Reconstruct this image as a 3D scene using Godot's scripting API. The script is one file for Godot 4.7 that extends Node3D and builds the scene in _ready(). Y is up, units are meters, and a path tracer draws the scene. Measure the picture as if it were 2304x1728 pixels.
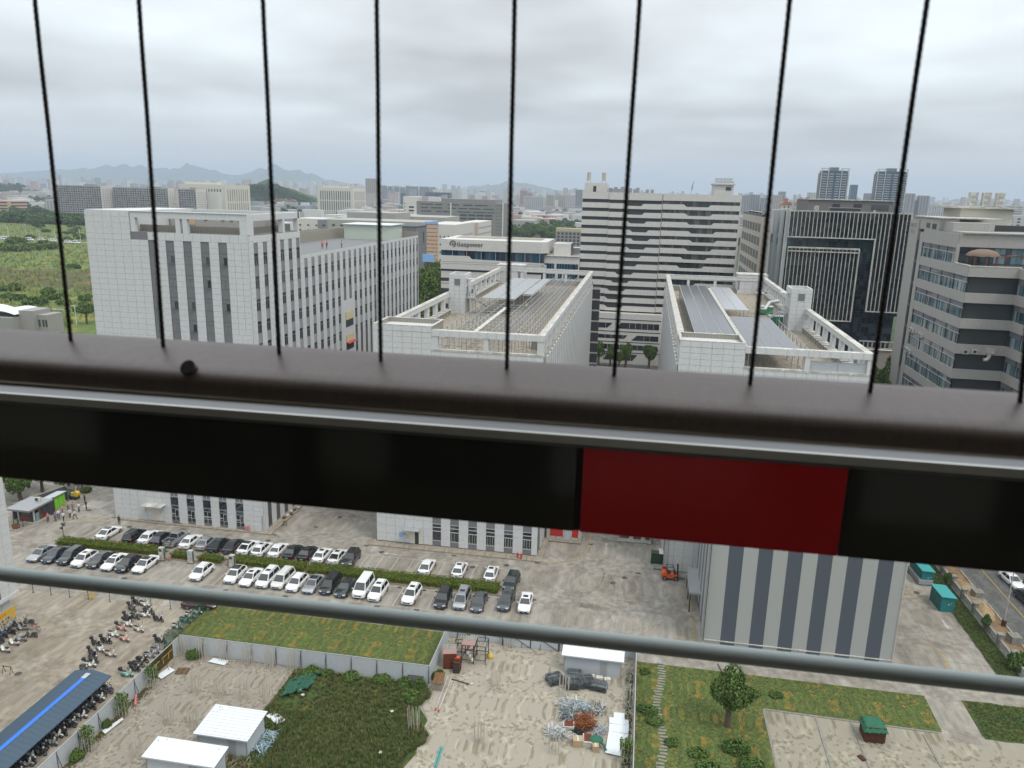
extends Node3D
const EYE := Vector3(0, 56, 0)
var M := {}
var T := {}
var rng := RandomNumberGenerator.new()
var UB: ArrayMesh      # unit box
var UC: ArrayMesh      # unit cylinder, along y
var protos := {}
class Geo:
	var v := PackedVector3Array()
	var n := PackedVector3Array()
	var c := PackedColorArray()
	var ix := PackedInt32Array()
	var col := Color(1, 1, 1)
	func quad(a: Vector3, b: Vector3, d: Vector3, e: Vector3) -> void:   # counter-clockwise as seen from outside
		var nn := (b - a).cross(d - a)
		if nn.length_squared() < 1e-14:
			nn = (d - a).cross(e - a)
		nn = nn.normalized()
		var k := v.size()
		v.append(a); v.append(b); v.append(d); v.append(e)
		for q in 4:
			n.append(nn); c.append(col)
		ix.append_array(PackedInt32Array([k, k + 2, k + 1, k, k + 3, k + 2]))
	func tri(a: Vector3, b: Vector3, d: Vector3) -> void:
		var nn := (b - a).cross(d - a).normalized()
		var k := v.size()
		v.append(a); v.append(b); v.append(d)
		for q in 3:
			n.append(nn); c.append(col)
		ix.append_array(PackedInt32Array([k, k + 2, k + 1]))
	func box(p: Vector3, s: Vector3, b := Basis(), open := "") -> void:
		var h := s * 0.5
		var q := []
		for i in 8:
			q.append(p + b * Vector3(h.x if i & 1 else -h.x, h.y if i & 2 else -h.y, h.z if i & 4 else -h.z))
		if not "f" in open: quad(q[4], q[5], q[7], q[6])
		if not "k" in open: quad(q[1], q[0], q[2], q[3])
		if not "l" in open: quad(q[0], q[4], q[6], q[2])
		if not "r" in open: quad(q[5], q[1], q[3], q[7])
		if not "t" in open: quad(q[6], q[7], q[3], q[2])
		if not "b" in open: quad(q[0], q[1], q[5], q[4])
	func lohi(x0: float, x1: float, y0: float, y1: float, z0: float, z1: float, open := "") -> void:
		box(Vector3(x0 + x1, y0 + y1, z0 + z1) * 0.5, Vector3(x1 - x0, y1 - y0, z1 - z0).abs(), Basis(), open)
	func bar(a: Vector3, b: Vector3, w: float, h := 0.0) -> void:        # a square bar from a to b
		var d := b - a
		var up := Vector3.UP if absf(d.normalized().y) < 0.95 else Vector3.RIGHT
		var x := d.cross(up).normalized()
		var y := x.cross(d).normalized()
		box((a + b) * 0.5, Vector3(w, h if h > 0 else w, d.length()), Basis(x, y, x.cross(y)))
	func tube(pts: PackedVector3Array, r: float, sides := 8, caps := true) -> void:
		var rings := []
		var x := Vector3.ZERO
		for i in pts.size():
			var d := (pts[mini(i + 1, pts.size() - 1)] - pts[maxi(i - 1, 0)]).normalized()
			if x == Vector3.ZERO:
				x = d.cross(Vector3.UP if absf(d.y) < 0.9 else Vector3.RIGHT).normalized()
			x = (x - d * x.dot(d)).normalized()
			var y := d.cross(x)
			var ring := PackedVector3Array()
			for k in sides:
				var a := TAU * k / sides
				ring.append(pts[i] + (x * cos(a) + y * sin(a)) * r)
			rings.append(ring)
		loft(rings, true, caps)
	func cyl(a: Vector3, b: Vector3, r0: float, r1: float, sides := 12, caps := true) -> void:
		var d := (b - a).normalized()
		var x := d.cross(Vector3.UP if absf(d.y) < 0.9 else Vector3.RIGHT).normalized()
		var y := d.cross(x)
		var p := PackedVector3Array()
		var q := PackedVector3Array()
		for k in sides:
			var t := TAU * k / sides
			var o := x * cos(t) + y * sin(t)
			p.append(a + o * r0); q.append(b + o * r1)
		loft([p, q], true, caps)
	func loft(rings: Array, closed := true, caps := true) -> void:       # smooth skin over rings of equal length
		var m: int = rings[0].size()
		var k := v.size()
		for i in rings.size():
			for j in m:
				v.append(rings[i][j])
				var jn: int = (j + 1) % m if closed else mini(j + 1, m - 1)
				var jp: int = (j + m - 1) % m if closed else maxi(j - 1, 0)
				var t: Vector3 = rings[i][jn] - rings[i][jp]
				var u: Vector3 = rings[mini(i + 1, rings.size() - 1)][j] - rings[maxi(i - 1, 0)][j]
				n.append(t.cross(u).normalized()); c.append(col)
		for i in rings.size() - 1:
			for j in (m if closed else m - 1):
				var a := k + i * m + j
				var b := k + i * m + (j + 1) % m
				ix.append_array(PackedInt32Array([a, a + m, b, b, a + m, b + m]))
		if caps:
			for e in [0, rings.size() - 1]:
				var mid := Vector3.ZERO
				for p in rings[e]:
					mid += p / m
				for j in (m if closed else m - 1):
					if e == 0: tri(mid, rings[e][(j + 1) % m], rings[e][j])
					else: tri(mid, rings[e][j], rings[e][(j + 1) % m])
	func prism(poly: PackedVector2Array, z0: float, z1: float, xf := Transform3D()) -> void:   # poly in xy, from z0 up to z1
		if not Geometry2D.is_polygon_clockwise(poly):
			pass
		else:
			poly.reverse()
		var t := Geometry2D.triangulate_polygon(poly)
		for i in range(0, t.size(), 3):
			var a := poly[t[i]]
			var b := poly[t[i + 1]]
			var d := poly[t[i + 2]]
			if (b - a).cross(d - a) < 0:
				var s := b
				b = d
				d = s
			tri(xf * Vector3(a.x, a.y, z1), xf * Vector3(b.x, b.y, z1), xf * Vector3(d.x, d.y, z1))
			tri(xf * Vector3(a.x, a.y, z0), xf * Vector3(d.x, d.y, z0), xf * Vector3(b.x, b.y, z0))
		for i in poly.size():
			var a := poly[i]
			var b := poly[(i + 1) % poly.size()]
			quad(xf * Vector3(a.x, a.y, z0), xf * Vector3(b.x, b.y, z0), xf * Vector3(b.x, b.y, z1), xf * Vector3(a.x, a.y, z1))
	func mesh() -> ArrayMesh:
		var am := ArrayMesh.new()
		if v.is_empty():
			return am
		var a := []
		a.resize(Mesh.ARRAY_MAX)
		a[Mesh.ARRAY_VERTEX] = v
		a[Mesh.ARRAY_NORMAL] = n
		a[Mesh.ARRAY_COLOR] = c
		a[Mesh.ARRAY_INDEX] = ix
		am.add_surface_from_arrays(Mesh.PRIMITIVE_TRIANGLES, a)
		return am
func mi(called: String, m: Mesh, mat: Material, parent: Node = null, xf := Transform3D()) -> MeshInstance3D:
	var o := MeshInstance3D.new()
	o.name = called
	o.mesh = m
	o.material_override = mat
	o.transform = xf
	(parent if parent else self).add_child(o, true)
	return o
func put(called: String, g: Geo, mat: Material, parent: Node = null) -> MeshInstance3D:
	return mi(called, g.mesh(), mat, parent)
func bx(called: String, parent: Node, p: Vector3, s: Vector3, mat: Material, b := Basis()) -> MeshInstance3D:
	return mi(called, UB, mat, parent, Transform3D(b.scaled_local(s), p))
func rod(called: String, parent: Node, a: Vector3, b: Vector3, r: float, mat: Material) -> MeshInstance3D:
	var d := b - a
	var y := d.normalized()
	var x := y.cross(Vector3.FORWARD if absf(y.z) < 0.9 else Vector3.RIGHT).normalized()
	return mi(called, UC, mat, parent, Transform3D(Basis(x * r, d, x.cross(y) * r), (a + b) * 0.5))
func tag(o: Node3D, label: String, category: String, group := "", kind := "") -> Node3D:
	if label: o.set_meta("label", label)
	if category: o.set_meta("category", category)
	if group: o.set_meta("group", group)
	if kind: o.set_meta("kind", kind)
	return o
func thing(called: String, label: String, category: String, at := Vector3.ZERO, turn := 0.0, group := "") -> Node3D:
	var o := Node3D.new()
	o.name = called
	add_child(o, true)
	o.position = at
	o.rotation.y = turn
	return tag(o, label, category, group)
func struct(called: String, g: Geo, mat: Material, label := "") -> MeshInstance3D:
	var o := put(called, g, mat)
	tag(o, label, "", "", "structure")
	return o
func dup(src: Node3D, at: Vector3, turn: float, label: String, group := "") -> Node3D:
	var o: Node3D = src.duplicate()
	o.name = String(src.name).rstrip("0123456789")
	add_child(o, true)
	o.position = at
	o.rotation = Vector3(0, turn, 0)
	if label: o.set_meta("label", label)
	if group: o.set_meta("group", group)
	return o
func paint(o: Node, names: Array, mat: Material) -> void:
	for k in o.get_children():
		if String(k.name).rstrip("0123456789") in names and k is MeshInstance3D:
			k.material_override = mat
func lin(r: float, g: float, b: float) -> Color:
	return Color(r, g, b).linear_to_srgb()
func mat(key: String, r: float, g: float, b: float, rough := 0.8, metal := 0.0, tex: Texture2D = null, scale := 0.2, spec := 0.5) -> StandardMaterial3D:
	var m := StandardMaterial3D.new()
	m.resource_name = key
	m.albedo_color = lin(r, g, b)
	m.roughness = rough
	m.metallic = metal
	m.metallic_specular = spec
	if tex:
		m.albedo_texture = tex
		m.uv1_triplanar = true
		m.uv1_world_triplanar = true
		m.uv1_scale = Vector3(scale, scale, scale)
	M[key] = m
	return m
func vmat(key: String, rough := 0.8, metal := 0.0, spec := 0.5) -> StandardMaterial3D:   # colours come from the vertices (linear values)
	var m := StandardMaterial3D.new()
	m.resource_name = key
	m.vertex_color_use_as_albedo = true
	m.roughness = rough
	m.metallic = metal
	m.metallic_specular = spec
	M[key] = m
	return m
func noise(sd: int, f: float, oct := 4) -> FastNoiseLite:
	var n := FastNoiseLite.new()
	n.seed = sd
	n.noise_type = FastNoiseLite.TYPE_SIMPLEX_SMOOTH
	n.frequency = f
	n.fractal_type = FastNoiseLite.FRACTAL_FBM
	n.fractal_octaves = oct
	return n
func texture(key: String, size: int, f: Callable) -> void:
	var im := Image.create(size, size, false, Image.FORMAT_RGB8)
	for y in size:
		for x in size:
			im.set_pixel(x, y, f.call(x, y))
	T[key] = ImageTexture.create_from_image(im)
func ring3(n: FastNoiseLite, x: float, y: float, size: float, r: float, dy := 1.0) -> float:   # noise that repeats seamlessly over the texture
	var a := TAU * x / size
	var b := TAU * y / size
	return n.get_noise_3d(r * cos(a) + 7.0 * sin(b * dy), r * sin(a) + 3.0 * cos(b * dy), r * sin(b) + 5.0 * cos(b))
func make_textures() -> void:
	var n1 := noise(11, 0.05, 5)
	var n2 := noise(12, 0.35, 3)
	var n3 := noise(13, 0.02, 4)
	texture("dirt", 512, func(x, y):
		var a := ring3(n1, x, y, 512, 60.0) * 0.5 + 0.5
		var b := ring3(n2, x, y, 512, 90.0)
		var s := ring3(n3, x, y, 512, 40.0)
		var w := clampf(0.80 + 0.34 * (a - 0.5) + 0.10 * b + 0.12 * s, 0.3, 1.0)
		return Color(w, w * (0.985 + 0.02 * s), w * (0.955 + 0.05 * s)))
	texture("fine", 256, func(x, y):
		var w := clampf(0.93 + 0.10 * ring3(n2, x, y, 256, 90.0) + 0.05 * ring3(n1, x, y, 256, 60.0), 0.0, 1.0)
		return Color(w, w, w))
	texture("stain", 512, func(x, y):
		var a := ring3(n1, x, y, 512, 70.0)
		var b := ring3(n3, x, y, 512, 90.0)
		var c := ring3(n2, x, y, 512, 120.0)
		var d := smoothstep(0.05, 0.45, a + 0.5 * b)
		var l := smoothstep(0.1, 0.5, b - 0.3 * a)
		var w := clampf(0.86 - 0.15 * d + 0.08 * l + 0.05 * c, 0.2, 1.0)
		return Color(w, w * (0.975 - 0.02 * d + 0.01 * l), w * (0.93 - 0.06 * d)))
	texture("grass", 512, func(x, y):
		var a := ring3(n1, x, y, 512, 55.0)
		var b := ring3(n2, x, y, 512, 150.0)
		var s := ring3(n3, x, y, 512, 60.0)
		var dry := smoothstep(0.0, 0.5, s + 0.4 * a)
		var w := clampf(0.72 + 0.22 * a + 0.24 * b, 0.2, 1.0)
		return Color(w * (0.72 + 0.28 * dry), w * (0.84 + 0.06 * dry), w * 0.62))
	texture("streak", 512, func(x, y):
		var a := ring3(n1, x * 8.0, y * 0.25, 512, 40.0)
		var b := ring3(n2, x * 3.0, y * 0.5, 512, 60.0)
		var w := clampf(0.86 - 0.35 * smoothstep(0.0, 0.5, a) + 0.1 * b, 0.2, 1.0)
		return Color(w, w * 0.98, w * 0.94))
	texture("rust", 256, func(x, y):
		var a := ring3(n1, x, y, 256, 60.0)
		var b := ring3(n2, x, y, 256, 120.0)
		var w := clampf(0.7 + 0.4 * a + 0.2 * b, 0.15, 1.0)
		return Color(w, w * 0.85, w * 0.7))
func make_materials() -> void:
	var white := mat("white_panel", 0.62, 0.63, 0.63, 0.45, 0.0, T.fine, 0.15)
	mat("white_cap", 0.70, 0.70, 0.68, 0.6, 0.0, T.dirt, 0.11)
	mat("joint", 0.16, 0.165, 0.17)
	mat("grey_panel", 0.15, 0.155, 0.165, 0.5)
	mat("louvre", 0.30, 0.31, 0.32, 0.5)
	mat("glass_dark", 0.022, 0.026, 0.032, 0.06, 0.0, null, 1.0, 0.8)
	mat("glass_mid", 0.05, 0.06, 0.07, 0.08, 0.0, null, 1.0, 0.8)
	mat("alu", 0.50, 0.51, 0.52, 0.4, 0.3)
	mat("dark_metal", 0.05, 0.055, 0.06, 0.5, 0.3)
	mat("steel", 0.36, 0.37, 0.38, 0.45, 0.5)
	mat("galv", 0.42, 0.44, 0.45, 0.5, 0.4)
	mat("roof_deck", 0.36, 0.33, 0.29, 0.9, 0.0, T.stain, 0.06)
	mat("parapet", 0.42, 0.41, 0.38, 0.9, 0.0, T.streak, 0.25)
	mat("solar", 0.085, 0.09, 0.10, 0.16, 0.1, null, 1.0, 0.9)
	mat("solar_pale", 0.30, 0.31, 0.32, 0.25, 0.1, null, 1.0, 0.9)
	mat("solar_frame", 0.5, 0.51, 0.52, 0.4, 0.4)
	mat("concrete", 0.40, 0.375, 0.34, 0.9, 0.0, T.dirt, 0.045)
	mat("concrete_warm", 0.43, 0.385, 0.325, 0.9, 0.0, T.dirt, 0.05)
	mat("concrete_site", 0.345, 0.325, 0.295, 0.95, 0.0, T.stain, 0.085)
	mat("concrete_lot", 0.42, 0.40, 0.36, 0.95, 0.0, T.stain, 0.07)
	mat("concrete_old", 0.37, 0.355, 0.31, 0.95, 0.0, T.stain, 0.06)
	mat("kerb", 0.42, 0.38, 0.32, 0.9, 0.0, T.dirt, 0.3)
	mat("asphalt", 0.16, 0.165, 0.165, 0.9, 0.0, T.dirt, 0.12)
	mat("lawn", 0.31, 0.30, 0.13, 1.0, 0.0, T.grass, 0.10)
	mat("lawn_dark", 0.15, 0.19, 0.065, 1.0, 0.0, T.grass, 0.09)
	mat("field", 0.36, 0.39, 0.14, 1.0, 0.0, T.grass, 0.011)
	mat("field_dry", 0.26, 0.20, 0.095, 1.0, 0.0, T.grass, 0.013)
	mat("land", 0.16, 0.17, 0.12, 1.0, 0.0, T.grass, 0.002)
	mat("soil", 0.30, 0.20, 0.12, 1.0, 0.0, T.dirt, 0.3)
	mat("sand", 0.46, 0.33, 0.19, 1.0, 0.0, T.dirt, 0.4)
	mat("paint_white", 0.66, 0.65, 0.62, 0.8, 0.0, T.dirt, 0.5)
	mat("paint_yellow", 0.58, 0.42, 0.13, 0.8, 0.0, T.dirt, 0.5)
	mat("iron", 0.07, 0.065, 0.06, 0.8)
	mat("stripe_light", 0.40, 0.41, 0.40, 0.45)
	mat("stripe_dark", 0.095, 0.11, 0.135, 0.45)
	mat("hoarding", 0.50, 0.53, 0.56, 0.55, 0.0, T.fine, 0.2)
	mat("white_sheet", 0.72, 0.75, 0.77, 0.5, 0.0, T.fine, 0.3)
	mat("shed_wall", 0.40, 0.43, 0.46, 0.6)
	mat("rubber", 0.02, 0.02, 0.02, 0.9)
	mat("rim", 0.30, 0.30, 0.31, 0.35, 0.6)
	mat("car_glass", 0.012, 0.014, 0.016, 0.05, 0.0, null, 1.0, 0.8)
	mat("lamp_white", 0.6, 0.62, 0.64, 0.1)
	mat("lamp_red", 0.25, 0.012, 0.01, 0.2)
	mat("plate", 0.10, 0.22, 0.5, 0.5)
	mat("plate_green", 0.25, 0.55, 0.35, 0.5)
	mat("black_trim", 0.02, 0.02, 0.021, 0.5)
	mat("seat_black", 0.025, 0.024, 0.024, 0.7)
	mat("teal", 0.02, 0.19, 0.19, 0.5, 0.0, T.fine, 0.5)
	mat("teal_roof", 0.06, 0.36, 0.36, 0.5, 0.0, T.fine, 0.5)
	mat("rust", 0.24, 0.085, 0.035, 0.9, 0.0, T.rust, 0.6)
	mat("brown_box", 0.13, 0.055, 0.035, 0.85, 0.0, T.rust, 0.5)
	mat("net_green", 0.02, 0.115, 0.065, 0.9)
	mat("navy_sheet", 0.048, 0.085, 0.125, 0.6, 0.0, T.fine, 0.4)
	mat("blue_tape", 0.03, 0.16, 0.62, 0.5)
	mat("rebar", 0.42, 0.385, 0.32, 0.9)
	mat("trunk", 0.10, 0.075, 0.05, 0.95)
	mat("stone", 0.34, 0.34, 0.31, 0.95, 0.0, T.dirt, 0.6)
	mat("wood", 0.30, 0.22, 0.13, 0.85, 0.0, T.rust, 0.5)
	mat("red", 0.42, 0.02, 0.02, 0.5)
	mat("pink", 0.52, 0.16, 0.18, 0.6)
	mat("orange", 0.62, 0.10, 0.02, 0.4)
	mat("yellow", 0.62, 0.40, 0.03, 0.5)
	mat("lime", 0.20, 0.52, 0.04, 0.5)
	mat("hi_vis", 0.50, 0.75, 0.05, 0.7)
	mat("blue_sign", 0.20, 0.38, 0.66, 0.5)
	mat("cream", 0.56, 0.53, 0.46, 0.7)
	mat("grey_wall", 0.38, 0.37, 0.345, 0.75, 0.0, T.fine, 0.15)
	mat("dorm_grey", 0.22, 0.225, 0.23, 0.8)
	mat("office_white", 0.64, 0.62, 0.585, 0.5, 0.0, T.fine, 0.1)
	mat("beige", 0.46, 0.42, 0.365, 0.7, 0.0, T.fine, 0.1)
	mat("dark_slit", 0.035, 0.04, 0.045, 0.5)
	mat("charcoal", 0.04, 0.042, 0.047, 0.45)
	mat("brick_red", 0.16, 0.05, 0.035, 0.7)
	vmat("glass_v", 0.08, 0.0, 0.8)
	vmat("leaf", 0.75, 0.0, 0.3)
	vmat("cloth", 0.85)
	vmat("matte", 0.85)
	vmat("scrap", 0.5, 0.25)
func _ready() -> void:
	rng.seed = 20240611
	var cam := Camera3D.new()
	cam.name = "camera"
	add_child(cam)
	cam.transform = Transform3D(Basis(Vector3.UP, deg_to_rad(9.45)) * Basis(Vector3.RIGHT, -atan(432.0 / 1750.0)) * Basis(Vector3.BACK, deg_to_rad(1.43)), EYE)
	var lens := CameraAttributesPhysical.new()
	lens.frustum_focal_length = 24.0 / (2.0 * 864.0 / 1750.0)
	lens.frustum_near = 0.02
	lens.frustum_far = 30000.0
	lens.frustum_focus_distance = 180.0
	lens.exposure_aperture = 20.0
	cam.attributes = lens
	cam.fov = rad_to_deg(2.0 * atan(864.0 / 1750.0))
	cam.near = 0.02
	cam.far = 30000.0
	var we := WorldEnvironment.new()
	we.name = "environment"
	var env := Environment.new()
	env.background_mode = Environment.BG_SKY
	env.tonemap_mode = Environment.TONE_MAPPER_LINEAR
	env.tonemap_exposure = 1.28
	env.background_energy_multiplier = 1.75
	env.sdfgi_enabled = true
	env.ssao_enabled = true
	env.ssil_enabled = true
	env.fog_enabled = true
	env.fog_density = 0.00011
	env.fog_light_color = Color(0.80, 0.86, 0.93)
	var sky := Sky.new()
	var pano := PanoramaSkyMaterial.new()
	pano.panorama = overcast_sky()
	sky.sky_material = pano
	env.sky = sky
	we.environment = env
	add_child(we)
	var sun := DirectionalLight3D.new()
	sun.name = "sun"
	sun.light_energy = 0.42
	sun.light_color = Color(1.0, 0.97, 0.93)
	sun.light_angular_distance = 14.0
	sun.shadow_enabled = true
	add_child(sun)
	sun.look_at_from_position(Vector3.ZERO, Vector3(-0.55, -1.0, -0.35), Vector3.UP)
	UB = BoxMesh.new() if false else unit_box()
	var gc := Geo.new()
	gc.cyl(Vector3(0, -0.5, 0), Vector3(0, 0.5, 0), 1.0, 1.0, 10)
	UC = gc.mesh()
	make_textures()
	make_materials()
	make_crowns()
	setting()
	window_rail()
	factory_a()
	factory_b(false)
	factory_b(true)
	stepped_office()
	logo_office()
	glass_tower()
	grey_building()
	middle_distance()
	far_city()
	left_building()
	warehouse()
	gate_area()
	parking()
	scooter_lot()
	site()
	right_side()
	greenery()
	people()
func unit_box() -> ArrayMesh:
	var g := Geo.new()
	g.box(Vector3.ZERO, Vector3.ONE)
	return g.mesh()
func overcast_sky() -> ImageTexture:
	var w := 2048
	var h := 1024
	var im := Image.create(w, h, false, Image.FORMAT_RGB8)
	var nb := noise(71, 0.11, 5)
	var nf := noise(72, 0.5, 4)
	var nl := noise(73, 0.9, 3)
	for y in h:
		var el := PI * (0.5 - (y + 0.5) / h)
		var s := sin(el)
		if s <= -0.02:
			im.fill_rect(Rect2i(0, y, w, h - y), Color(0.45, 0.46, 0.46))
			break
		for x in w:
			var az := TAU * (x + 0.5) / w
			var d := Vector3(sin(az) * cos(el), maxf(s, 0.012), -cos(az) * cos(el))
			var p := Vector2(d.x, d.z) / (d.y + 0.09)
			var a := nb.get_noise_3d(p.x * 3.0, p.y * 3.0, 2.0) * 0.5 + 0.5
			var b := nf.get_noise_3d(p.x * 2.2, p.y * 2.2, 9.0)
			var c := nl.get_noise_3d(d.x * 1.4, d.y * 5.0, d.z * 1.4)
			var thick := clampf(a + 0.16 * b + 0.22 * c, 0.0, 1.0)
			var fade := smoothstep(0.01, 0.11, s)
			var lum := 0.315 * (1.0 + 2.0 * s) / 1.06
			lum *= lerpf(1.0, 1.48 - 0.98 * thick, fade)
			var blue := lerpf(0.055, 0.035 + 0.05 * (1.0 - thick), fade)
			im.set_pixel(x, y, Color(lum * (1.0 - blue), lum * (1.0 + 0.1 * blue), lum * (1.0 + 0.75 * blue)).linear_to_srgb())
	return ImageTexture.create_from_image(im)
func flat(called: String, pts: Array, y: float, m: Material, label := "") -> MeshInstance3D:
	var g := Geo.new()
	var poly := PackedVector2Array()
	for p in pts:
		poly.append(Vector2(p[0], p[1]))
	if Geometry2D.is_polygon_clockwise(poly):
		poly.reverse()
	var t := Geometry2D.triangulate_polygon(poly)
	for i in range(0, t.size(), 3):
		var q := []
		for k in 3:
			q.append(Vector3(poly[t[i + k]].x, y, poly[t[i + k]].y))
		if (q[1] - q[0]).cross(q[2] - q[0]).y < 0:
			q.reverse()
		g.tri(q[0], q[1], q[2])
	return struct(called, g, m, label)
func rect(called: String, x0: float, x1: float, z0: float, z1: float, y: float, m: Material, label := "") -> MeshInstance3D:
	return flat(called, [[x0, z0], [x1, z0], [x1, z1], [x0, z1]], y, m, label)
func lines(called: String, segs: Array, w: float, y: float, m: Material) -> void:   # painted lines, one mesh
	var g := Geo.new()
	for s in segs:
		var a := Vector3(s[0], y, s[1])
		var b := Vector3(s[2], y, s[3])
		var d := (b - a).normalized()
		var o := Vector3(-d.z, 0, d.x) * w * 0.5
		g.quad(a - o, a + o, b + o, b - o)
		if g.n[g.n.size() - 1].y < 0:
			for k in 4:
				g.n[g.n.size() - 1 - k] = Vector3.UP
	struct(called, g, m)
func wobbly(x0: float, x1: float, z0: float, z1: float, amp: float, step: float, sd: int) -> Array:   # a rectangle with an uneven edge
	var n := noise(sd, 0.15, 3)
	var out := []
	var c := [Vector2(x0, z0), Vector2(x1, z0), Vector2(x1, z1), Vector2(x0, z1)]
	for k in 4:
		var a: Vector2 = c[k]
		var b: Vector2 = c[(k + 1) % 4]
		var steps := maxi(1, int(a.distance_to(b) / step))
		for i in steps:
			var p := a.lerp(b, float(i) / steps)
			out.append([p.x + amp * n.get_noise_2d(p.x * 3, p.y * 3), p.y + amp * n.get_noise_2d(p.y * 3 + 50, p.x * 3)])
	return out
func setting() -> void:
	rect("ground", -14000, 14000, -15000, 400, -0.30, M.land, "green and built-up plain reaching to the horizon")
	rect("yard_pavement", -150, 50.2, -420, -20, -0.10, M.concrete, "pale concrete pavement of the factory compound")
	rect("road", 51.8, 80, -480, 60, -0.06, M.asphalt, "grey asphalt road beyond the right-hand wall")
	rect("street", -120, 150, -262, -216, -0.07, M.asphalt)
	flat("field", wobbly(-1100, -106, -925, -214, 14, 12, 5), -0.20, M.field, "overgrown green field behind the left-hand factory")
	flat("field_dry_grass", wobbly(-700, -120, -447, -368, 22, 9, 6), -0.10, M.field_dry, "band of dry brown grass across the field")
	rect("field_track", -600, -190, -309, -305, -0.05, M.concrete)
	rect("field_road", -1200, -300, -668, -660, -0.05, M.concrete)
	rect("scooter_lot_pavement", -90, -53.7, -86.6, -20, -0.06, M.concrete_warm)
	rect("site_slab", -53.6, -38.2, -77.1, -20, -0.03, M.concrete_site, "rough grey concrete slab of the building site")
	flat("site_yard", [[-21.9, -87.2], [1.9, -87.2], [1.9, -20], [-22.2, -20], [-21.4, -58], [-20.6, -63.5], [-19.9, -65.8], [-20.4, -68], [-20.2, -71], [-21.8, -74]], -0.02, M.concrete_lot, "pale worn concrete of the scrap yard")
	flat("weed_soil", [[-38.2, -77.0], [-21.7, -77.0], [-21.7, -73], [-20.2, -71], [-20.4, -68], [-19.9, -65.8], [-20.6, -63.5], [-21.4, -58], [-22.2, -20], [-38.2, -20]], -0.035, M.lawn_dark)
	flat("lawn", wobbly(-55.9, -22.1, -88.2, -77.4, 0.25, 1.2, 8), 0.03, M.lawn, "mown lawn above the white hoarding")
	flat("kerb_strip", [[-57, -89.2], [-22, -89.2], [-22, -88.5], [-57, -88.5]], 0.015, M.kerb)
	flat("side_lawn", [[2.1, -86.8], [35.3, -86.8], [35.1, -80.3], [16.2, -80.6], [15.9, -20], [2.1, -20]], 0.02, M.lawn, "lawn beside the scrap yard fence")
	flat("corner_lawn", wobbly(39.3, 50, -86.8, -80.0, 0.3, 1.0, 9), 0.02, M.lawn_dark)
	flat("old_floor_slab", wobbly(16.0, 46, -80.5, -20, 0.35, 1.0, 10), -0.02, M.concrete_old, "stained concrete floor of a demolished shed")
	flat("garden_path", [[35.3, -86.8], [39.3, -86.8], [39.2, -79.0], [34.9, -79.0]], 0.005, M.concrete)
	flat("verge", wobbly(45.7, 48.3, -126, -92.4, 0.2, 1.0, 11), 0.02, M.lawn_dark, "grass verge inside the perimeter wall")
	rect("building_strip", 48.9, 51.8, -160, -86, 0.0, M.soil)
	for k in [[-86.3, -58.2, "factory_apron"], [-41.2, -13.0, "factory_apron"]]:
		var g := Geo.new()
		g.lohi(k[0], k[1], -0.1, 0.12, -113.0, -110.6)
		g.lohi(k[1] - 1.5, k[1], -0.1, 0.12, -205.0, -113.0)
		struct(k[2], g, M.kerb, "raised concrete apron along the foot of the factory")
	var gr := Geo.new()
	for f in [[16.3, -80.4, 16.4, -60.0], [16.3, -80.4, 34.6, -80.1], [21.9, -80.2, 21.8, -60.0], [25.6, -80.3, 25.9, -60.0], [32.9, -79.5, 33.6, -60.0]]:
		gr.bar(Vector3(f[0], 0.0, f[1]), Vector3(f[2], 0.0, f[3]), 0.22, 0.12)
	struct("slab_ribs", gr, M.stone)
	var seg := []
	for k in 30:
		var x := -90.6 + 2.46 * k
		if x > -17.2: break
		seg.append([x, -93.3, x, -98.6])
	seg.append([-92.0, -93.3, -17.0, -93.3])
	seg.append([-59, -98.4, -17.0, -98.6])
	for k in 28:
		var x := -87.0 + 2.47 * k
		if x > -18: break
		seg.append([x, -102.1, x, -107.4])
	seg.append([-88, -107.4, -18.3, -107.4])
	lines("bay_lines", seg, 0.11, -0.075, M.paint_white)
	seg = []
	for k in 6:
		seg.append([-95.6 + 0.62 * k, -114.2, -95.6 + 0.62 * k - 0.15, -117.2])
	lines("zebra_crossing", seg, 0.36, -0.075, M.paint_white)
	seg = [[-6.2, -118.0, -6.2, -140], [-0.9, -118.0, -0.9, -140], [9.4, -110, 9.4, -92.8], [-62, -66, -68.8, -66.3], [-62, -64.5, -70, -64.6], [-62, -62.8, -70, -62.9], [-63.8, -66.3, -63.6, -60], [-66.3, -66.3, -66.2, -60], [-68.7, -66.3, -68.6, -60], [-63.9, -91.0, -60.5, -79.0], [-88, -110, -96, -108.6], [43.6, -113.8, 36.0, -113.4], [43.6, -112.6, 36.0, -112.4], [43.6, -111.4, 36.0, -111.2]]
	for k in 10:   # the two curved kerb lines
		var a := PI * 0.5 * k / 10.0
		var b := PI * 0.5 * (k + 1) / 10.0
		seg.append([-13.7 + 7.5 * sin(a), -118.0 + 7.4 * cos(a), -13.7 + 7.5 * sin(b), -118.0 + 7.4 * cos(b)])
		seg.append([36.5 + 4.0 * sin(a + 0.6), -96.0 + 5.0 * cos(a + 0.6), 36.5 + 4.0 * sin(b + 0.6), -96.0 + 5.0 * cos(b + 0.6)])
	lines("yellow_lines", seg, 0.16, -0.07, M.paint_yellow)
	lines("road_centre_line", [[55.3, -125, 55.3, -85], [55.3, -330, 55.3, -127]], 0.16, -0.04, M.paint_yellow)
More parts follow.
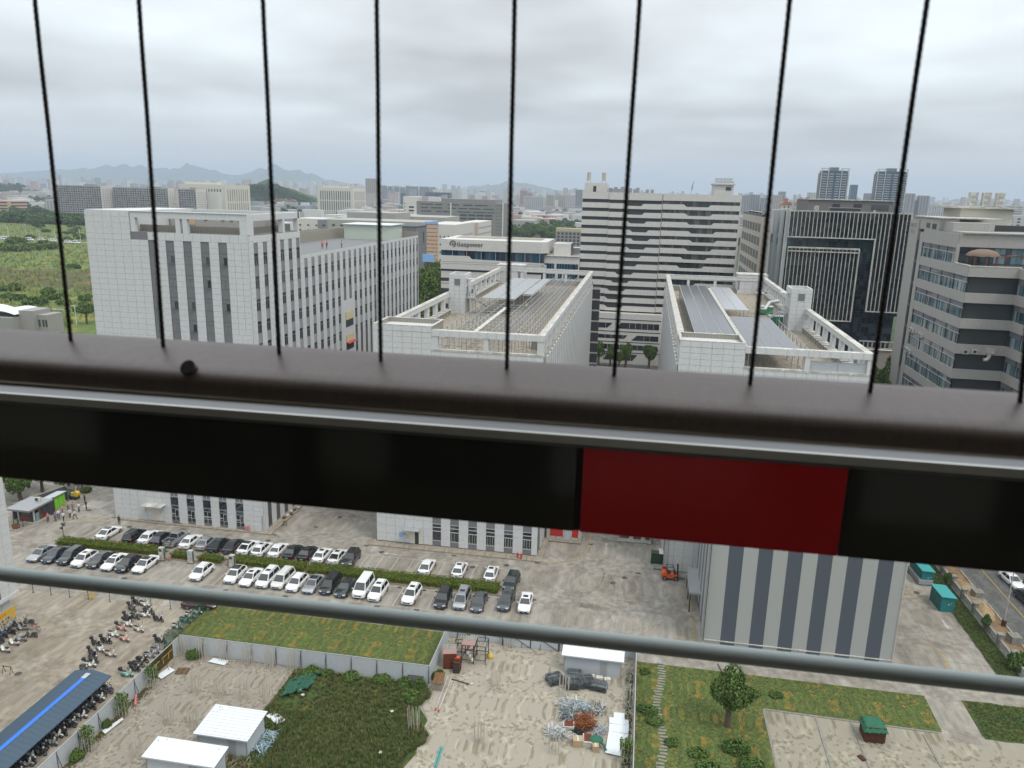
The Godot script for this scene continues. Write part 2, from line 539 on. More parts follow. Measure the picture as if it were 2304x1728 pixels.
	for a in [[-3.4, -118.8, 0.0], [-36.9, -108.4, 1.5708], [43.6, -104.6, PI], [33.2, -90.4, 1.5708]]:
		var g := Geo.new()
		var t := Transform3D(Basis(Vector3.UP, a[2]), Vector3(a[0], -0.07, a[1]))
		g.quad(t * Vector3(-0.12, 0, 1.1), t * Vector3(0.12, 0, 1.1), t * Vector3(0.12, 0, -0.4), t * Vector3(-0.12, 0, -0.4))
		g.tri(t * Vector3(-0.38, 0, -0.4), t * Vector3(0.38, 0, -0.4), t * Vector3(0, 0, -1.4))
		struct("painted_arrow", g, M.paint_white)
	seg = []
	for x in [-104, -96, -46, -10.3, -6.2, -0.9, 4.2]:
		seg.append([x, -91.0, x, -109.8])
	for z in [-90.6, -99.0, -108.9, -121.0, -130.0]:
		seg.append([-12.5, z, 8.8, z - 0.1])
	for x in [-84, -78.2, -72.4, -66.6, -60.8]:
		seg.append([x, -86.5, x, -40])
	for z in [-82, -77, -72, -67, -62, -57]:
		seg.append([-90, z, -57.2, z])
	for x in [36.0, 40.0]:
		seg.append([x, -124, x - 0.1, -87])
	for z in [-119, -111, -103, -95]:
		seg.append([33.6, z, 45.6, z])
	for x in [12.0, 18.0, 24.0, 30.0]:
		seg.append([x, -92.7, x, -86.9])
	lines("pavement_joints", seg, 0.035, -0.052, M.joint)
	var tm := StandardMaterial3D.new()
	tm.albedo_color = Color(0.10, 0.09, 0.08, 0.13)
	tm.transparency = BaseMaterial3D.TRANSPARENCY_ALPHA
	tm.roughness = 0.95
	var g := Geo.new()
	for k in 60:
		var c := Vector3(rng.randf_range(-14, 10), -0.066 + 0.0002 * k, rng.randf_range(-112, -88))
		var r := rng.randf_range(4.0, 11.0)
		var a0 := rng.randf_range(0, TAU)
		var span := rng.randf_range(0.4, 1.2)
		for i in 8:
			var a := a0 + span * i / 8.0
			var b := a0 + span * (i + 1) / 8.0
			var w := 0.07 + 0.03 * sin(k * 1.7)
			var p := [c + Vector3(cos(a), 0, sin(a)) * (r - w), c + Vector3(cos(a), 0, sin(a)) * (r + w), c + Vector3(cos(b), 0, sin(b)) * (r + w), c + Vector3(cos(b), 0, sin(b)) * (r - w)]
			if absf(p[0].x + 2) > 11.5 or p[0].z > -87.6 or p[0].z < -118: continue
			g.quad(p[0], p[3], p[2], p[1])
	struct("tyre_marks", g, tm)
	var lid := Geo.new()
	lid.cyl(Vector3(0, -0.1, 0), Vector3(0, -0.055, 0), 0.42, 0.42, 14)
	var lm := lid.mesh()
	for p in [[-93.6, -113.1], [-93.9, -107.2], [-82.5, -108.5], [-50.0, -120.1], [-57.7, -108.6], [-38.4, -108.7], [-23.2, -106.9], [-18.2, -108.6], [-0.1, -108.5], [-1.8, -106.5], [42.6, -113.2], [33.0, -91.5], [13.8, -88.7], [-69.2, -69.4], [21.9, -60.5]]:
		struct_mesh("manhole_cover", lm, Vector3(p[0], 0, p[1]), M.iron)
	for p in [[-87.4, -111.2], [-73.4, -109.6], [-52.4, -115.3], [-57.7, -110.9], [-41.6, -110.4], [-26.9, -110.0], [-12.6, -99.1], [-6.0, -118.9], [1.9, -110.4], [-13.7, -110.4], [-28.0, -93.0], [-33.6, -92.7], [-47, -92.6], [-56, -92.4], [-72, -92.5]]:
		var o := bx("drain_grate", self, Vector3(p[0], -0.08, p[1]), Vector3(0.75, 0.05, 0.4), M.iron)
		o.set_meta("kind", "structure")
	for p in [[-78.4, -111.6], [-75.4, -111.6]]:
		var o := bx("pavement_grille", self, Vector3(p[0], 0.13, p[1]), Vector3(1.5, 0.03, 1.1), M.charcoal)
		o.set_meta("kind", "structure")
	var fr := Geo.new()
	for k in 4:
		fr.lohi(-5.9, -4.3, -0.1, -0.055, -99.5 + 0.32 * k - 0.02, -99.5 + 0.32 * k + 0.02)
	for x in [-5.9, -4.3]:
		fr.lohi(x - 0.03, x + 0.03, -0.1, -0.05, -99.5, -98.54)
	struct("drain_frame", fr, M.iron)
	hills()
func struct_mesh(called: String, m: Mesh, at: Vector3, mt: Material) -> void:
	var o := mi(called, m, mt, self, Transform3D(Basis(), at))
	o.set_meta("kind", "structure")
func ridge(called: String, pts: Array, depth: float, m: Material, label: String, rough := 8.0, sd := 1) -> void:   # hills along a crest line [x, height, z]
	var g := Geo.new()
	var n := noise(sd, 0.004, 4)
	var rings := []
	var crest := []
	for i in pts.size() - 1:
		for k in 8:
			var t := k / 8.0
			var a: Array = pts[i]
			var b: Array = pts[i + 1]
			crest.append(Vector3(lerpf(a[0], b[0], t), lerpf(a[1], b[1], smoothstep(0, 1, t) * 0.5 + t * 0.5), lerpf(a[2], b[2], t)))
	for p in crest:
		var ring := PackedVector3Array()
		for k in 13:
			var u := (k - 6) / 6.0
			var h: float = p.y * pow(1.0 - absf(u), 1.25) * (1.0 + 0.25 * n.get_noise_2d(p.x, u * 900.0))
			ring.append(Vector3(p.x + rough * n.get_noise_2d(p.x * 2, u * 500), h + rough * 0.2 * n.get_noise_2d(p.x * 3, u * 1300.0) * (1.0 - absf(u)) - 1.0, p.z + u * depth))
		rings.append(ring)
	g.loft(rings, false, false)
	struct(called, g, m, label)
func hills() -> void:
	var far := mat("far_hill", 0.07, 0.10, 0.06, 1.0)
	ridge("mountains", [[-11200, 60, -11000], [-9989, 151, -11000], [-8637, 246, -11000], [-7955, 299, -11000], [-7596, 302, -11000], [-7093, 250, -11000], [-6761, 330, -11000], [-6466, 290, -11000], [-6104, 186, -11000], [-5956, 200, -11000], [-5609, 306, -11000], [-5367, 335, -11000], [-5012, 275, -11000], [-4544, 152, -11000], [-4000, 70, -11000], [-3400, 25, -11000]], 1500, far, "pale blue mountain range on the left horizon", 60, 3)
	ridge("mountain", [[-3300, 25, -11000], [-2662, 80, -11000], [-2242, 152, -11000], [-1980, 190, -11000], [-1697, 175, -11000], [-1265, 104, -11000], [-1009, 104, -11000], [-600, 60, -11000], [100, 30, -11000]], 1200, far, "pale blue mountain at the middle of the horizon", 40, 4)
	ridge("low_hills", [[2500, 40, -9000], [2901, 76, -9000], [3040, 72, -9000], [3176, 90, -9000], [3297, 107, -9000], [3379, 104, -9000], [3483, 92, -9000], [3584, 101, -9000], [3794, 99, -9000], [4400, 70, -9000]], 900, far, "low pale hills on the right horizon", 30, 5)
	ridge("wooded_hill", [[-2760, 46, -2900], [-2639, 45, -2900], [-2602, 40, -2900], [-2566, 31, -2900], [-2530, 20, -2900], [-2480, 4, -2900]], 160, M.lawn_dark, "dark wooded hill at the left edge", 6, 6)
	ridge("quarry_hill", [[-1215, 36, -2230], [-1165, 62, -2230], [-1145, 69, -2230], [-1119, 74, -2230], [-1100, 62, -2230], [-1077, 60, -2230], [-1040, 51, -2230], [-1003, 34, -2230], [-959, 20, -2230], [-925, 5, -2230]], 110, M.lawn_dark, "dark wooded hill with a bare quarry face", 6, 7)
	var q := Geo.new()
	var n := noise(9, 0.08, 4)
	var rows := []
	for i in 24:
		var r := PackedVector3Array()
		var x := -1075.0 + 105.0 * i / 23.0
		var hh := 24.0 * pow(sin(PI * (0.08 + 0.84 * i / 23.0)), 0.5) + 5.0 * n.get_noise_2d(x * 2, 3)
		for k in 9:
			r.append(Vector3(x, hh * k / 8.0, -2118 - 6.0 * k / 8.0 + 7.0 * n.get_noise_2d(x * 1.5, k * 9.0)))
		rows.append(r)
	q.loft(rows, false, false)
	struct("quarry_face", q, mat("quarry", 0.34, 0.25, 0.16, 1.0, 0.0, T.dirt, 0.03), "bare orange rock face of the quarry")
func window_rail() -> void:
	var brown := mat("brown_paint", 0.20, 0.155, 0.145, 0.42, 0.15, T.fine, 9.0)
	var olive := mat("brass_strip", 0.16, 0.125, 0.06, 0.4, 0.5)
	var ledge := mat("grey_ledge", 0.16, 0.16, 0.165, 0.35, 0.5)
	var lip := mat("bright_lip", 0.62, 0.61, 0.57, 0.3, 0.4)
	var gloss := mat("black_gloss", 0.045, 0.043, 0.037, 0.07, 0.0, null, 1.0, 0.6)
	var redg := mat("red_gloss", 0.85, 0.03, 0.04, 0.14, 0.0, null, 1.0, 0.45)
	var cable := mat("cable_brown", 0.014, 0.010, 0.012, 0.5)
	var barm := mat("grey_bar", 0.40, 0.45, 0.44, 0.6, 0.1)
	var wallm := mat("room_wall", 0.50, 0.47, 0.41, 0.8)
	var r := thing("window_rail", "brown painted metal window rail running across the view, with one screw hole", "rail", EYE)
	r.rotation.z = -0.003
	var g := Geo.new()
	var prof := PackedVector2Array()   # z and y of the rounded profile
	for p in [[-0.3005, -0.0908], [-0.2985, -0.0888], [-0.2985, -0.0842], [-0.3000, -0.0815], [-0.3030, -0.0796], [-0.3080, -0.0782], [-0.3280, -0.0742], [-0.3340, -0.0731], [-0.3368, -0.0737], [-0.3380, -0.0760], [-0.3380, -0.0905]]:
		prof.append(Vector2(p[0], p[1]))
	var a := PackedVector3Array()
	var b := PackedVector3Array()
	for p in prof:
		a.append(Vector3(-2.4, p.y, p.x))
		b.append(Vector3(2.4, p.y, p.x))
	g.loft([a, b], true, true)
	put("rail_profile", g, brown, r)
	g = Geo.new()
	g.cyl(Vector3(-0.1925, -0.0801, -0.3040), Vector3(-0.1925, -0.0775, -0.3005), 0.0029, 0.0029, 16)
	var sc := put("screw_hole", g, M.charcoal, r)
	g = Geo.new()
	var ring := PackedVector3Array()
	for k in 17:
		var t := TAU * k / 16
		ring.append(Vector3(-0.1925 + 0.0032 * cos(t), -0.0778 + 0.0026 * sin(t), -0.3008 - 0.0018 * sin(t)))
	g.tube(ring, 0.0004, 5, false)
	put("washer", g, olive, sc)
	var w := [[-0.2671, -0.2683], [-0.2177, -0.2200], [-0.1617, -0.1621], [-0.1129, -0.1138], [-0.0568, -0.0566], [-0.0086, -0.0102], [0.0461, 0.0458], [0.0936, 0.0927], [0.1350, 0.1485]]
	var ord := ["first", "second", "third", "fourth", "fifth", "sixth", "seventh", "eighth", "ninth"]
	for i in w.size():
		var top := Vector3(w[i][0], 0.075, -0.325)
		var low := Vector3(w[i][1], -0.076, -0.325)
		var up := low + (top - low) * 3.4
		var c := thing("grille_cable", "thin dark twisted steel cable standing on the brown rail, %s from the left" % ord[i], "cable", EYE + low, 0.0, "cables of the window grille")
		for s in 3:
			var pts := PackedVector3Array()
			var n := 420
			for k in n:
				var u := float(k) / (n - 1)
				var t := u * TAU * 62.0 + TAU * s / 3.0
				pts.append((up - low) * u + Vector3(cos(t), 0, sin(t)) * 0.00040)
			g = Geo.new()
			g.tube(pts, 0.00066, 5, false)
			put("strand", g, cable, c)
	var sl := thing("window_ledge", "grey metal ledge with a bright lip below the brown rail", "ledge", EYE)
	bx("brass_strip", sl, Vector3(0, -0.1300, -0.4235), Vector3(4.8, 0.010, 0.012), olive)
	bx("ledge_plate", sl, Vector3(0, -0.1293, -0.4075), Vector3(4.8, 0.006, 0.020), ledge)
	bx("bright_lip", sl, Vector3(0, -0.1280, -0.3985), Vector3(4.8, 0.0046, 0.0030), lip)
	var st := thing("glossy_strip", "glossy black panel strip with one red section under the bright lip", "panel strip", EYE)
	bx("black_panel", st, Vector3(-1.215, -0.1560, -0.402), Vector3(2.37, 0.0507, 0.006), gloss)
	bx("panel_joint", st, Vector3(-0.0285, -0.1560, -0.4035), Vector3(0.0042, 0.0507, 0.006), M.black_trim)
	bx("red_panel", st, Vector3(0.0411, -0.1560, -0.402), Vector3(0.1350, 0.0507, 0.006), redg)
	bx("black_panel", st, Vector3(1.255, -0.1560, -0.402), Vector3(2.292, 0.0507, 0.006), gloss)
	var gb := thing("guard_bar", "grey round metal bar crossing below the glossy strip", "bar", EYE)
	gb.rotation.z = 0.0061
	g = Geo.new()
	g.cyl(Vector3(-2.4, -0.3397, -0.55), Vector3(2.4, -0.3397, -0.55), 0.0064, 0.0064, 20)
	put("bar_tube", g, barm, gb)
	var k := Geo.new()
	k.lohi(-5.0, 5.0, 54.1, 54.4, -0.45, 3.4)
	struct("room_floor", k, mat("room_floor", 0.22, 0.20, 0.17, 0.6))
	k = Geo.new()
	k.lohi(-5.0, 5.0, 57.3, 57.6, -0.45, 3.4)
	struct("room_ceiling", k, wallm)
	k = Geo.new()
	k.lohi(-5.0, 5.0, 54.4, 57.3, 3.2, 3.4)
	k.lohi(-5.2, -5.0, 54.1, 57.6, -0.45, 3.4)
	k.lohi(5.0, 5.2, 54.1, 57.6, -0.45, 3.4)
	struct("room_wall", k, wallm)
	for d in [[-2.6, 1.1], [-0.9, 0.9], [0.9, 0.5], [2.4, 1.2]]:
		bx("room_door", self, Vector3(d[0], 55.45, 3.17), Vector3(d[1], 2.1, 0.05), M.charcoal).set_meta("kind", "structure")
	bx("room_column", self, Vector3(-1.75, 55.85, 2.6), Vector3(0.35, 2.9, 0.35), M.charcoal).set_meta("kind", "structure")
	for s in [-2.45, 2.45]:
		bx("window_post", self, EYE + Vector3(s, -0.15, -0.42), Vector3(0.10, 2.9, 0.36), brown).set_meta("kind", "structure")
	k = Geo.new()
	k.lohi(-12, 12, 0, 54.1, -0.40, 14)
	struct("tower_wall", k, M.cream)
func clad(g: Geo, o: Vector3, ux: Vector3, x0: float, x1: float, y0: float, y1: float, cw := 1.47, ch := 0.8875, d := 0.06) -> void:
	var n := ux.cross(Vector3.UP)
	var nx := maxi(1, roundi((x1 - x0) / cw))
	var ny := maxi(1, roundi((y1 - y0) / ch))
	var w := (x1 - x0) / nx
	var h := (y1 - y0) / ny
	var b := Basis(ux, Vector3.UP, n)
	for i in nx:
		for j in ny:
			g.box(o + ux * (x0 + (i + 0.5) * w) + Vector3.UP * (y0 + (j + 0.5) * h) + n * d * 0.5, Vector3(w - 0.035, h - 0.03, d), b, "k")
func clad_parts(parent: Node3D, m: Material, o: Vector3, ux: Vector3, x0: float, x1: float, y0: float, y1: float, cw := 1.47, ch := 0.8875, d := 0.06) -> void:
	var n := ux.cross(Vector3.UP)
	var nx := maxi(1, roundi((x1 - x0) / cw))
	var ny := maxi(1, roundi((y1 - y0) / ch))
	var w := (x1 - x0) / nx
	var h := (y1 - y0) / ny
	var b := Basis(ux, Vector3.UP, n)
	for i in nx:
		for j in ny:
			bx("panel", parent, o - parent.position + ux * (x0 + (i + 0.5) * w) + Vector3.UP * (y0 + (j + 0.5) * h) + n * (d * 0.5 + rng.randf_range(0, 0.006)), Vector3(w - 0.035, h - 0.03, d), m, b)
func wput(called: String, g: Geo, m: Material, parent: Node3D) -> MeshInstance3D:   # geometry given in the world's own numbers
	var o := put(called, g, m, parent)
	o.position = -parent.position
	return o
func window_mesh(w: float, h: float, open: bool) -> Array:      # [frame, panes], bottom centre at the origin, facing +z
	var f := Geo.new()
	var p := Geo.new()
	var t := 0.06
	f.lohi(-w / 2, -w / 2 + t, 0, h, -0.06, 0.05)
	f.lohi(w / 2 - t, w / 2, 0, h, -0.06, 0.05)
	f.lohi(-w / 2 + t, w / 2 - t, 0, t, -0.06, 0.05)
	f.lohi(-w / 2 + t, w / 2 - t, h - t, h, -0.06, 0.05)
	var ty := h * 0.70
	f.lohi(-w / 2 + t, w / 2 - t, ty - 0.04, ty + 0.04, -0.05, 0.05)
	f.lohi(-0.035, 0.035, t, ty - 0.04, -0.05, 0.05)
	p.lohi(-w / 2 + t, w / 2 - t, ty + 0.04, h - t, -0.03, -0.02)
	p.lohi(-w / 2 + t, -0.035, t, ty - 0.04, -0.03, -0.02)
	if open:
		var b := Basis(Vector3.UP, 0.6)
		var s := w / 2 - t - 0.035
		var c := Vector3(w / 2 - t, ty * 0.5, 0.04)
		for e in [[-s + 0.03, ty * 0.5, 0.06, ty - 0.1], [-0.03, ty * 0.5, 0.06, ty - 0.1], [-s / 2, 0.05, s, 0.06], [-s / 2, ty - 0.07, s, 0.06]]:
			f.box(Vector3(w / 2 - t, 0, 0.05) + b * Vector3(e[0], 0, 0) + Vector3(0, e[1], 0), Vector3(e[2], e[3], 0.04), b)
		p.box(c + b * Vector3(-s / 2, 0, 0), Vector3(s - 0.1, ty - 0.16, 0.01), b)
		p.lohi(0.035, w / 2 - t, t, ty - 0.04, -0.20, -0.19)
	else:
		p.lohi(0.035, w / 2 - t, t, ty - 0.04, -0.034, -0.024)
	return [f.mesh(), p.mesh()]
func louvre_mesh(w: float, h: float) -> ArrayMesh:
	var g := Geo.new()
	g.lohi(-w / 2, w / 2, 0, h, -0.06, -0.05)
	var n := int(h / 0.16)
	for k in n:
		g.box(Vector3(0, (k + 0.5) * h / n, -0.01), Vector3(w, 0.012, 0.12), Basis(Vector3.RIGHT, 0.7))
	return g.mesh()
func factory_a() -> void:
	var o := thing("panelled_factory", "tall white panelled factory with grey window strips and a long lower wing", "building", Vector3(-73, 0, -111.34))
	var f := Vector3(0, 0, -111.34)
	var xl := -87.0
	var xr := -59.7
	var g := Geo.new()
	g.lohi(xl + 0.06, xr - 0.06, 0, 48.6, -129.4, -111.40)
	g.lohi(xl + 0.06, xr - 0.06, 0, 43.4, -201.6, -129.4)
	wput("wall", g, M.joint, o)
	var cols := [-76.40, -73.45, -70.49, -67.58, -64.62]
	var w := 1.40
	clad_parts(o, M.white_panel, f, Vector3.RIGHT, xl, -79.35, 33.2, 51.7)
	clad_parts(o, M.white_panel, f, Vector3.RIGHT, -79.35, cols[0], 33.2, 47.4)
	for i in 5:
		var x1: float = cols[i + 1] if i < 4 else xr
		clad_parts(o, M.white_panel, f, Vector3.RIGHT, cols[i] + w, x1, 33.2, 47.4, 1.5 if i < 4 else 1.1)
	clad_parts(o, M.white_panel, f, Vector3.RIGHT, -76.4, xr, 47.4, 48.6)
	g = Geo.new()
	clad(g, f, Vector3.RIGHT, xl, cols[0], 0.0, 33.2)
	for i in 5:
		clad(g, f, Vector3.RIGHT, cols[i] + w, cols[i + 1] if i < 4 else xr, 0.0, 33.2, 1.5)
	var rf := Vector3(xr, 0, 0)
	var back := Vector3(0, 0, -1)
	clad(g, rf, back, 111.34, 112.85, 0, 48.5, 1.5)
	for k in 30:
		var z0 := 112.85 + 3.0 * k + 1.35
		var top := 47.4 if k < 6 else 43.7
		var z1 := 112.85 + 3.0 * (k + 1) if k < 29 else 201.6
		if k == 5: z1 = 129.46
		clad(g, rf, back, z0, z1, 0, top, 1.65)
		if k == 5: clad(g, rf, back, 129.46, 130.85, 0, 43.7, 1.5)
	clad(g, rf, back, 112.85, 129.46, 47.4, 48.5)
	clad(g, rf, back, 129.46, 201.6, 43.7, 44.3, 3.0, 0.6)
	clad(g, Vector3(xl, 0, 0), Vector3(0, 0, 1), -129.4, -111.34, 0, 51.7, 3.0, 1.8)
	wput("cladding", g, M.white_panel, o).set_meta("kind", "stuff")
	g = Geo.new()
	g.lohi(-79.2, xr, 50.75, 51.7, -112.2, -111.34)
	g.lohi(-79.2, xr, 51.7, 51.78, -112.6, -111.2)
	for x in [-79.2, -71.6, -70.4, -61.0]:
		g.lohi(x, x + (1.3 if x > -62 else 0.75), 48.6, 50.75, -112.1, -111.36)
	g.lohi(xr - 0.85, xr, 50.7, 51.7, -129.45, -112.2)
	g.lohi(xr - 0.8, xr, 48.5, 50.7, -113.2, -112.1)
	g.lohi(xr - 0.8, xr, 48.5, 50.7, -129.4, -128.8)
	g.lohi(xr - 0.8, xr, 48.5, 50.7, -123.9, -123.2)
	g.lohi(xl + 0.06, -79.3, 48.6, 51.78, -129.4, -111.42)
	g.lohi(-79.3, xr, 50.7, 51.7, -129.9, -129.0)
	wput("crown_frame", g, M.white_panel, o)
	g = Geo.new()
	g.lohi(-79.2, -60.6, 48.5, 49.62, -113.9, -113.7)
	g.lohi(-61.2, -61.0, 48.5, 49.62, -128.5, -113.9)
	g.lohi(-79.2, -61.0, 48.5, 49.7, -128.7, -128.5)
	wput("parapet", g, M.parapet, o)
	g = Geo.new()
	g.lohi(-79.0, -62.0, 48.3, 51.2, -127.6, -121.5)
	wput("plant_room", g, M.grey_wall, o)
	for x in [-72.5, -69.4, -67.9, -66.4, -64.9]:
		bx("vent", o, Vector3(x, 50.35, -121.45) - o.position, Vector3(0.55, 0.32, 0.1), M.dark_slit)
	bx("plywood_sheet", o, Vector3(-76.2, 50.0, -121.44) - o.position, Vector3(3.6, 1.2, 0.08), mat("plywood", 0.48, 0.34, 0.22, 0.8))
	g = Geo.new()
	g.lohi(xl + 0.3, xr - 0.3, 43.0, 43.3, -201.3, -129.5)
	wput("roof", g, M.roof_deck, o)
	g = Geo.new()
	g.lohi(xl, xl + 0.3, 43.2, 45.2, -201.6, -129.4)
	g.lohi(xl, xr, 43.2, 45.2, -201.6, -201.3)
	g.lohi(-79.2, -78.9, 43.2, 45.9, -201.6, -150)
	wput("wing_parapet", g, M.parapet, o)
	g = Geo.new()
	g.lohi(-76, -64.0, 43.2, 47.0, -201.4, -191.0)
	wput("roof_shed", g, mat("pale_green", 0.42, 0.48, 0.42, 0.6), o)
	bx("shed_roof", o, Vector3(-70, 47.1, -196.2) - o.position, Vector3(13.0, 0.15, 11.4), M.white_sheet)
	for p in [[-62.5, -131.5], [-64.6, -132.4]]:
		bx("roof_unit", o, Vector3(p[0], 44.2, p[1]) - o.position, Vector3(1.6, 1.7, 1.3), M.white_cap)
	for p in [[-66, -136, 4.0], [-70, -142, 5.5], [-64, -152, 3.0], [-63, -166, 4.5], [-66, -175, 3.5]]:
		bx("membrane_patch", o, Vector3(p[0], 43.31, p[1]) - o.position, Vector3(p[2], 0.03, 2.6), M.white_cap)
	var wa := window_mesh(w, 1.95, false)
	var wo := window_mesh(w, 1.95, true)
	for i in 5:
		for k in 13:
			var top := 47.4 - 3.55 * k
			if k > 4 and k < 11: continue
			if k < 11:
				bx("spandrel", o, Vector3(cols[i] + w / 2, top - 0.8, -111.42) - o.position, Vector3(w, 1.58, 0.06), M.grey_panel)
			if top - 3.55 < 0.4: continue
			var v: Array = wo if rng.randf() < 0.4 else wa
			var wn := mi("window", v[0], M.alu if k > 6 else M.grey_panel, o, Transform3D(Basis(), Vector3(cols[i] + w / 2, top - 3.55, -111.40) - o.position))
			mi("pane", v[1], M.glass_dark if rng.randf() < 0.7 else M.glass_mid, wn)
		var s := Geo.new()
		s.lohi(cols[i], cols[i] + w, 8.5, 29.7, -111.43, -111.38)
		wput("window_strip", s, M.grey_panel, o)
	g = Geo.new()   # ground-floor glazing strips
	for i in 5:
		g.lohi(cols[i] + 0.04, cols[i] + w - 0.04, 0.55, 4.75, -111.41, -111.37)
	wput("ground_floor_glass", g, M.glass_dark, o)
	for i in 5:
		for y in [0.3, 1.72, 2.68, 3.3, 4.72]:
			bx("glazing_bar", o, Vector3(cols[i] + w / 2, y, -111.34) - o.position, Vector3(w, 0.12 if y > 0.5 else 0.5, 0.10), M.grey_panel if y < 0.5 or y > 2.6 else M.alu)
		bx("glazing_bar", o, Vector3(cols[i] + w / 2, 1.1, -111.34) - o.position, Vector3(0.07, 1.2, 0.10), M.alu)
	var side := Basis(Vector3.UP, PI / 2)
	var lv := louvre_mesh(1.35, 1.58)
	var sa := window_mesh(1.35, 1.95, false)
	var strips := Geo.new()
	for k in 30:
		var top := 47.4 if k < 6 else 43.7
		var z := -(112.85 + 3.0 * k + 0.675)
		strips.lohi(xr - 0.075, xr - 0.06, 0.3, top - 0.02, z - 0.675, z + 0.675)
		for j in 8:
			var y := top - 3.55 * (j + 1)
			if k > 14 and j > 4: continue
			if k in [12, 13] and y < 34.0: continue
			if j < (3 if k > 17 else 5) or k < 12:
				mi("louvre", lv, M.louvre, o, Transform3D(side, Vector3(xr - 0.02, y + 1.97, z) - o.position))
			var wn := mi("window", sa[0], M.grey_panel, o, Transform3D(side, Vector3(xr - 0.03, y, z) - o.position))
			mi("pane", sa[1], M.glass_dark if rng.randf() < 0.75 else M.glass_mid, wn)
	wput("window_strip", strips, M.grey_panel, o)
	for p in [[31.3, 28.2], [26.6, 23.4]]:
		bx("loading_opening", o, Vector3(xr + 0.10, (p[0] + p[1]) / 2, -151.5) - o.position, Vector3(0.04, p[0] - p[1], 4.2), M.dark_slit)
		bx("cream_blind", o, Vector3(xr + 0.14, p[0] - 0.8, -151.5) - o.position, Vector3(0.05, 1.6, 4.1), mat("blind", 0.52, 0.44, 0.26, 0.8))
	bx("red_awning", o, Vector3(xr + 0.4, 25.0, -151.5) - o.position, Vector3(0.7, 0.12, 4.1), M.red, Basis(Vector3.BACK, -0.4))
	bx("wall_pier_panel", o, Vector3(xr + 0.04, 16.9, -151.4) - o.position, Vector3(0.10, 33.8, 6.5), M.white_panel)
	bx("entrance_door", o, Vector3(-79.3, 1.35, -111.25) - o.position, Vector3(1.7, 2.3, 0.12), M.cream)
	bx("canopy", o, Vector3(-79.2, 3.2, -110.6) - o.position, Vector3(3.6, 0.14, 1.6), M.white_cap)
	bx("meter_box", o, Vector3(-81.5, 2.2, -111.2) - o.position, Vector3(0.62, 1.0, 0.2), M.cream)
	g = Geo.new()
	g.tube(PackedVector3Array([Vector3(-59.9, 0.1, -111.2), Vector3(-59.9, 3.0, -111.2)]), 0.05, 6)
	wput("downpipe", g, M.steel, o)
	rails_on_a(o)
func rails_on_a(o: Node3D) -> void:
	for p in [[-62.9, -112.0], [-62.35, -112.0]]:
		hydrant(p[0], -110.95, "pink fire hydrant at the corner of the leftmost white factory, %s of two" % ("outer" if p[0] > -62.5 else "inner"), M.pink)
func hydrant(x: float, z: float, label: String, m: Material) -> void:
	var h := thing("fire_hydrant", label, "hydrant", Vector3(x, 0.12, z), 0.0, "fire hydrants on the aprons")
	var g := Geo.new()
	g.cyl(Vector3.ZERO, Vector3(0, 0.75, 0), 0.13, 0.12, 10)
	g.cyl(Vector3(0, 0.75, 0), Vector3(0, 0.95, 0), 0.17, 0.06, 10)
	put("barrel", g, m, h)
	g = Geo.new()
	g.cyl(Vector3(-0.22, 0.55, 0), Vector3(0.22, 0.55, 0), 0.07, 0.07, 8)
	put("outlet", g, m, h)
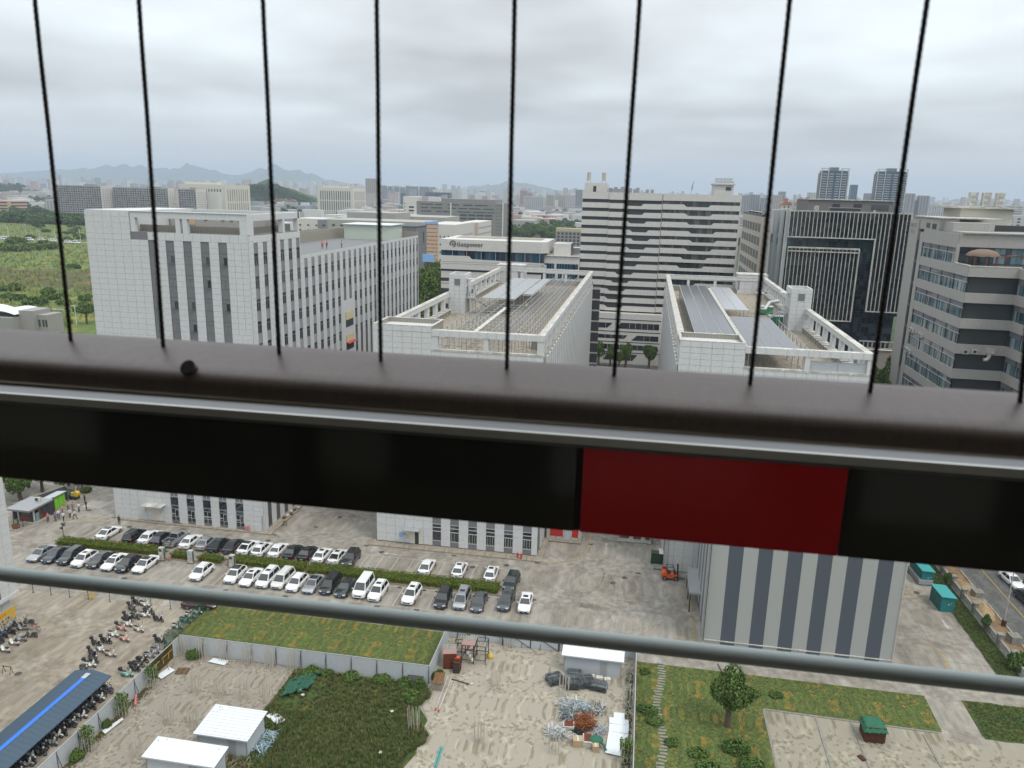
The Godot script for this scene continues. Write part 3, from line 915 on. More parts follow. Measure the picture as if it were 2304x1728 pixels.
func factory_b(second: bool) -> void:
	var x0 := 5.6 if second else -40.4
	var x1 := 31.9 if second else -14.0
	var bx1 := 14.7 if second else -31.2      # the solid block ends here
	var zf := -112.28
	var zb := -215.0
	var o: Node3D
	if second: o = thing("solar_factory", "low white factory with rows of dark solar panels on its roof, right-hand of the pair", "building", Vector3(18.7, 0, zf))
	else: o = thing("scaffold_factory", "low white factory whose roof carries a grid of bare steel posts", "building", Vector3(-27.2, 0, zf))
	var P := o.position
	var f := Vector3(0, 0, zf)
	var g := Geo.new()
	g.lohi(x0 + 0.06, x1 - 0.06, 0, 31.1, zb, zf - 0.06)
	wput("wall", g, M.joint, o)
	g = Geo.new()
	g.lohi(x0 + 0.4, x1 - 0.4, 31.1, 31.2, zb + 0.3, zf - 0.4)
	wput("roof_deck", g, M.roof_deck, o)
	clad_parts(o, M.white_panel, f, Vector3.RIGHT, x0, bx1, 29.8, 35.1, 1.45, 0.88)
	clad_parts(o, M.white_panel, f, Vector3.RIGHT, x0, bx1, 35.1, 36.0, 1.45, 0.9, 0.10)
	clad_parts(o, M.white_panel, f, Vector3.RIGHT, bx1, x1, 34.6, 35.45, 1.45, 0.85, 0.10)
	g = Geo.new()
	clad(g, f, Vector3.RIGHT, bx1, x1, 29.8, 32.4, 1.45, 0.88)
	clad(g, f, Vector3.RIGHT, x0, x1, 8.5, 29.8, 1.47, 0.8875)
	var cols := []
	if not second: cols = [-31.04, -28.11, -25.15, -22.25, -19.33, -16.34]
	var prev := x0
	for c in cols:
		clad(g, f, Vector3.RIGHT, prev, c, 0.25, 8.5, 1.55, 1.3)
		prev = c + 1.38
	if not second: clad(g, f, Vector3.RIGHT, prev, x1, 0.25, 8.5, 1.3, 1.3)
	else: clad(g, f, Vector3.RIGHT, x0, x1, 0.0, 8.5, 1.5, 1.3)
	var sx := x0 if second else x1
	var so := Vector3(sx, 0, zb if second else 0.0)
	var ux := Vector3(0, 0, 1) if second else Vector3(0, 0, -1)
	var strips := Geo.new()
	for k in 34:
		var z0 := 113.6 + 3.0 * k
		if z0 + 3.0 > 215.0: break
		var a := 215.0 - z0 - 1.75 if second else z0 + 1.35
		var b := a + 1.65 if not second else a + 1.65
		if second: a = 215.0 - (z0 + 3.0); b = a + 1.65
		clad(g, so, ux, a, b, 0.25, 31.9, 1.65, 1.775, 0.22)
		strips.lohi(sx - 0.05 if not second else sx + 0.02, sx - 0.02 if not second else sx + 0.05, 0.3, 31.6, -(z0 + 1.35), -z0)
	wput("cladding", g, M.white_panel, o).set_meta("kind", "stuff")
	var sm := wput("window_strips", strips, M.grey_panel, o)
	sm.set_meta("kind", "stuff")
	g = Geo.new()
	for k in 33:
		for j in 8:
			var y := 31.2 - 3.55 * j
			var z := -(113.6 + 3.0 * k + 0.675)
			if z < -214: continue
			var xg := sx - 0.018 if not second else sx + 0.018
			g.lohi(xg - 0.012, xg + 0.012, y - 3.4, y - 1.75, z - 0.62, z + 0.62)
	wput("side_windows", g, M.glass_dark, o).set_meta("kind", "stuff")
	g = Geo.new()
	var bl := zf - 7.0                            # rear edge of the block
	for s in [[x0, x0 + 0.95, zb, bl], [x1 - 0.95, x1, zb, zf - 0.02]]:
		g.lohi(s[0], s[1], 34.62, 35.40, s[2], s[3])
	g.lohi(bx1, x1 - 0.95, 34.62, 35.40, zf - 1.0, zf - 0.02)
	g.lohi(x0 + 0.95, x1 - 0.95, 34.62, 35.40, zb, zb + 0.9)
	wput("roof_beam", g, M.white_panel, o)
	for s in [[x0 - 0.05, x0 + 1.0, zb - 0.05, bl], [x1 - 1.0, x1 + 0.05, zb - 0.05, zf + 0.06], [bx1, x1 - 1.0, zf - 1.05, zf + 0.06], [x0 + 1.0, x1 - 1.0, zb - 0.05, zb + 0.95]]:
		bx("beam_cap", o, Vector3((s[0] + s[1]) / 2, 35.45, (s[2] + s[3]) / 2) - P, Vector3(s[1] - s[0], 0.10, s[3] - s[2]), M.white_cap)
	var posts := []
	if second: posts = [[14.7, 0.12], [23.28, 0.7], [31.55, 0.7]]
	else: posts = [[-30.75, 1.0], [-22.8, 0.72], [-14.55, 0.98]]
	for p in posts:
		bx("roof_post", o, Vector3(p[0], 33.5, zf - 0.45) - P, Vector3(p[1], 2.24, 0.9), M.white_panel)
	for k in 17:
		var z := zf - 4.2 - 6.0 * k
		if z < zb + 1: break
		for x in [x0 + 0.45, x1 - 0.45]:
			if x < bx1 and z > bl: continue
			bx("roof_post", o, Vector3(x, 33.4, z) - P, Vector3(0.62, 2.45, 1.5), M.white_panel)
	for x in [x0 + 6, x0 + 13, x0 + 19]:
		bx("roof_post", o, Vector3(x, 33.4, zb + 0.45) - P, Vector3(0.7, 2.45, 0.62), M.white_panel)
	bx("sill", o, Vector3((bx1 + x1) / 2, 32.45, zf - 0.25) - P, Vector3(x1 - bx1, 0.3, 0.75), M.white_cap)
	g = Geo.new()
	g.lohi(x0, x0 + 0.25, 31.0, 32.1, zb, bl)
	g.lohi(x1 - 0.25, x1, 31.0, 32.1, zb, zf - 0.7)
	g.lohi(x0, x1, 31.0, 32.5, zb, zb + 0.25)
	g.lohi(bx1 + 0.2, x1 - 0.3, 31.0, 32.3, zf - 0.6, zf - 0.1)
	wput("parapet", g, M.parapet, o)
	for k in 40:
		var z := zf - 8.5 - 2.2 * k
		if z < zb + 8: break
		var x := x1 - 1.25 if second else x0 + 1.25
		if absf(z + 158) < 4: continue
		bx("concrete_stub", o, Vector3(x, 31.7, z) - P, Vector3(0.7, 1.0, 1.3), M.parapet)
		bx("white_slab", o, Vector3(x + (0.25 if second else -0.25), 32.27, z) - P, Vector3(1.5, 0.14, 1.5), M.white_cap)
	g = Geo.new()
	g.lohi(x0, x0 + 0.3, 35.2, 35.95, bl, zf - 0.02)
	g.lohi(bx1 - 0.3, bx1, 34.6, 35.95, bl, zf - 0.02)
	g.lohi(x0 + 0.3, bx1 - 0.3, 35.2, 35.95, bl, bl + 0.3)
	g.lohi(x0 + 0.3, bx1 - 0.3, 35.2, 35.95, zf - 0.32, zf - 0.02)
	wput("block_parapet", g, M.parapet, o)
	g = Geo.new()
	g.lohi(x0 + 0.06, bx1 - 0.02, 31.1, 35.3, bl + 0.02, zf - 0.07)
	wput("block_wall", g, M.white_panel, o)
	for s in [[x0 - 0.08, bx1 + 0.1, zf - 0.36, zf + 0.12], [x0 - 0.08, bx1 + 0.1, bl - 0.05, bl + 0.34], [bx1 - 0.3, bx1 + 0.1, bl + 0.34, zf - 0.36], [x0 - 0.08, x0 + 0.3, bl + 0.34, zf - 0.36]]:
		bx("coping", o, Vector3((s[0] + s[1]) / 2, 36.0, (s[2] + s[3]) / 2) - P, Vector3(s[1] - s[0], 0.10, s[3] - s[2]), M.white_cap)
	var tx0 := 27.9 if second else -39.65
	var tx1 := 31.8 if second else -36.3
	g = Geo.new()
	g.lohi(tx0 + 0.05, tx1 - 0.05, 31.1, 38.6, -161.6, -156.15)
	wput("stair_tower_core", g, M.joint, o)
	g = Geo.new()
	clad(g, Vector3(0, 0, -156.1), Vector3.RIGHT, tx0, tx1, 31.2, 39.2, 1.15, 0.8)
	if second: clad(g, Vector3(tx0, 0, -161.6), Vector3(0, 0, 1), 0, 5.5, 31.2, 39.2, 1.4, 0.8)
	else: clad(g, Vector3(tx1, 0, -156.1), Vector3(0, 0, -1), 0, 5.5, 31.2, 39.2, 1.4, 0.8)
	g.lohi(tx0, tx1, 38.5, 39.35, -161.7, -161.4)
	g.lohi(tx0, tx0 + 0.3, 38.5, 39.35, -161.4, -156.1)
	g.lohi(tx1 - 0.3, tx1, 38.5, 39.35, -161.4, -156.1)
	g.lohi(tx0 + 0.3, tx1 - 0.3, 38.5, 39.35, -156.4, -156.12)
	wput("stair_tower", g, M.white_panel, o)
	bx("tower_roof", o, Vector3((tx0 + tx1) / 2, 38.68, -158.9) - P, Vector3(tx1 - tx0 - 0.6, 0.1, 5.0), M.roof_deck)
	bx("tower_window", o, Vector3((tx0 + tx1) / 2 + (0.0 if second else 0.1), 37.75, -156.02) - P, Vector3(1.15, 1.35, 0.06), M.grey_panel)
	var inx := tx0 - 0.9 if second else tx1 + 0.9
	bx("tower_awning", o, Vector3(inx, 38.3, -158.0) - P, Vector3(1.8, 0.12, 1.6), M.white_cap)
	bx("tower_door", o, Vector3(tx0 - 0.03 if second else tx1 + 0.03, 35.6, -158.0) - P, Vector3(0.06, 2.1, 1.1), M.louvre)
	g = Geo.new()
	var dirx := -1.0 if second else 1.0
	g.lohi(minf(inx - 0.8, inx + 0.8), maxf(inx - 0.8, inx + 0.8), 34.35, 34.5, -159.4, -156.6)
	for p in [[inx - 0.7, -156.7], [inx + 0.7, -156.7], [inx - 0.7, -159.3], [inx + 0.7, -159.3]]:
		g.bar(Vector3(p[0], 31.2, p[1]), Vector3(p[0], 35.5, p[1]), 0.12)
	for e in [[-156.7, -156.7], [-159.3, -159.3]]:
		g.bar(Vector3(inx - 0.8, 35.5, e[0]), Vector3(inx + 0.8, 35.5, e[1]), 0.07)
		g.bar(Vector3(inx - 0.8, 35.0, e[0]), Vector3(inx + 0.8, 35.0, e[1]), 0.05)
	var sx0 := inx + dirx * 0.9
	for zz in [-157.0, -158.2]:
		g.bar(Vector3(sx0, 34.4, zz), Vector3(sx0 + dirx * 4.2, 31.3, zz), 0.18)
		g.bar(Vector3(sx0, 35.4, zz), Vector3(sx0 + dirx * 4.2, 32.3, zz), 0.06)
	for k in 15:
		g.lohi(minf(sx0 + dirx * 0.28 * k, sx0 + dirx * (0.28 * k + 0.3)), maxf(sx0 + dirx * 0.28 * k, sx0 + dirx * (0.28 * k + 0.3)), 34.3 - 0.21 * k, 34.34 - 0.21 * k, -158.15, -157.05)
	wput("roof_stair", g, M.steel, o)
	var kx0 := 24.4 if second else -40.7
	g = Geo.new()
	clad(g, Vector3(0, 0, -214.3), Vector3.RIGHT, kx0, kx0 + 7.6, 31.2, 36.2, 1.9, 1.25)
	g.lohi(kx0 + 0.05, kx0 + 7.55, 31.1, 36.1, -220, -214.36)
	wput("corner_box", g, M.white_panel, o)
	bx("corner_box_cap", o, Vector3(kx0 + 3.8, 36.25, -217.2) - P, Vector3(7.9, 0.12, 6.1), M.white_cap)
	if second: bx("gutter", o, Vector3(15.2, 34.85, -152) - P, Vector3(0.62, 0.2, 77), M.white_cap)
	else: bx("gutter", o, Vector3(-25.3, 34.85, -128.6) - P, Vector3(0.66, 0.2, 30), M.white_cap)
	if second:
		for k in 2:
			bx("screen_panel", o, Vector3(25.5 + 3.85 * k, 33.15, zf - 0.3) - P, Vector3(3.75, 1.5, 0.06), M.hoarding)
		g = Geo.new()
		for k in 30:
			g.lohi(23.75 + 0.25 * k, 23.79 + 0.25 * k, 32.45, 33.9, zf - 0.27, zf - 0.245)
		g.bar(Vector3(23.6, 33.95, zf - 0.25), Vector3(31.3, 33.95, zf - 0.25), 0.06)
		g.bar(Vector3(27.45, 32.4, zf - 0.22), Vector3(27.45, 34.6, zf - 0.22), 0.06)
		wput("screen_ribs", g, M.galv, o)
	else:
		dark_side_tower(o)
		factory_b_foot(o, cols)
	roof_steel(second)
func dark_side_tower(o: Node3D) -> void:      # stack of dark panels with pale bands at the rear corner
	for k in 9:
		bx("dark_panel", o, Vector3(-13.05, 29.2 - 3.0 * k, -215.2) - o.position, Vector3(2.4, 2.55, 0.4), M.charcoal)
		bx("pale_band", o, Vector3(-13.05, 30.7 - 3.0 * k, -215.15) - o.position, Vector3(2.5, 0.42, 0.55), M.white_cap)
	bx("dark_wall", o, Vector3(-13.0, 15.5, -216.4) - o.position, Vector3(2.2, 31.0, 2.0), M.charcoal)
func factory_b_foot(o: Node3D, cols: Array) -> void:
	var zf := -112.28
	var g := Geo.new()
	for c in cols:
		g.lohi(c + 0.03, c + 1.35, 0.3, 8.4, zf - 0.07, zf - 0.03)
	wput("ground_floor_glass", g, M.glass_dark, o)
	for i in cols.size():
		var c: float = cols[i] + 0.69
		bx("spandrel", o, Vector3(c, 4.6, zf) - o.position, Vector3(1.36, 1.1, 0.06), M.grey_panel)
		bx("spandrel", o, Vector3(c, 0.62, zf) - o.position, Vector3(1.36, 0.75, 0.06), M.grey_panel)
		for y in [1.1, 2.75, 3.4, 4.0]:
			bx("glazing_bar", o, Vector3(c, y, zf + 0.02) - o.position, Vector3(1.36, 0.10, 0.08), M.alu)
		if i < 1: continue
		var s := Geo.new()    # opened casements
		for k in 2 + int(i > 1):
			var b := Basis(Vector3.UP, 0.5)
			for e in [0.0, 0.36]:
				s.box(Vector3(c - 0.45 + 0.42 * k, 1.95, zf + 0.05) + b * Vector3(e, 0, 0), Vector3(0.045, 1.5, 0.045))
			for y in [1.22, 2.68]:
				s.bar(Vector3(c - 0.45 + 0.42 * k, y, zf + 0.05), Vector3(c - 0.45 + 0.42 * k, y, zf + 0.05) + b * Vector3(0.36, 0, 0), 0.045)
		wput("open_casements", s, M.white_cap, o)
	bx("entrance_door", o, Vector3(-34.4, 1.4, zf + 0.1) - o.position, Vector3(0.85, 2.3, 0.1), M.cream)
	bx("entrance_door", o, Vector3(-33.05, 1.4, zf + 0.1) - o.position, Vector3(0.55, 2.3, 0.1), M.cream)
	bx("doorway", o, Vector3(-33.65, 1.4, zf + 0.09) - o.position, Vector3(0.65, 2.3, 0.1), M.dark_slit)
	var c := Geo.new()
	c.lohi(-35.7, -33.0, 2.95, 3.0, zf + 0.1, zf + 1.5)
	wput("glass_canopy", c, M.louvre, o)
	for x in [-35.7, -34.8, -33.9, -33.0]:
		bx("canopy_arm", o, Vector3(x, 2.93, zf + 0.8) - o.position, Vector3(0.07, 0.07, 1.5), M.steel)
	bx("notice_board", o, Vector3(-36.3, 1.6, zf + 0.1) - o.position, Vector3(0.6, 0.85, 0.05), M.blue_sign)
	bx("poster", o, Vector3(-35.7, 1.75, zf + 0.1) - o.position, Vector3(0.4, 0.4, 0.04), mat("poster_orange", 0.5, 0.25, 0.12))
	bx("poster", o, Vector3(-35.35, 1.3, zf + 0.1) - o.position, Vector3(0.45, 0.55, 0.04), M.white_cap)
	hydrant(-16.9, -110.95, "red fire hydrant at the foot of the scaffold-roofed factory, outer of two", M.red)
	hydrant(-16.3, -110.8, "red fire hydrant at the foot of the scaffold-roofed factory, nearest its corner", M.red)
func solar_array(label: String, x0: float, x1: float, z0: float, z1: float, y: float, lanes: int, pitch: float, m: Material, tilt := 0.05) -> void:
	var o := thing("solar_array", label, "solar panels", Vector3((x0 + x1) / 2, y, z0), 0.0, "solar arrays on the factory roofs")
	var w := (x1 - x0) / lanes
	var n := int((z0 - z1) / pitch)
	var b := Basis(Vector3.RIGHT, tilt)
	for i in lanes:
		for k in n:
			bx("panel", o, Vector3(x0 - o.position.x + (i + 0.5) * w, 0.0, -(k + 0.5) * pitch), Vector3(w - 0.14, 0.035, pitch - 0.09), m, b)
	var g := Geo.new()
	for i in lanes + 1:
		g.lohi(x0 - o.position.x + i * w - 0.05, x0 - o.position.x + i * w + 0.05, -0.18, -0.05, -(z0 - z1), 0)
	for k in range(0, n, 6):
		g.bar(Vector3(x0 - o.position.x, -0.22, -k * pitch), Vector3(x1 - o.position.x, -0.22, -k * pitch), 0.12)
	put("rail_frame", g, M.solar_frame, o)
	for k in range(0, n, 4):
		for x in [x0 - o.position.x + 0.1, x1 - o.position.x - 0.1]:
			rod("post", o, Vector3(x, 31.2 - y, -k * pitch - 0.2), Vector3(x, -0.2, -k * pitch - 0.2), 0.06, M.steel)
func roof_steel(second: bool) -> void:
	if second:
		solar_array("long array of dark panels along the left of the solar roof", 8.56, 15.0, -123.5, -197.0, 34.75, 3, 1.12, M.solar)
		solar_array("nearer right-hand array of grey panels on the solar roof", 15.75, 23.0, -116.8, -147.8, 34.70, 3, 1.12, M.solar)
		solar_array("farther pale array beside the white gutter on the solar roof", 15.7, 20.4, -156.2, -195.0, 34.75, 2, 1.6, M.solar_pale)
		var s := thing("steel_lattice", "bare steel posts and braces beside the near solar array", "steel frame", Vector3(24.5, 31.2, -118))
		for k in 9:
			rod("post", s, Vector3(0, 0, -3.4 * k), Vector3(0, 3.3, -3.4 * k), 0.05, M.steel)
			if k < 8:
				rod("brace", s, Vector3(0, 1.6, -3.4 * k), Vector3(0, 3.2, -3.4 * k - 1.7), 0.035, M.steel)
				rod("brace", s, Vector3(0, 1.6, -3.4 * (k + 1)), Vector3(0, 3.2, -3.4 * k - 1.7), 0.035, M.steel)
		rod("rail", s, Vector3(0, 3.3, 0), Vector3(0, 3.3, -29), 0.05, M.steel)
		for p in [[26.8, -163.0, "nearer"], [26.5, -177.0, "farther"]]:
			var u := thing("green_roof_unit", "%s green machine box on the solar roof" % p[2], "machine", Vector3(p[0], 31.2, p[1]), 0.0, "green machines on the solar roof")
			bx("casing", u, Vector3(0, 1.0, 0), Vector3(3.2, 1.5, 2.4), mat("green_paint", 0.04, 0.22, 0.09, 0.5))
			for x in [-1.3, 1.3]:
				bx("leg", u, Vector3(x, 0.13, 0), Vector3(0.2, 0.26, 2.2), M.steel)
			bx("lid", u, Vector3(0, 1.78, 0), Vector3(3.3, 0.06, 2.5), M.galv)
		var d := thing("exhaust_duct", "silver exhaust duct with a hooded stack on the solar roof", "duct", Vector3(24.2, 31.2, -171))
		var g := Geo.new()
		g.cyl(Vector3.ZERO, Vector3(0, 5.2, 0), 0.42, 0.42, 12)
		put("stack", g, M.galv, d)
		g = Geo.new()
		g.cyl(Vector3(0, 5.3, 0), Vector3(0, 5.8, 0), 0.95, 0.2, 12)
		put("hood", g, M.galv, d)
		g = Geo.new()
		g.tube(PackedVector3Array([Vector3(0, 2.0, 0), Vector3(1.2, 2.0, 1.0), Vector3(2.4, 3.2, -1.5), Vector3(4.4, 3.4, -3.0)]), 0.38, 10)
		put("elbow", g, M.galv, d)
	else:
		solar_array("pale grey panel canopy at the rear of the scaffold roof", -32.9, -26.0, -156.4, -196.5, 34.72, 2, 2.0, M.solar_pale, 0.0)
		solar_array("narrow pale grey panel strip right of the rear canopy", -25.6, -23.6, -165.0, -197.0, 34.72, 1, 2.0, M.solar_pale, 0.0)
		var s := thing("steel_scaffold", "grid of bare galvanised posts and rails covering the factory roof", "steel frame", Vector3(-24, 31.2, -114))
		var xs := [-31.2, -29.2, -27.2, -23.4, -21.4, -19.4, -17.6]
		for i in xs.size():
			var x: float = xs[i] + 24.0
			for k in 28:
				var z := -1.2 - 3.3 * k
				if i < 3 and k > 12: continue
				var h := 3.3 if k % 2 == 0 or i % 2 == 0 else 2.9
				rod("post", s, Vector3(x, 0, z), Vector3(x, h, z), 0.055, M.steel)
				bx("footing", s, Vector3(x, 0.08, z), Vector3(0.5, 0.16, 0.5), M.white_cap)
			var zl := -92.0 if i > 2 else -42.0
			rod("rail", s, Vector3(x, 3.32, -0.6), Vector3(x, 3.32, zl), 0.06, M.steel)
			if i > 2: rod("rail", s, Vector3(x + 0.5, 3.0, -0.6), Vector3(x + 0.5, 3.0, zl), 0.045, M.steel)
		for k in 13:
			var z := -1.2 - 3.3 * k
			rod("cross_rail", s, Vector3(-7.2, 2.5, z), Vector3(3.5, 2.5, z), 0.045, M.steel)
			rod("cross_rail", s, Vector3(-7.2, 1.5, z), Vector3(3.5, 1.5, z), 0.04, M.steel)
			for x in [-6.2, -2.2, 1.6]:
				rod("brace", s, Vector3(x, 2.5, z), Vector3(x + 1.0, 3.3, z), 0.035, M.steel)
				rod("brace", s, Vector3(x, 2.5, z), Vector3(x - 1.0, 3.3, z), 0.035, M.steel)
		for k in range(13, 28):
			var z := -1.2 - 3.3 * k
			rod("cross_rail", s, Vector3(0.6, 2.9, z), Vector3(6.4, 2.9, z), 0.05, M.steel)
		var h := thing("roof_hut", "small white tank and lid near the right edge of the scaffold roof", "tank", Vector3(-16.6, 31.2, -124.0))
		var g := Geo.new()
		g.cyl(Vector3.ZERO, Vector3(0, 1.9, 0), 1.0, 1.0, 16)
		put("tank", g, M.parapet, h)
		g = Geo.new()
		g.cyl(Vector3(0, 1.9, 0), Vector3(0, 2.0, 0), 1.2, 1.2, 16)
		put("lid", g, M.white_cap, h)
func pane_row(g: Geo, o: Vector3, ux: Vector3, x0: float, x1: float, y0: float, y1: float, w: float, pal: Array) -> void:
	var n := ux.cross(Vector3.UP)
	var k := maxi(1, roundi((x1 - x0) / w))
	var s := (x1 - x0) / k
	for i in k:
		g.col = pal[rng.randi() % pal.size()]
		var a := o + ux * (x0 + i * s + 0.03) + n * rng.randf_range(-0.012, 0.012)
		var b := o + ux * (x0 + (i + 1) * s - 0.03) + n * rng.randf_range(-0.012, 0.012)
		g.quad(a + Vector3.UP * y0, b + Vector3.UP * y0, b + Vector3.UP * y1, a + Vector3.UP * y1)
	g.col = Color.WHITE
func poly_part(called: String, parent: Node3D, pts: Array, z0: float, z1: float, m: Material) -> MeshInstance3D:
	var g := Geo.new()
	var p := PackedVector2Array()
	for q in pts:
		p.append(Vector2(q[0], q[1]))
	g.prism(p, z0, z1)
	return wput(called, g, m, parent)
var DARK := [Color(0.02, 0.028, 0.03), Color(0.028, 0.038, 0.04), Color(0.05, 0.062, 0.062), Color(0.10, 0.105, 0.095), Color(0.03, 0.035, 0.035)]
var BLUE := [Color(0.012, 0.04, 0.075), Color(0.015, 0.055, 0.10), Color(0.02, 0.07, 0.105), Color(0.012, 0.018, 0.03), Color(0.05, 0.09, 0.12)]
func stepped_office() -> void:
	var o := thing("stepped_office", "tall white office tower whose window bands step down in a shifting notch", "building", Vector3(3, 0, -265))
	var g := Geo.new()
	g.lohi(-22.0, -13.1, 18, 56.4, -281, -265.6)
	g.lohi(-13.1, 28.6, 18, 56.4, -285, -265.35)
	wput("wall", g, M.dark_slit, o)
	var mid := [-5.0, -4.6, -3.7, -2.9, -2.3, -3.4, -4.8, -5.9, -7.0, -8.2, -9.3, -9.8]
	var rgt := [15.3, 16.0, 16.6, 17.4, 18.0, 16.8, 15.5, 14.5, 13.4, 12.4, 11.6, 12.0]
	for blk in 3:
		var x0: float = [-22.0, -13.1, 4.25][blk]
		var x1: float = [-13.15, 4.05, 28.6][blk]
		var zf: float = [-265.3, -265.0, -264.8][blk]
		var ytop: float = [54.45, 54.35, 54.5][blk]
		bx("roof_band", o, Vector3((x0 + x1) / 2, (ytop + 56.7) / 2, zf - 0.3) - o.position, Vector3(x1 - x0, 56.7 - ytop, 0.6), M.office_white)
		var glass := Geo.new()
		for k in 13:
			var wt := ytop - 2.82 * k
			var wb := wt - 1.12
			var nb := wt - 2.82
			if wt < 19.5: break
			pane_row(glass, Vector3(0, 0, zf - 0.42), Vector3.RIGHT, x0 + 0.3, x1 - 0.3, wb - 0.8, wt, 0.85, DARK)
			var pts := [[x0, nb], [x1, nb], [x1, wb]]
			if blk > 0:
				var c: float = mid[mini(k, 11)] if blk == 1 else rgt[mini(k, 11)]
				var hw := 2.2 if blk == 1 else 3.4
				pts += [[minf(c + hw + 0.9, x1 - 0.1), wb], [minf(c + hw + 0.1, x1 - 0.3), wb - 0.72], [c - hw, wb - 0.72], [c - hw - 0.9, wb]]
			pts.append([x0, wb])
			poly_part("wall_band", o, pts, zf - 0.55, zf, M.office_white)
			for s in range(1, int((x1 - x0) / 2.4)):
				bx("band_joint", o, Vector3(x0 + 2.4 * s, (wb + nb) / 2 - 0.4, zf + 0.004) - o.position, Vector3(0.05, 0.9, 0.012), M.beige)
		var gm := wput("window_panes", glass, M.glass_v, o)
		gm.set_meta("kind", "stuff")
		bx("seam", o, Vector3(x1 + 0.06, 37, zf - 0.35) - o.position, Vector3(0.14, 39, 0.3), M.beige)
	bx("end_wall", o, Vector3(28.85, 37.4, -275) - o.position, Vector3(0.5, 38.6, 20), M.office_white)
	g = Geo.new()
	g.lohi(-14.9, 6.4, 0, 17.2, -290, -262.4)
	wput("podium", g, M.office_white, o)
	for y in [15.15, 11.05, 7.5, 3.9]:
		bx("shadow_gap", o, Vector3(-4.2, y, -262.38) - o.position, Vector3(21.3, 0.26, 0.08), M.dark_slit)
	for p in [[[-14.8, 13.9], [-9.6, 13.9], [-11.5, 12.15], [-14.8, 12.15]], [[-6.8, 14.1], [5.8, 14.1], [5.8, 12.1], [-8.6, 12.1]], [[-14.8, 9.9], [-4.5, 9.9], [-5.6, 8.65], [-14.8, 8.65]], [[-1.3, 9.95], [5.8, 9.95], [5.8, 8.2], [-3.2, 8.2]], [[-13, 6.6], [5.6, 6.6], [5.6, 4.9], [-13, 4.9]], [[-11.0, 3.3], [-0.8, 3.3], [-2.4, 1.2], [-12.4, 1.2]]]:
		poly_part("window", o, p, -262.40, -262.34, M.glass_dark)
		for x in range(int(p[0][0]) + 2, int(p[1][0]), 2):
			bx("mullion", o, Vector3(x, (p[0][1] + p[2][1]) / 2, -262.30) - o.position, Vector3(0.10, absf(p[0][1] - p[2][1]), 0.05), M.alu)
	g = Geo.new()
	g.lohi(-21.8, -14.3, 56.5, 59.6, -279, -268)
	g.lohi(20.4, 26.4, 56.5, 59.9, -279, -267)
	g.lohi(20.0, 27.0, 59.9, 60.3, -279.5, -266.4)
	wput("roof_house", g, M.office_white, o)
	bx("door", o, Vector3(-18.3, 57.6, -267.95) - o.position, Vector3(1.0, 2.0, 0.1), M.dark_slit)
	bx("roof_window", o, Vector3(24.8, 58.7, -266.95) - o.position, Vector3(1.7, 1.1, 0.1), M.glass_dark)
	for x in [-20.6, -15.6]:
		var t := Geo.new()
		t.cyl(Vector3(x, 60.4, -271), Vector3(x, 63.0, -271), 0.65, 0.65, 14)
		wput("water_tank", t, M.beige, o)
		for dx in [-0.5, 0.5]:
			rod("tank_leg", o, Vector3(x + dx, 59.6, -271) - o.position, Vector3(x + dx, 60.5, -271) - o.position, 0.07, M.steel)
	for i in 4:
		for j in 2:
			bx("cooling_unit", o, Vector3(21.4 + 1.45 * i, 61.0 + 0.75 * j, -272) - o.position, Vector3(1.2, 0.62, 1.6), M.galv)
	bx("roof_rail", o, Vector3(23.4, 60.7, -267) - o.position, Vector3(6.0, 0.5, 0.08), M.galv)
	for p in [[-13.4, 1.6], [-11.6, 1.9], [-9.4, 2.0], [-6.6, 1.6], [-4.2, 1.8], [-1.0, 1.3], [0.6, 1.3]]:
		bx("roof_unit", o, Vector3(p[0], 56.6 + p[1] / 2, -274) - o.position, Vector3(1.1, p[1], 2.0), M.louvre)
	g = Geo.new()
	g.tube(PackedVector3Array([Vector3(13.2, 56.6, -270), Vector3(13.3, 59.0, -270), Vector3(13.9, 60.9, -270)]), 0.07, 5)
	g.tube(PackedVector3Array([Vector3(13.9, 60.9, -270), Vector3(13.6, 59.6, -269.7), Vector3(13.5, 58.2, -270)]), 0.12, 5)
	wput("mast", g, M.steel, o)
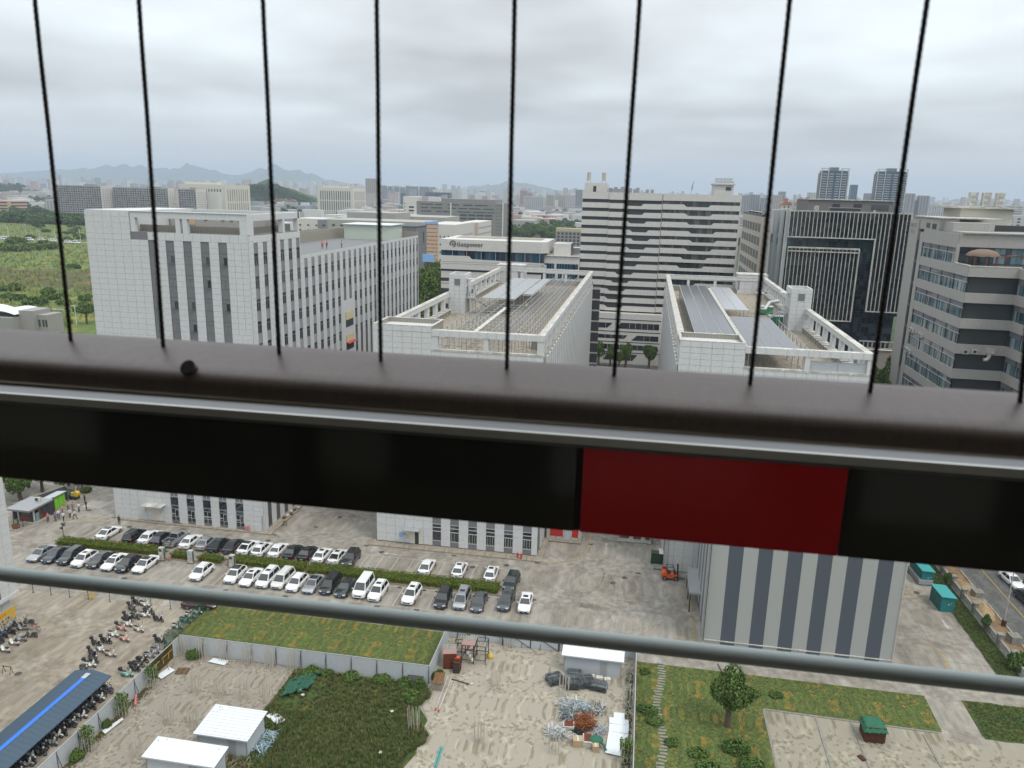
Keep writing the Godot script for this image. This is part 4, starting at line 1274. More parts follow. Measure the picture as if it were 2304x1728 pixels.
func logo_office() -> void:
	var o := thing("logo_office", "low white office with rounded bands of blue glass and a grey emblem sign", "building", Vector3(-50, 0, -260))
	var P := o.position
	var x0 := -69.0
	var x1 := -32.8
	var z := -260.0
	var g := Geo.new()
	g.lohi(x0, x1 - 0.9, 0, 36.6, -283, z - 0.5)
	wput("wall", g, M.dark_slit, o)
	for b in [[36.3, 40.0, 0.0], [31.85, 32.4, 0.0], [29.95, 31.75, 0.0], [26.9, 29.2, 0.4], [25.1, 25.7, 0.4], [23.3, 24.9, 0.4], [18.0, 20.5, 0.4], [12.0, 15.0, 0.4], [5.0, 8.0, 0.4]]:
		var p := PackedVector2Array([Vector2(x0, -z + 24), Vector2(x0, -z + b[2])])
		for k in 7:
			var a := PI / 2 * k / 6.0
			p.append(Vector2(x1 - 2.2 + 2.2 * sin(a), -z + b[2] + 2.2 - 2.2 * cos(a)))
		p.append(Vector2(x1, -z + 24))
		g = Geo.new()
		g.prism(p, b[0], b[1], Transform3D(Basis(Vector3.RIGHT, Vector3.UP.cross(Vector3.RIGHT), Vector3.UP), Vector3.ZERO))
		wput("wall_band", g, M.office_white, o)
	poly_part("wall_band", o, [[x0, 32.5], [x1 - 0.6, 32.5], [x1 - 0.6, 33.0], [-58.2, 33.5], [-59.2, 34.5], [x0, 34.5]], z - 0.6, z + 0.02, M.office_white)
	g = Geo.new()
	pane_row(g, Vector3(0, 0, z - 0.35), Vector3.RIGHT, x0 + 0.1, x1 - 1.2, 32.6, 36.3, 1.15, BLUE)
	pane_row(g, Vector3(0, 0, z - 0.75), Vector3.RIGHT, x0 + 0.1, x1 - 1.2, 29.2, 29.95, 1.0, BLUE)
	pane_row(g, Vector3(0, 0, z - 0.75), Vector3.RIGHT, x0 + 0.1, x1 - 1.2, 25.7, 26.9, 1.0, BLUE)
	for y in [20.5, 15.0, 8.0]:
		pane_row(g, Vector3(0, 0, z - 0.75), Vector3.RIGHT, x0 + 0.1, x1 - 1.2, y, y + 2.8, 1.0, BLUE)
	wput("window_panes", g, M.glass_v, o).set_meta("kind", "stuff")
	for k in 7:
		bx("mullion", o, Vector3(x0 + 4.0 + 5.0 * k, 34.6, z - 0.30) - P, Vector3(0.12, 3.4, 0.08), M.alu)
	bx("side_window", o, Vector3(x1 + 0.02, 35.3, -263.6) - P, Vector3(0.06, 1.9, 3.0), M.glass_dark)
	bx("end_wall", o, Vector3(x1 - 0.3, 34.6, -266.5) - P, Vector3(0.6, 3.4, 7.5), M.office_white)
	bx("roof_deck", o, Vector3(-51, 40.05, -275) - P, Vector3(30, 0.2, 10), M.parapet)
	var gm := mat("sign_grey", 0.12, 0.12, 0.115, 0.5, 0.2)
	var ringp := PackedVector2Array()
	for k in 25:
		var a := deg_to_rad(-118 + 290.0 * k / 24.0)
		ringp.append(Vector2(sin(a), cos(a)) * 1.14)
	for k in 25:
		var a := deg_to_rad(172 - 290.0 * k / 24.0)
		ringp.append(Vector2(sin(a), cos(a)) * 0.76 + Vector2(0.05, 0))
	g = Geo.new()
	g.prism(ringp, 0.0, 0.12, Transform3D(Basis(), Vector3(-64.75, 38.5, z + 0.01)))
	var inner := PackedVector2Array()
	for k in 19:
		var a := deg_to_rad(35 + 290.0 * k / 18.0)
		inner.append(Vector2(sin(a), cos(a)) * 0.52)
	for k in 19:
		var a := deg_to_rad(325 - 290.0 * k / 18.0)
		inner.append(Vector2(sin(a), cos(a)) * 0.20)
	g.prism(inner, 0.0, 0.12, Transform3D(Basis(), Vector3(-64.65, 38.5, z + 0.01)))
	wput("emblem", g, gm, o)
	var t := TextMesh.new()
	t.text = "Gaspower"
	var f := SystemFont.new()
	f.font_names = PackedStringArray(["Droid Sans"])
	f.font_weight = 700
	t.font = f
	t.font_size = 64
	t.pixel_size = 0.028
	t.depth = 0.12
	t.horizontal_alignment = HORIZONTAL_ALIGNMENT_LEFT
	var size := t.get_aabb()
	mi("lettering", t, gm, o, Transform3D(Basis().scaled(Vector3(8.9 / maxf(size.size.x, 0.1), 1.0, 1.0)), Vector3(-63.3 - size.position.x * 8.9 / maxf(size.size.x, 0.1), 38.35, z + 0.07) - P))
	var l := thing("link_building", "low white link with dark blue windows between the emblem office and the stepped tower", "building", Vector3(-28, 0, -262))
	g = Geo.new()
	g.lohi(-34.4, -22.05, 0, 35.4, -280, -262.06)
	g.lohi(-31.0, -25.3, 35.4, 39.4, -276, -266)
	g.lohi(-36, -22.4, 35.4, 37.4, -284, -277)
	wput("wall", g, M.office_white, l)
	for w in [[-33.8, -30.2, 31.3, 33.0], [-29.5, -22.2, 31.3, 33.0], [-33.8, -29.8, 28.0, 29.6], [-28.9, -27.5, 28.0, 29.6], [-27.0, -22.2, 28.0, 29.6], [-33.8, -29.8, 24.4, 26.0], [-28.9, -22.2, 24.4, 26.0]]:
		g = Geo.new()
		pane_row(g, Vector3(0, 0, -262.0), Vector3.RIGHT, w[0], w[1], w[2], w[3], 0.9, BLUE)
		wput("window", g, M.glass_v, l)
	bx("roof_slab", l, Vector3(-28.2, 35.5, -262.2) - l.position, Vector3(12.6, 0.25, 1.0), M.white_cap)
func glass_tower() -> void:
	var o := thing("glass_tower", "dark glass office tower with white vertical fins and two stepped white frames", "building", Vector3(54, 0, -231))
	var P := o.position
	var g := Geo.new()
	g.lohi(38.6, 69.8, 0, 52.6, -262, -232.4)
	wput("core", g, M.dark_slit, o)
	var tint := [Color(0.016, 0.022, 0.030), Color(0.022, 0.030, 0.040), Color(0.030, 0.040, 0.050), Color(0.045, 0.055, 0.065), Color(0.012, 0.016, 0.022)]
	var teal := [Color(0.03, 0.055, 0.065), Color(0.04, 0.075, 0.085), Color(0.025, 0.04, 0.05), Color(0.06, 0.10, 0.105)]
	g = Geo.new()
	for k in 20:      # floor by floor, each storey a vision pane over a darker spandrel
		var y := 52.6 - 2.62 * k
		if y < 0: break
		var y0 := maxf(y - 1.55, 0.0)
		for s in [[y0, y], [maxf(y - 2.6, 0.0), y0 - 0.03]]:
			if y > 46.0: pane_row(g, Vector3(0, 0, -230.15), Vector3.RIGHT, 38.6, 61.5, maxf(s[0], 45.9), s[1], 1.05, tint)
			if y > 26.0: pane_row(g, Vector3(0, 0, -230.15), Vector3.RIGHT, 61.5, 69.9, maxf(s[0], 26.1), s[1], 1.05, tint)
			if s[1] < 42.9: pane_row(g, Vector3(0, 0, -230.3), Vector3.RIGHT, 38.9, 57.6, s[0], s[1], 1.04, tint)
			pane_row(g, Vector3(0, 0, -232.3), Vector3.RIGHT, 38.7, 69.7, s[0], minf(s[1], 46.5), 1.05, teal if y > 42 else tint)
	wput("glass_panes", g, M.glass_v, o).set_meta("kind", "stuff")
	var fin: Material = M.white_cap
	for k in 31:
		var x := 38.5 + 1.05 * k
		var yb := 45.9 if x < 61.3 else 26.0
		bx("fin", o, Vector3(x, (52.9 + yb) / 2, -229.95) - P, Vector3(0.16, 52.9 - yb, 0.42), fin)
	for k in 19:
		bx("fin", o, Vector3(38.95 + 1.04 * k, 32.9, -230.1) - P, Vector3(0.16, 20.0, 0.42), fin)
	for b in [[38.4, 61.6, 45.8, 0.3], [38.4, 70.05, 52.92, 0.26], [61.4, 70.05, 25.95, 0.26], [38.8, 57.8, 42.95, 0.42], [38.8, 57.8, 41.95, 0.3], [38.8, 57.8, 22.9, 0.26]]:
		bx("frame_bar", o, Vector3((b[0] + b[1]) / 2, b[2], -229.93) - P, Vector3(b[1] - b[0], b[3], 0.5), fin)
	for b in [[61.45, 25.95, 45.8, 0.34], [69.98, 25.95, 52.9, 0.42], [57.72, 22.9, 42.95, 0.34]]:
		bx("frame_bar", o, Vector3(b[0], (b[1] + b[2]) / 2, -229.92) - P, Vector3(b[3], b[2] - b[1], 0.52), fin)
	g = Geo.new()
	for y in [44.9, 43.6]:
		g.lohi(38.7, 61.3, y - 0.04, y + 0.04, -232.28, -232.2)
	for k in 14:
		g.lohi(40.2 + 1.5 * k, 40.28 + 1.5 * k, 42, 46, -232.28, -232.2)
	for k in 12:
		g.lohi(57.9, 61.3, 42.0 - 1.5 * k, 42.06 - 1.5 * k, -232.28, -232.2)
	wput("glazing_grid", g, M.dark_metal, o)
	var pal := [Color(0.32, 0.34, 0.34), Color(0.36, 0.38, 0.37), Color(0.28, 0.31, 0.31)]
	g = Geo.new()
	for k in 3:
		pane_row(g, Vector3(0, 0, -230.3 - 2.6 * k), Vector3.RIGHT, 37.4 - 1.0 * k, 38.5 - 1.0 * k, 0, 52.8, 1.0, pal)
	g.col = Color(0.30, 0.31, 0.31)
	g.lohi(35.5, 38.5, 46.1, 52.8, -250, -238.2)
	g.lohi(35.2, 38.5, 0, 43, -250, -238.2)
	wput("curved_end", g, M.glass_v, o)
	for s in [[45.1, 46.3], [0.0, 42.9]]:
		bx("end_strip", o, Vector3(37.3, (s[0] + s[1]) / 2, -237) - P, Vector3(1.6, s[1] - s[0], 4), M.louvre)
	g = Geo.new()
	g.lohi(44.8, 67.8, 52.5, 55.95, -258, -240)
	wput("roof_house", g, mat("roof_house_grey", 0.16, 0.155, 0.15, 0.7), o)
	bx("roof_slab", o, Vector3(56.3, 56.1, -249) - P, Vector3(23.6, 0.28, 18.8), M.white_cap)
	for d in [[52.5, 54.4, 2.0, 1.0], [58.3, 54.4, 2.2, 1.2]]:
		bx("opening", o, Vector3(d[0], d[1], -239.95) - P, Vector3(d[2], d[3], 0.1), M.dark_slit)
	bx("roof_windows", o, Vector3(64.3, 54.2, -239.94) - P, Vector3(4.6, 1.5, 0.1), M.glass_mid)
	bx("glass_awning", o, Vector3(53.6, 53.9, -234.5) - P, Vector3(8.4, 0.12, 2.2), M.louvre)
	bx("glass_screen", o, Vector3(53.6, 53.3, -233.6) - P, Vector3(8.0, 1.1, 0.06), M.glass_mid)
	bx("white_cabinet", o, Vector3(46.2, 53.5, -235) - P, Vector3(1.1, 1.7, 1.0), M.white_cap)
	bx("roof_light", o, Vector3(61.4, 53.2, -234) - P, Vector3(0.5, 0.7, 0.5), M.white_cap)
	var b := thing("beige_block", "beige office block with rows of narrow paired windows left of the dark glass tower", "building", Vector3(42, 0, -310))
	g = Geo.new()
	g.lohi(39.2, 46.5, 0, 49.6, -349, -290)
	wput("wall", g, M.beige, b)
	for r in 6:
		for k in 7:
			var z := -291.5 - 7.9 * k
			bx("window", b, Vector3(39.17, 45.7 - 4.75 * r, z - 1.3) - b.position, Vector3(0.06, 2.9, 2.2), M.dark_slit)
			bx("window", b, Vector3(39.17, 45.7 - 4.75 * r, z - 4.6) - b.position, Vector3(0.06, 2.9, 2.2), M.dark_slit)
	g = Geo.new()
	g.lohi(39.4, 46.3, 49.6, 50.4, -349, -290.4)
	for k in 5:
		g.prism(PackedVector2Array([Vector2(40, 50.4), Vector2(43, 50.4), Vector2(41.5, 51.5)]), -300.0 - 10 * k, -293.0 - 10 * k)
	wput("roof_shed", g, M.charcoal, b)
	bx("white_roof", b, Vector3(42.5, 51.0, -320) - b.position, Vector3(5, 0.1, 40), M.white_cap)
func grey_building() -> void:
	var o := thing("grey_office", "grey office with long bands of blue-green windows and a terrace gazebo at the right edge", "building", Vector3(62, 0, -155))
	var P := o.position
	var gw: Material = M.grey_wall
	var pal := [Color(0.05, 0.10, 0.125), Color(0.07, 0.135, 0.16), Color(0.10, 0.17, 0.19), Color(0.03, 0.05, 0.065), Color(0.16, 0.22, 0.24), Color(0.28, 0.31, 0.32)]
	var grey := [Color(0.17, 0.17, 0.195), Color(0.15, 0.15, 0.17), Color(0.19, 0.19, 0.21)]
	var g := Geo.new()
	g.lohi(56.7, 90, 0, 45.2, -182, -150.5)
	g.lohi(56.7, 90, 45.2, 50.6, -182, -157.6)
	g.lohi(64.9, 90, 0, 45.2, -150.5, -126)
	wput("core", g, M.dark_slit, o)
	bx("pier", o, Vector3(57.2, 26.2, -181.8) - P, Vector3(2.2, 52.4, 5.6), gw)
	bx("pier", o, Vector3(56.55, 25.0, -176.6) - P, Vector3(0.7, 50.0, 1.9), gw)
	for y in [46.3, 41.7, 37.1, 32.5, 27.9, 23.3]:
		bx("slot", o, Vector3(56.18, y, -178.4) - P, Vector3(0.1, 3.9, 0.9), M.dark_slit)
	for k in 10:
		var top := 48.0 - 4.62 * k
		if top < 3: break
		var zn := -157.0 if k == 0 else -150.0
		var up := 50.6 if k == 0 else top + 1.75
		bx("spandrel", o, Vector3(56.42, (up + top) / 2, (zn - 175.7) / 2) - P, Vector3(0.36, up - top, absf(zn + 175.7)), gw)
		g = Geo.new()
		var so := Vector3(56.45, 0, 0)
		pane_row(g, so, Vector3(0, 0, 1), -175.6, zn - 0.3, top - 0.95, top, 1.9, grey if k != 5 else pal)
		pane_row(g, so, Vector3(0, 0, 1), -175.6, zn - 0.3, top - 2.85, top - 1.0, 0.62, pal)
		wput("window_band", g, M.glass_v, o)
		for s in 5:
			bx("mullion", o, Vector3(56.40, top - 1.43, lerpf(-175.6, zn - 0.2, s / 4.0)) - P, Vector3(0.10, 2.86, 0.14), M.dark_metal)
		bx("transom", o, Vector3(56.40, top - 0.98, (zn - 175.7) / 2) - P, Vector3(0.10, 0.10, absf(zn + 175.7)), M.alu)
		if k == 0: continue
		bx("spandrel", o, Vector3(60.4, top + 0.9, -150.15) - P, Vector3(8.2, 1.75, 0.5), gw)
		g = Geo.new()
		pane_row(g, Vector3(0, 0, -151.2), Vector3.RIGHT, 56.6, 64.4, top - 1.05, top + 0.02, 1.6, grey)
		pane_row(g, Vector3(0, 0, -150.9), Vector3.RIGHT, 56.6, 64.4, top - 2.9, top - 1.1, 0.78, pal)
		wput("window_band", g, M.glass_v, o)
		bx("transom", o, Vector3(60.4, top - 1.08, -150.8) - P, Vector3(8.0, 0.14, 0.14), M.dark_metal)
		bx("transom", o, Vector3(60.4, top - 1.9, -150.82) - P, Vector3(8.0, 0.09, 0.10), M.dark_metal)
		bx("spandrel", o, Vector3(64.62, top + 0.9, -138.2) - P, Vector3(0.36, 1.75, 24), gw)
		g = Geo.new()
		pane_row(g, Vector3(64.65, 0, 0), Vector3(0, 0, 1), -149.8, -126.3, top - 0.95, top, 1.9, grey)
		pane_row(g, Vector3(64.65, 0, 0), Vector3(0, 0, 1), -149.8, -126.3, top - 2.85, top - 1.0, 0.62, pal)
		wput("window_band", g, M.glass_v, o)
		for s in 6:
			bx("mullion", o, Vector3(64.60, top - 1.43, -149.8 + 4.6 * s) - P, Vector3(0.10, 2.86, 0.14), M.dark_metal)
	bx("spandrel", o, Vector3(73, 49.5, -157.2) - P, Vector3(33, 2.6, 0.6), gw)
	g = Geo.new()
	pane_row(g, Vector3(0, 0, -157.45), Vector3.RIGHT, 57.0, 62.0, 45.3, 48.1, 1.2, [Color(0.02, 0.025, 0.03), Color(0.035, 0.05, 0.06)])
	pane_row(g, Vector3(0, 0, -157.45), Vector3.RIGHT, 62.0, 89, 45.3, 48.1, 0.95, pal.slice(0, 5))
	wput("window_band", g, M.glass_v, o)
	bx("transom", o, Vector3(73, 46.9, -157.4) - P, Vector3(33, 0.10, 0.12), M.dark_metal)
	bx("corner_post", o, Vector3(56.5, 46.6, -157.0) - P, Vector3(0.5, 4.0, 0.5), gw)
	bx("terrace_coping", o, Vector3(60.5, 45.25, -150.2) - P, Vector3(8.6, 0.16, 0.7), M.white_cap)
	bx("terrace_coping", o, Vector3(56.45, 45.3, -153.5) - P, Vector3(0.5, 0.16, 6.6), M.white_cap)
	bx("terrace_wall", o, Vector3(56.45, 44.4, -153.5) - P, Vector3(0.36, 1.6, 6.6), gw)
	g = Geo.new()
	g.lohi(56.3, 60, 50.6, 53.0, -182, -168)
	g.lohi(57.2, 64.5, 50.6, 52.4, -168, -163)
	wput("roof_house", g, gw, o)
	bx("roof_window", o, Vector3(56.24, 51.5, -173.8) - P, Vector3(0.1, 0.9, 1.9), M.glass_mid)
	bx("roof_window", o, Vector3(56.24, 51.4, -170.2) - P, Vector3(0.1, 1.0, 2.1), M.dark_slit)
	bx("cornice", o, Vector3(62, 53.1, -175) - P, Vector3(12, 0.2, 15), M.white_cap)
	bx("cornice", o, Vector3(76, 50.75, -160) - P, Vector3(38, 0.25, 7), gw)
	bx("black_parapet", o, Vector3(78, 51.5, -166) - P, Vector3(30, 1.1, 1.0), M.charcoal)
	g = Geo.new()
	g.lohi(63.5, 73.5, 50.6, 55.0, -188, -178)
	wput("pent_house", g, M.cream, o)
	bx("pent_house_roof", o, Vector3(68.0, 55.2, -183) - P, Vector3(13, 0.4, 12), M.white_cap)
	for x in [66.2, 68.7, 71.3]:
		bx("rooftop_unit", o, Vector3(x, 56.9, -180.2) - P, Vector3(1.5, 2.7, 1.3), M.white_cap)
		for y in [56.3, 57.3]:
			bx("fan_opening", o, Vector3(x, y, -179.52) - P, Vector3(1.0, 0.5, 0.06), M.louvre)
	for k in 6:
		bx("ladder_rung", o, Vector3(62.8, 50.9 + 0.32 * k, -159.8) - P, Vector3(0.6, 0.06, 0.06), M.galv)
	for x in [62.5, 63.1]:
		rod("ladder_stile", o, Vector3(x, 50.6, -159.8) - P, Vector3(x, 53.0, -159.8) - P, 0.05, M.galv)
	g = Geo.new()
	for r in 2:
		for c in (3 if r == 0 else 2):
			var cz := -183.6 + 1.4 * c + 0.5 * r
			var cy := 50.9 - 1.3 * r
			for s in 4:
				g.lohi(55.98, 56.08, cy + 0.24 * s - 0.04, cy + 0.24 * s + 0.05, cz - 0.5 + 0.07 * (s % 2), cz + 0.42)
			g.lohi(55.98, 56.08, cy - 0.04, cy + 0.78, cz - 0.06, cz + 0.05)
			g.lohi(55.98, 56.08, cy + 0.1, cy + 0.6, cz - 0.42, cz - 0.34)
	wput("lettering", g, M.white_cap, o)
	var z := thing("gazebo", "round brown canvas gazebo on the terrace of the grey office", "gazebo", Vector3(59.6, 45.2, -153.6))
	g = Geo.new()
	var rings := []
	for k in 7:
		var a := PI / 2 * k / 6.0
		var ring := PackedVector3Array()
		for s in 24:
			var t := TAU * s / 24
			var r := 2.75 * cos(a) + 0.05
			ring.append(Vector3(cos(t) * r, 1.75 + 1.15 * sin(a) - 0.12 * absf(sin(t * 4)) * cos(a), sin(t) * r * 0.8))
		rings.append(ring)
	g.loft(rings, true, true)
	put("canopy", g, mat("canvas_brown", 0.16, 0.115, 0.085, 0.9), z)
	for s in 8:
		var t := TAU * s / 8
		rod("post", z, Vector3(cos(t) * 2.5, 0, sin(t) * 2.0), Vector3(cos(t) * 2.5, 1.8, sin(t) * 2.0), 0.08, M.brick_red)
	var z2 := thing("pergola_arch", "thin red-brown arched pergola on the terrace beside the gazebo", "pergola", Vector3(65.0, 45.2, -153.2))
	g = Geo.new()
	for s in 3:
		var pts := PackedVector3Array()
		for k in 9:
			var a := PI * k / 8.0
			pts.append(Vector3(-1.8 * cos(a), 1.2 + 0.7 * sin(a), -0.8 * s))
		g.tube(pts, 0.06, 5)
	put("arches", g, M.brick_red, z2)
	for x in [-1.8, 1.8]:
		rod("post", z2, Vector3(x, 0, 0), Vector3(x, 1.2, 0), 0.06, M.brick_red)
	var ac := [[57.9, 30.0, "left of the pair on the front of the grey office", 0], [59.45, 30.1, "right of the pair on the front of the grey office", 0], [-174.4, 29.9, "first under the fourth side window band of the grey office", 1], [-173.0, 29.8, "second under the fourth side window band of the grey office", 1], [-169.0, 29.8, "third under the fourth side window band of the grey office", 1], [-167.6, 29.7, "fourth under the fourth side window band of the grey office", 1], [-175.4, 25.5, "first of three low on the side wall of the grey office", 1], [-174.2, 25.4, "second of three low on the side wall of the grey office", 1], [-173.0, 25.3, "third of three low on the side wall of the grey office", 1]]
	for a in ac:
		var u := thing("air_conditioner", "white air conditioner box, %s" % a[2], "air conditioner", Vector3(a[0], a[1], -149.65) if a[3] == 0 else Vector3(56.0, a[1], a[0]), 0.0 if a[3] == 0 else -PI / 2, "outdoor units on the grey office")
		bx("casing", u, Vector3.ZERO, Vector3(0.95, 0.75, 0.4), M.white_cap)
		var c := Geo.new()
		c.cyl(Vector3(-0.1, 0, 0.19), Vector3(-0.1, 0, 0.215), 0.28, 0.28, 14)
		put("fan", c, M.charcoal, u)
		bx("bracket", u, Vector3(0, -0.42, -0.1), Vector3(0.8, 0.06, 0.6), M.steel)
	var d := thing("vent_duct", "white boxy fan unit with a curved duct on the front of the grey office", "duct", Vector3(61.9, 28.5, -149.6))
	bx("fan_box", d, Vector3(0, 1.9, 0.1), Vector3(1.1, 0.9, 0.7), M.white_cap)
	g = Geo.new()
	g.tube(PackedVector3Array([Vector3(0, 1.5, 0.1), Vector3(-0.1, 0.7, 0.1), Vector3(-0.3, 0.3, 0.1), Vector3(-0.9, 0.25, 0.1)]), 0.33, 10)
	put("duct", g, M.white_cap, d)
	var fr := thing("white_parapet", "white framed parapet beside the foot of the dark glass tower", "frame", Vector3(57, 0, -200))
	for k in 9:
		bx("post", fr, Vector3(-4 + k, 21.7, 0), Vector3(0.22, 1.7, 0.22), M.white_cap)
	for y in [20.9, 22.55]:
		bx("beam", fr, Vector3(0, y, 0), Vector3(8.2, 0.26, 0.3), M.white_cap)
	bx("wall", fr, Vector3(0, 10.2, -2), Vector3(8.2, 20.4, 3.6), M.beige)
var crowns := []
var low_crowns := []
var bushes := []
var trunk_mesh: ArrayMesh
func leaf(g: Geo, p: Vector3, out: Vector3, s: float, tone: Color) -> void:
	var t := Vector3(rng.randfn(), rng.randfn(), rng.randfn()).normalized()
	var nn := (out * 0.8 + t * 0.9).normalized()
	var a := nn.cross(Vector3(rng.randfn(), rng.randfn(), rng.randfn())).normalized() * s
	var b := nn.cross(a).normalized() * s * 0.62
	g.col = tone
	g.quad(p - a, p - b, p + a, p + b)
func tone(r: float, gr: float, b: float) -> Color:
	var k := rng.randf_range(0.62, 1.45)
	var w := rng.randf_range(-0.12, 0.30)
	return Color(r * k * (1.0 + w), gr * k, b * k * (1.0 - w))
func crown_mesh(n: int, s: float, flat_y: float, nb: int) -> ArrayMesh:
	var g := Geo.new()
	var blobs := []
	for i in nb:
		var d := Vector3(rng.randfn(), rng.randfn() * flat_y, rng.randfn()).normalized()
		blobs.append([d * rng.randf_range(0.30, 0.62) * Vector3(1, flat_y, 1), rng.randf_range(0.30, 0.50)])
	blobs.append([Vector3.ZERO, 0.55])
	var done := 0
	while done < n:
		var k: Array = blobs[rng.randi() % blobs.size()]
		var d := Vector3(rng.randfn(), rng.randfn(), rng.randfn()).normalized()
		if d.y < -0.55 and rng.randf() < 0.7: continue
		var p: Vector3 = k[0] + d * k[1] * rng.randf_range(0.72, 1.06) * Vector3(1, 0.9, 1)
		var inside := false
		for o in blobs:
			if o != k and p.distance_to(o[0]) < o[1] * 0.72: inside = true
		if inside: continue
		leaf(g, p, d, s * rng.randf_range(0.7, 1.35), tone(0.072, 0.125, 0.034))
		done += 1
	return g.mesh()
func make_crowns() -> void:
	for i in 4: crowns.append(crown_mesh(2300, 0.062, 0.85, 9))
	for i in 3: low_crowns.append(crown_mesh(330, 0.15, 0.75, 6))
	for i in 3: bushes.append(crown_mesh(900, 0.10, 0.5, 9))
	var g := Geo.new()
	g.cyl(Vector3.ZERO, Vector3(0, 0.6, 0), 0.045, 0.026, 8)
	for k in 4:
		var a := TAU * k / 4.0 + 0.4
		g.cyl(Vector3(0, 0.42 + 0.05 * k, 0), Vector3(cos(a) * 0.22, 0.72 + 0.04 * k, sin(a) * 0.22), 0.02, 0.008, 6)
	trunk_mesh = g.mesh()
	var t := [["leaf_dark", 0.85, 0.9, 0.9], ["leaf_bright", 1.25, 1.25, 0.85], ["leaf_olive", 1.35, 1.05, 0.75]]
	for m in t:
		vmat(m[0], 0.75, 0.0, 0.3)
		M[m[0]].albedo_color = lin(minf(m[1], 1.0), minf(m[2], 1.0), minf(m[3], 1.0))
	M.leaf_bright.albedo_color = Color(1.0, 1.0, 0.9)
func tree(label: String, x: float, z: float, h: float, r: float, v: int, m: Material, group := "", called := "tree", y := 0.0) -> Node3D:
	var o := thing(called, label, "tree", Vector3(x, y, z), v * 1.3, group)
	mi("trunk", trunk_mesh, M.trunk, o, Transform3D(Basis().scaled(Vector3(h, h, h) * Vector3(1.1, 1, 1.1)), Vector3.ZERO))
	mi("crown", crowns[v % 4], m, o, Transform3D(Basis(Vector3.UP, v * 0.7).scaled(Vector3(r, maxf((h - r * 0.35) * 0.46, r * 0.7), r)), Vector3(0, h - maxf((h - r * 0.35) * 0.46, r * 0.7), 0)))
	return o
func bush(label: String, x: float, z: float, w: float, h: float, v: int, m: Material, group := "") -> Node3D:
	var o := mi("bush", bushes[v % 3], m, self, Transform3D(Basis(Vector3.UP, v * 1.1).scaled(Vector3(w * 0.56, h * 0.9, w * 0.5)), Vector3(x, h * 0.25, z)))
	return tag(o, label, "bush", group)
func holes(g: Geo, o: Vector3, ux: Vector3, x0: float, x1: float, y0: float, y1: float, px: float, py: float, w: float, h: float) -> void:
	var n := ux.cross(Vector3.UP)
	var b := Basis(ux, Vector3.UP, n)
	var nx := maxi(1, int((x1 - x0) / px))
	var ny := maxi(1, int((y1 - y0) / py))
	for i in nx:
		for j in ny:
			g.box(o + ux * (x0 + (x1 - x0) * (i + 0.5) / nx) + Vector3.UP * (y0 + (y1 - y0) * (j + 0.5) / ny), Vector3(w, h, 0.16), b, "k")
func block(called: String, label: String, x0: float, x1: float, h: float, z: float, zb: float, wall: Material, style: Array, group := "") -> Node3D:
	var o := thing(called, label, "building", Vector3((x0 + x1) / 2, 0, z), 0.0, group)
	var g := Geo.new()
	g.lohi(x0, x1, 0, h, zb, z, "b")
	wput("wall", g, wall, o)
	if style.size() > 4:
		g = Geo.new()
		holes(g, Vector3(0, 0, z), Vector3.RIGHT, x0 + style[0] * 0.25, x1 - style[0] * 0.25, maxf(h - style[1] * 14, 1.0), h - style[4], style[0], style[1], style[2], style[3])
		if x1 < 0 and zb < z - 6: holes(g, Vector3(x1, 0, 0), Vector3(0, 0, -1), -z + 1, -zb - 1, maxf(h - style[1] * 14, 1.0), h - style[4], style[0] * 1.2, style[1], style[2], style[3])
		if x0 > 0 and zb < z - 6: holes(g, Vector3(x0, 0, 0), Vector3(0, 0, 1), zb + 1, z - 1, maxf(h - style[1] * 14, 1.0), h - style[4], style[0] * 1.2, style[1], style[2], style[3])
		wput("windows", g, M.dark_slit, o).set_meta("kind", "stuff")
	return o
func dormitory(label: String, x0: float, x1: float, h: float, z: float, zb: float, wing: float) -> void:
	var o := thing("dormitory_block", label, "building", Vector3((x0 + x1) / 2, 0, z), 0.0, "grey dormitory blocks behind the field")
	var g := Geo.new()
	g.lohi(x0, x1, 0, h, zb, z - 1.5)
	wput("wall", g, M.dorm_grey, o)
	g = Geo.new()
	g.lohi(x1, x1 + 0.5, 0, h + 1.5, zb, z)
	g.lohi(x0 - 0.5, x0, 0, h + 1.5, zb, z)
	g.lohi(x1 + 0.5, x1 + wing, 0, h - 2, zb - 12, zb - 2)
	wput("end_wall", g, M.office_white, o)
	g = Geo.new()
	var s := Geo.new()
	var w := (x1 - x0) / roundi((x1 - x0) / 3.6)
	for j in int(h / 3.0):
		var y := h - 3.0 * (j + 1)
		g.lohi(x0, x1, y, y + 0.95, z - 0.2, z)
		for i in roundi((x1 - x0) / 3.6):
			if rng.randf() < 0.62: s.lohi(x0 + i * w + 0.5, x0 + i * w + rng.randf_range(1.3, 2.9), y + 0.4, y + 2.6, z - 1.5, z - 1.35)
	for i in roundi((x1 - x0) / 3.6) + 1:
		g.lohi(x0 + i * w - 0.2, x0 + i * w + 0.2, 0, h, z - 1.5, z - 0.05)
	g.lohi(x0, x1, h, h + 1.5, z - 0.4, z + 0.1)
	wput("balconies", g, mat("balcony_grey", 0.34, 0.34, 0.34, 0.8), o).set_meta("kind", "stuff")
	wput("windows", s, M.dark_slit, o).set_meta("kind", "stuff")
	g = Geo.new()
	holes(g, Vector3(x1 + 0.5, 0, 0), Vector3(0, 0, -1), -z + 2, -zb - 1, 2, h - 2, 4.2, 3.0, 1.3, 1.2)
	wput("side_windows", g, M.dark_slit, o).set_meta("kind", "stuff")
	bx("roof_house", o, Vector3((x1 - x0) * 0.2, h + 1.6, -8), Vector3((x1 - x0) * 0.22, 3.0, 7), M.dorm_grey)
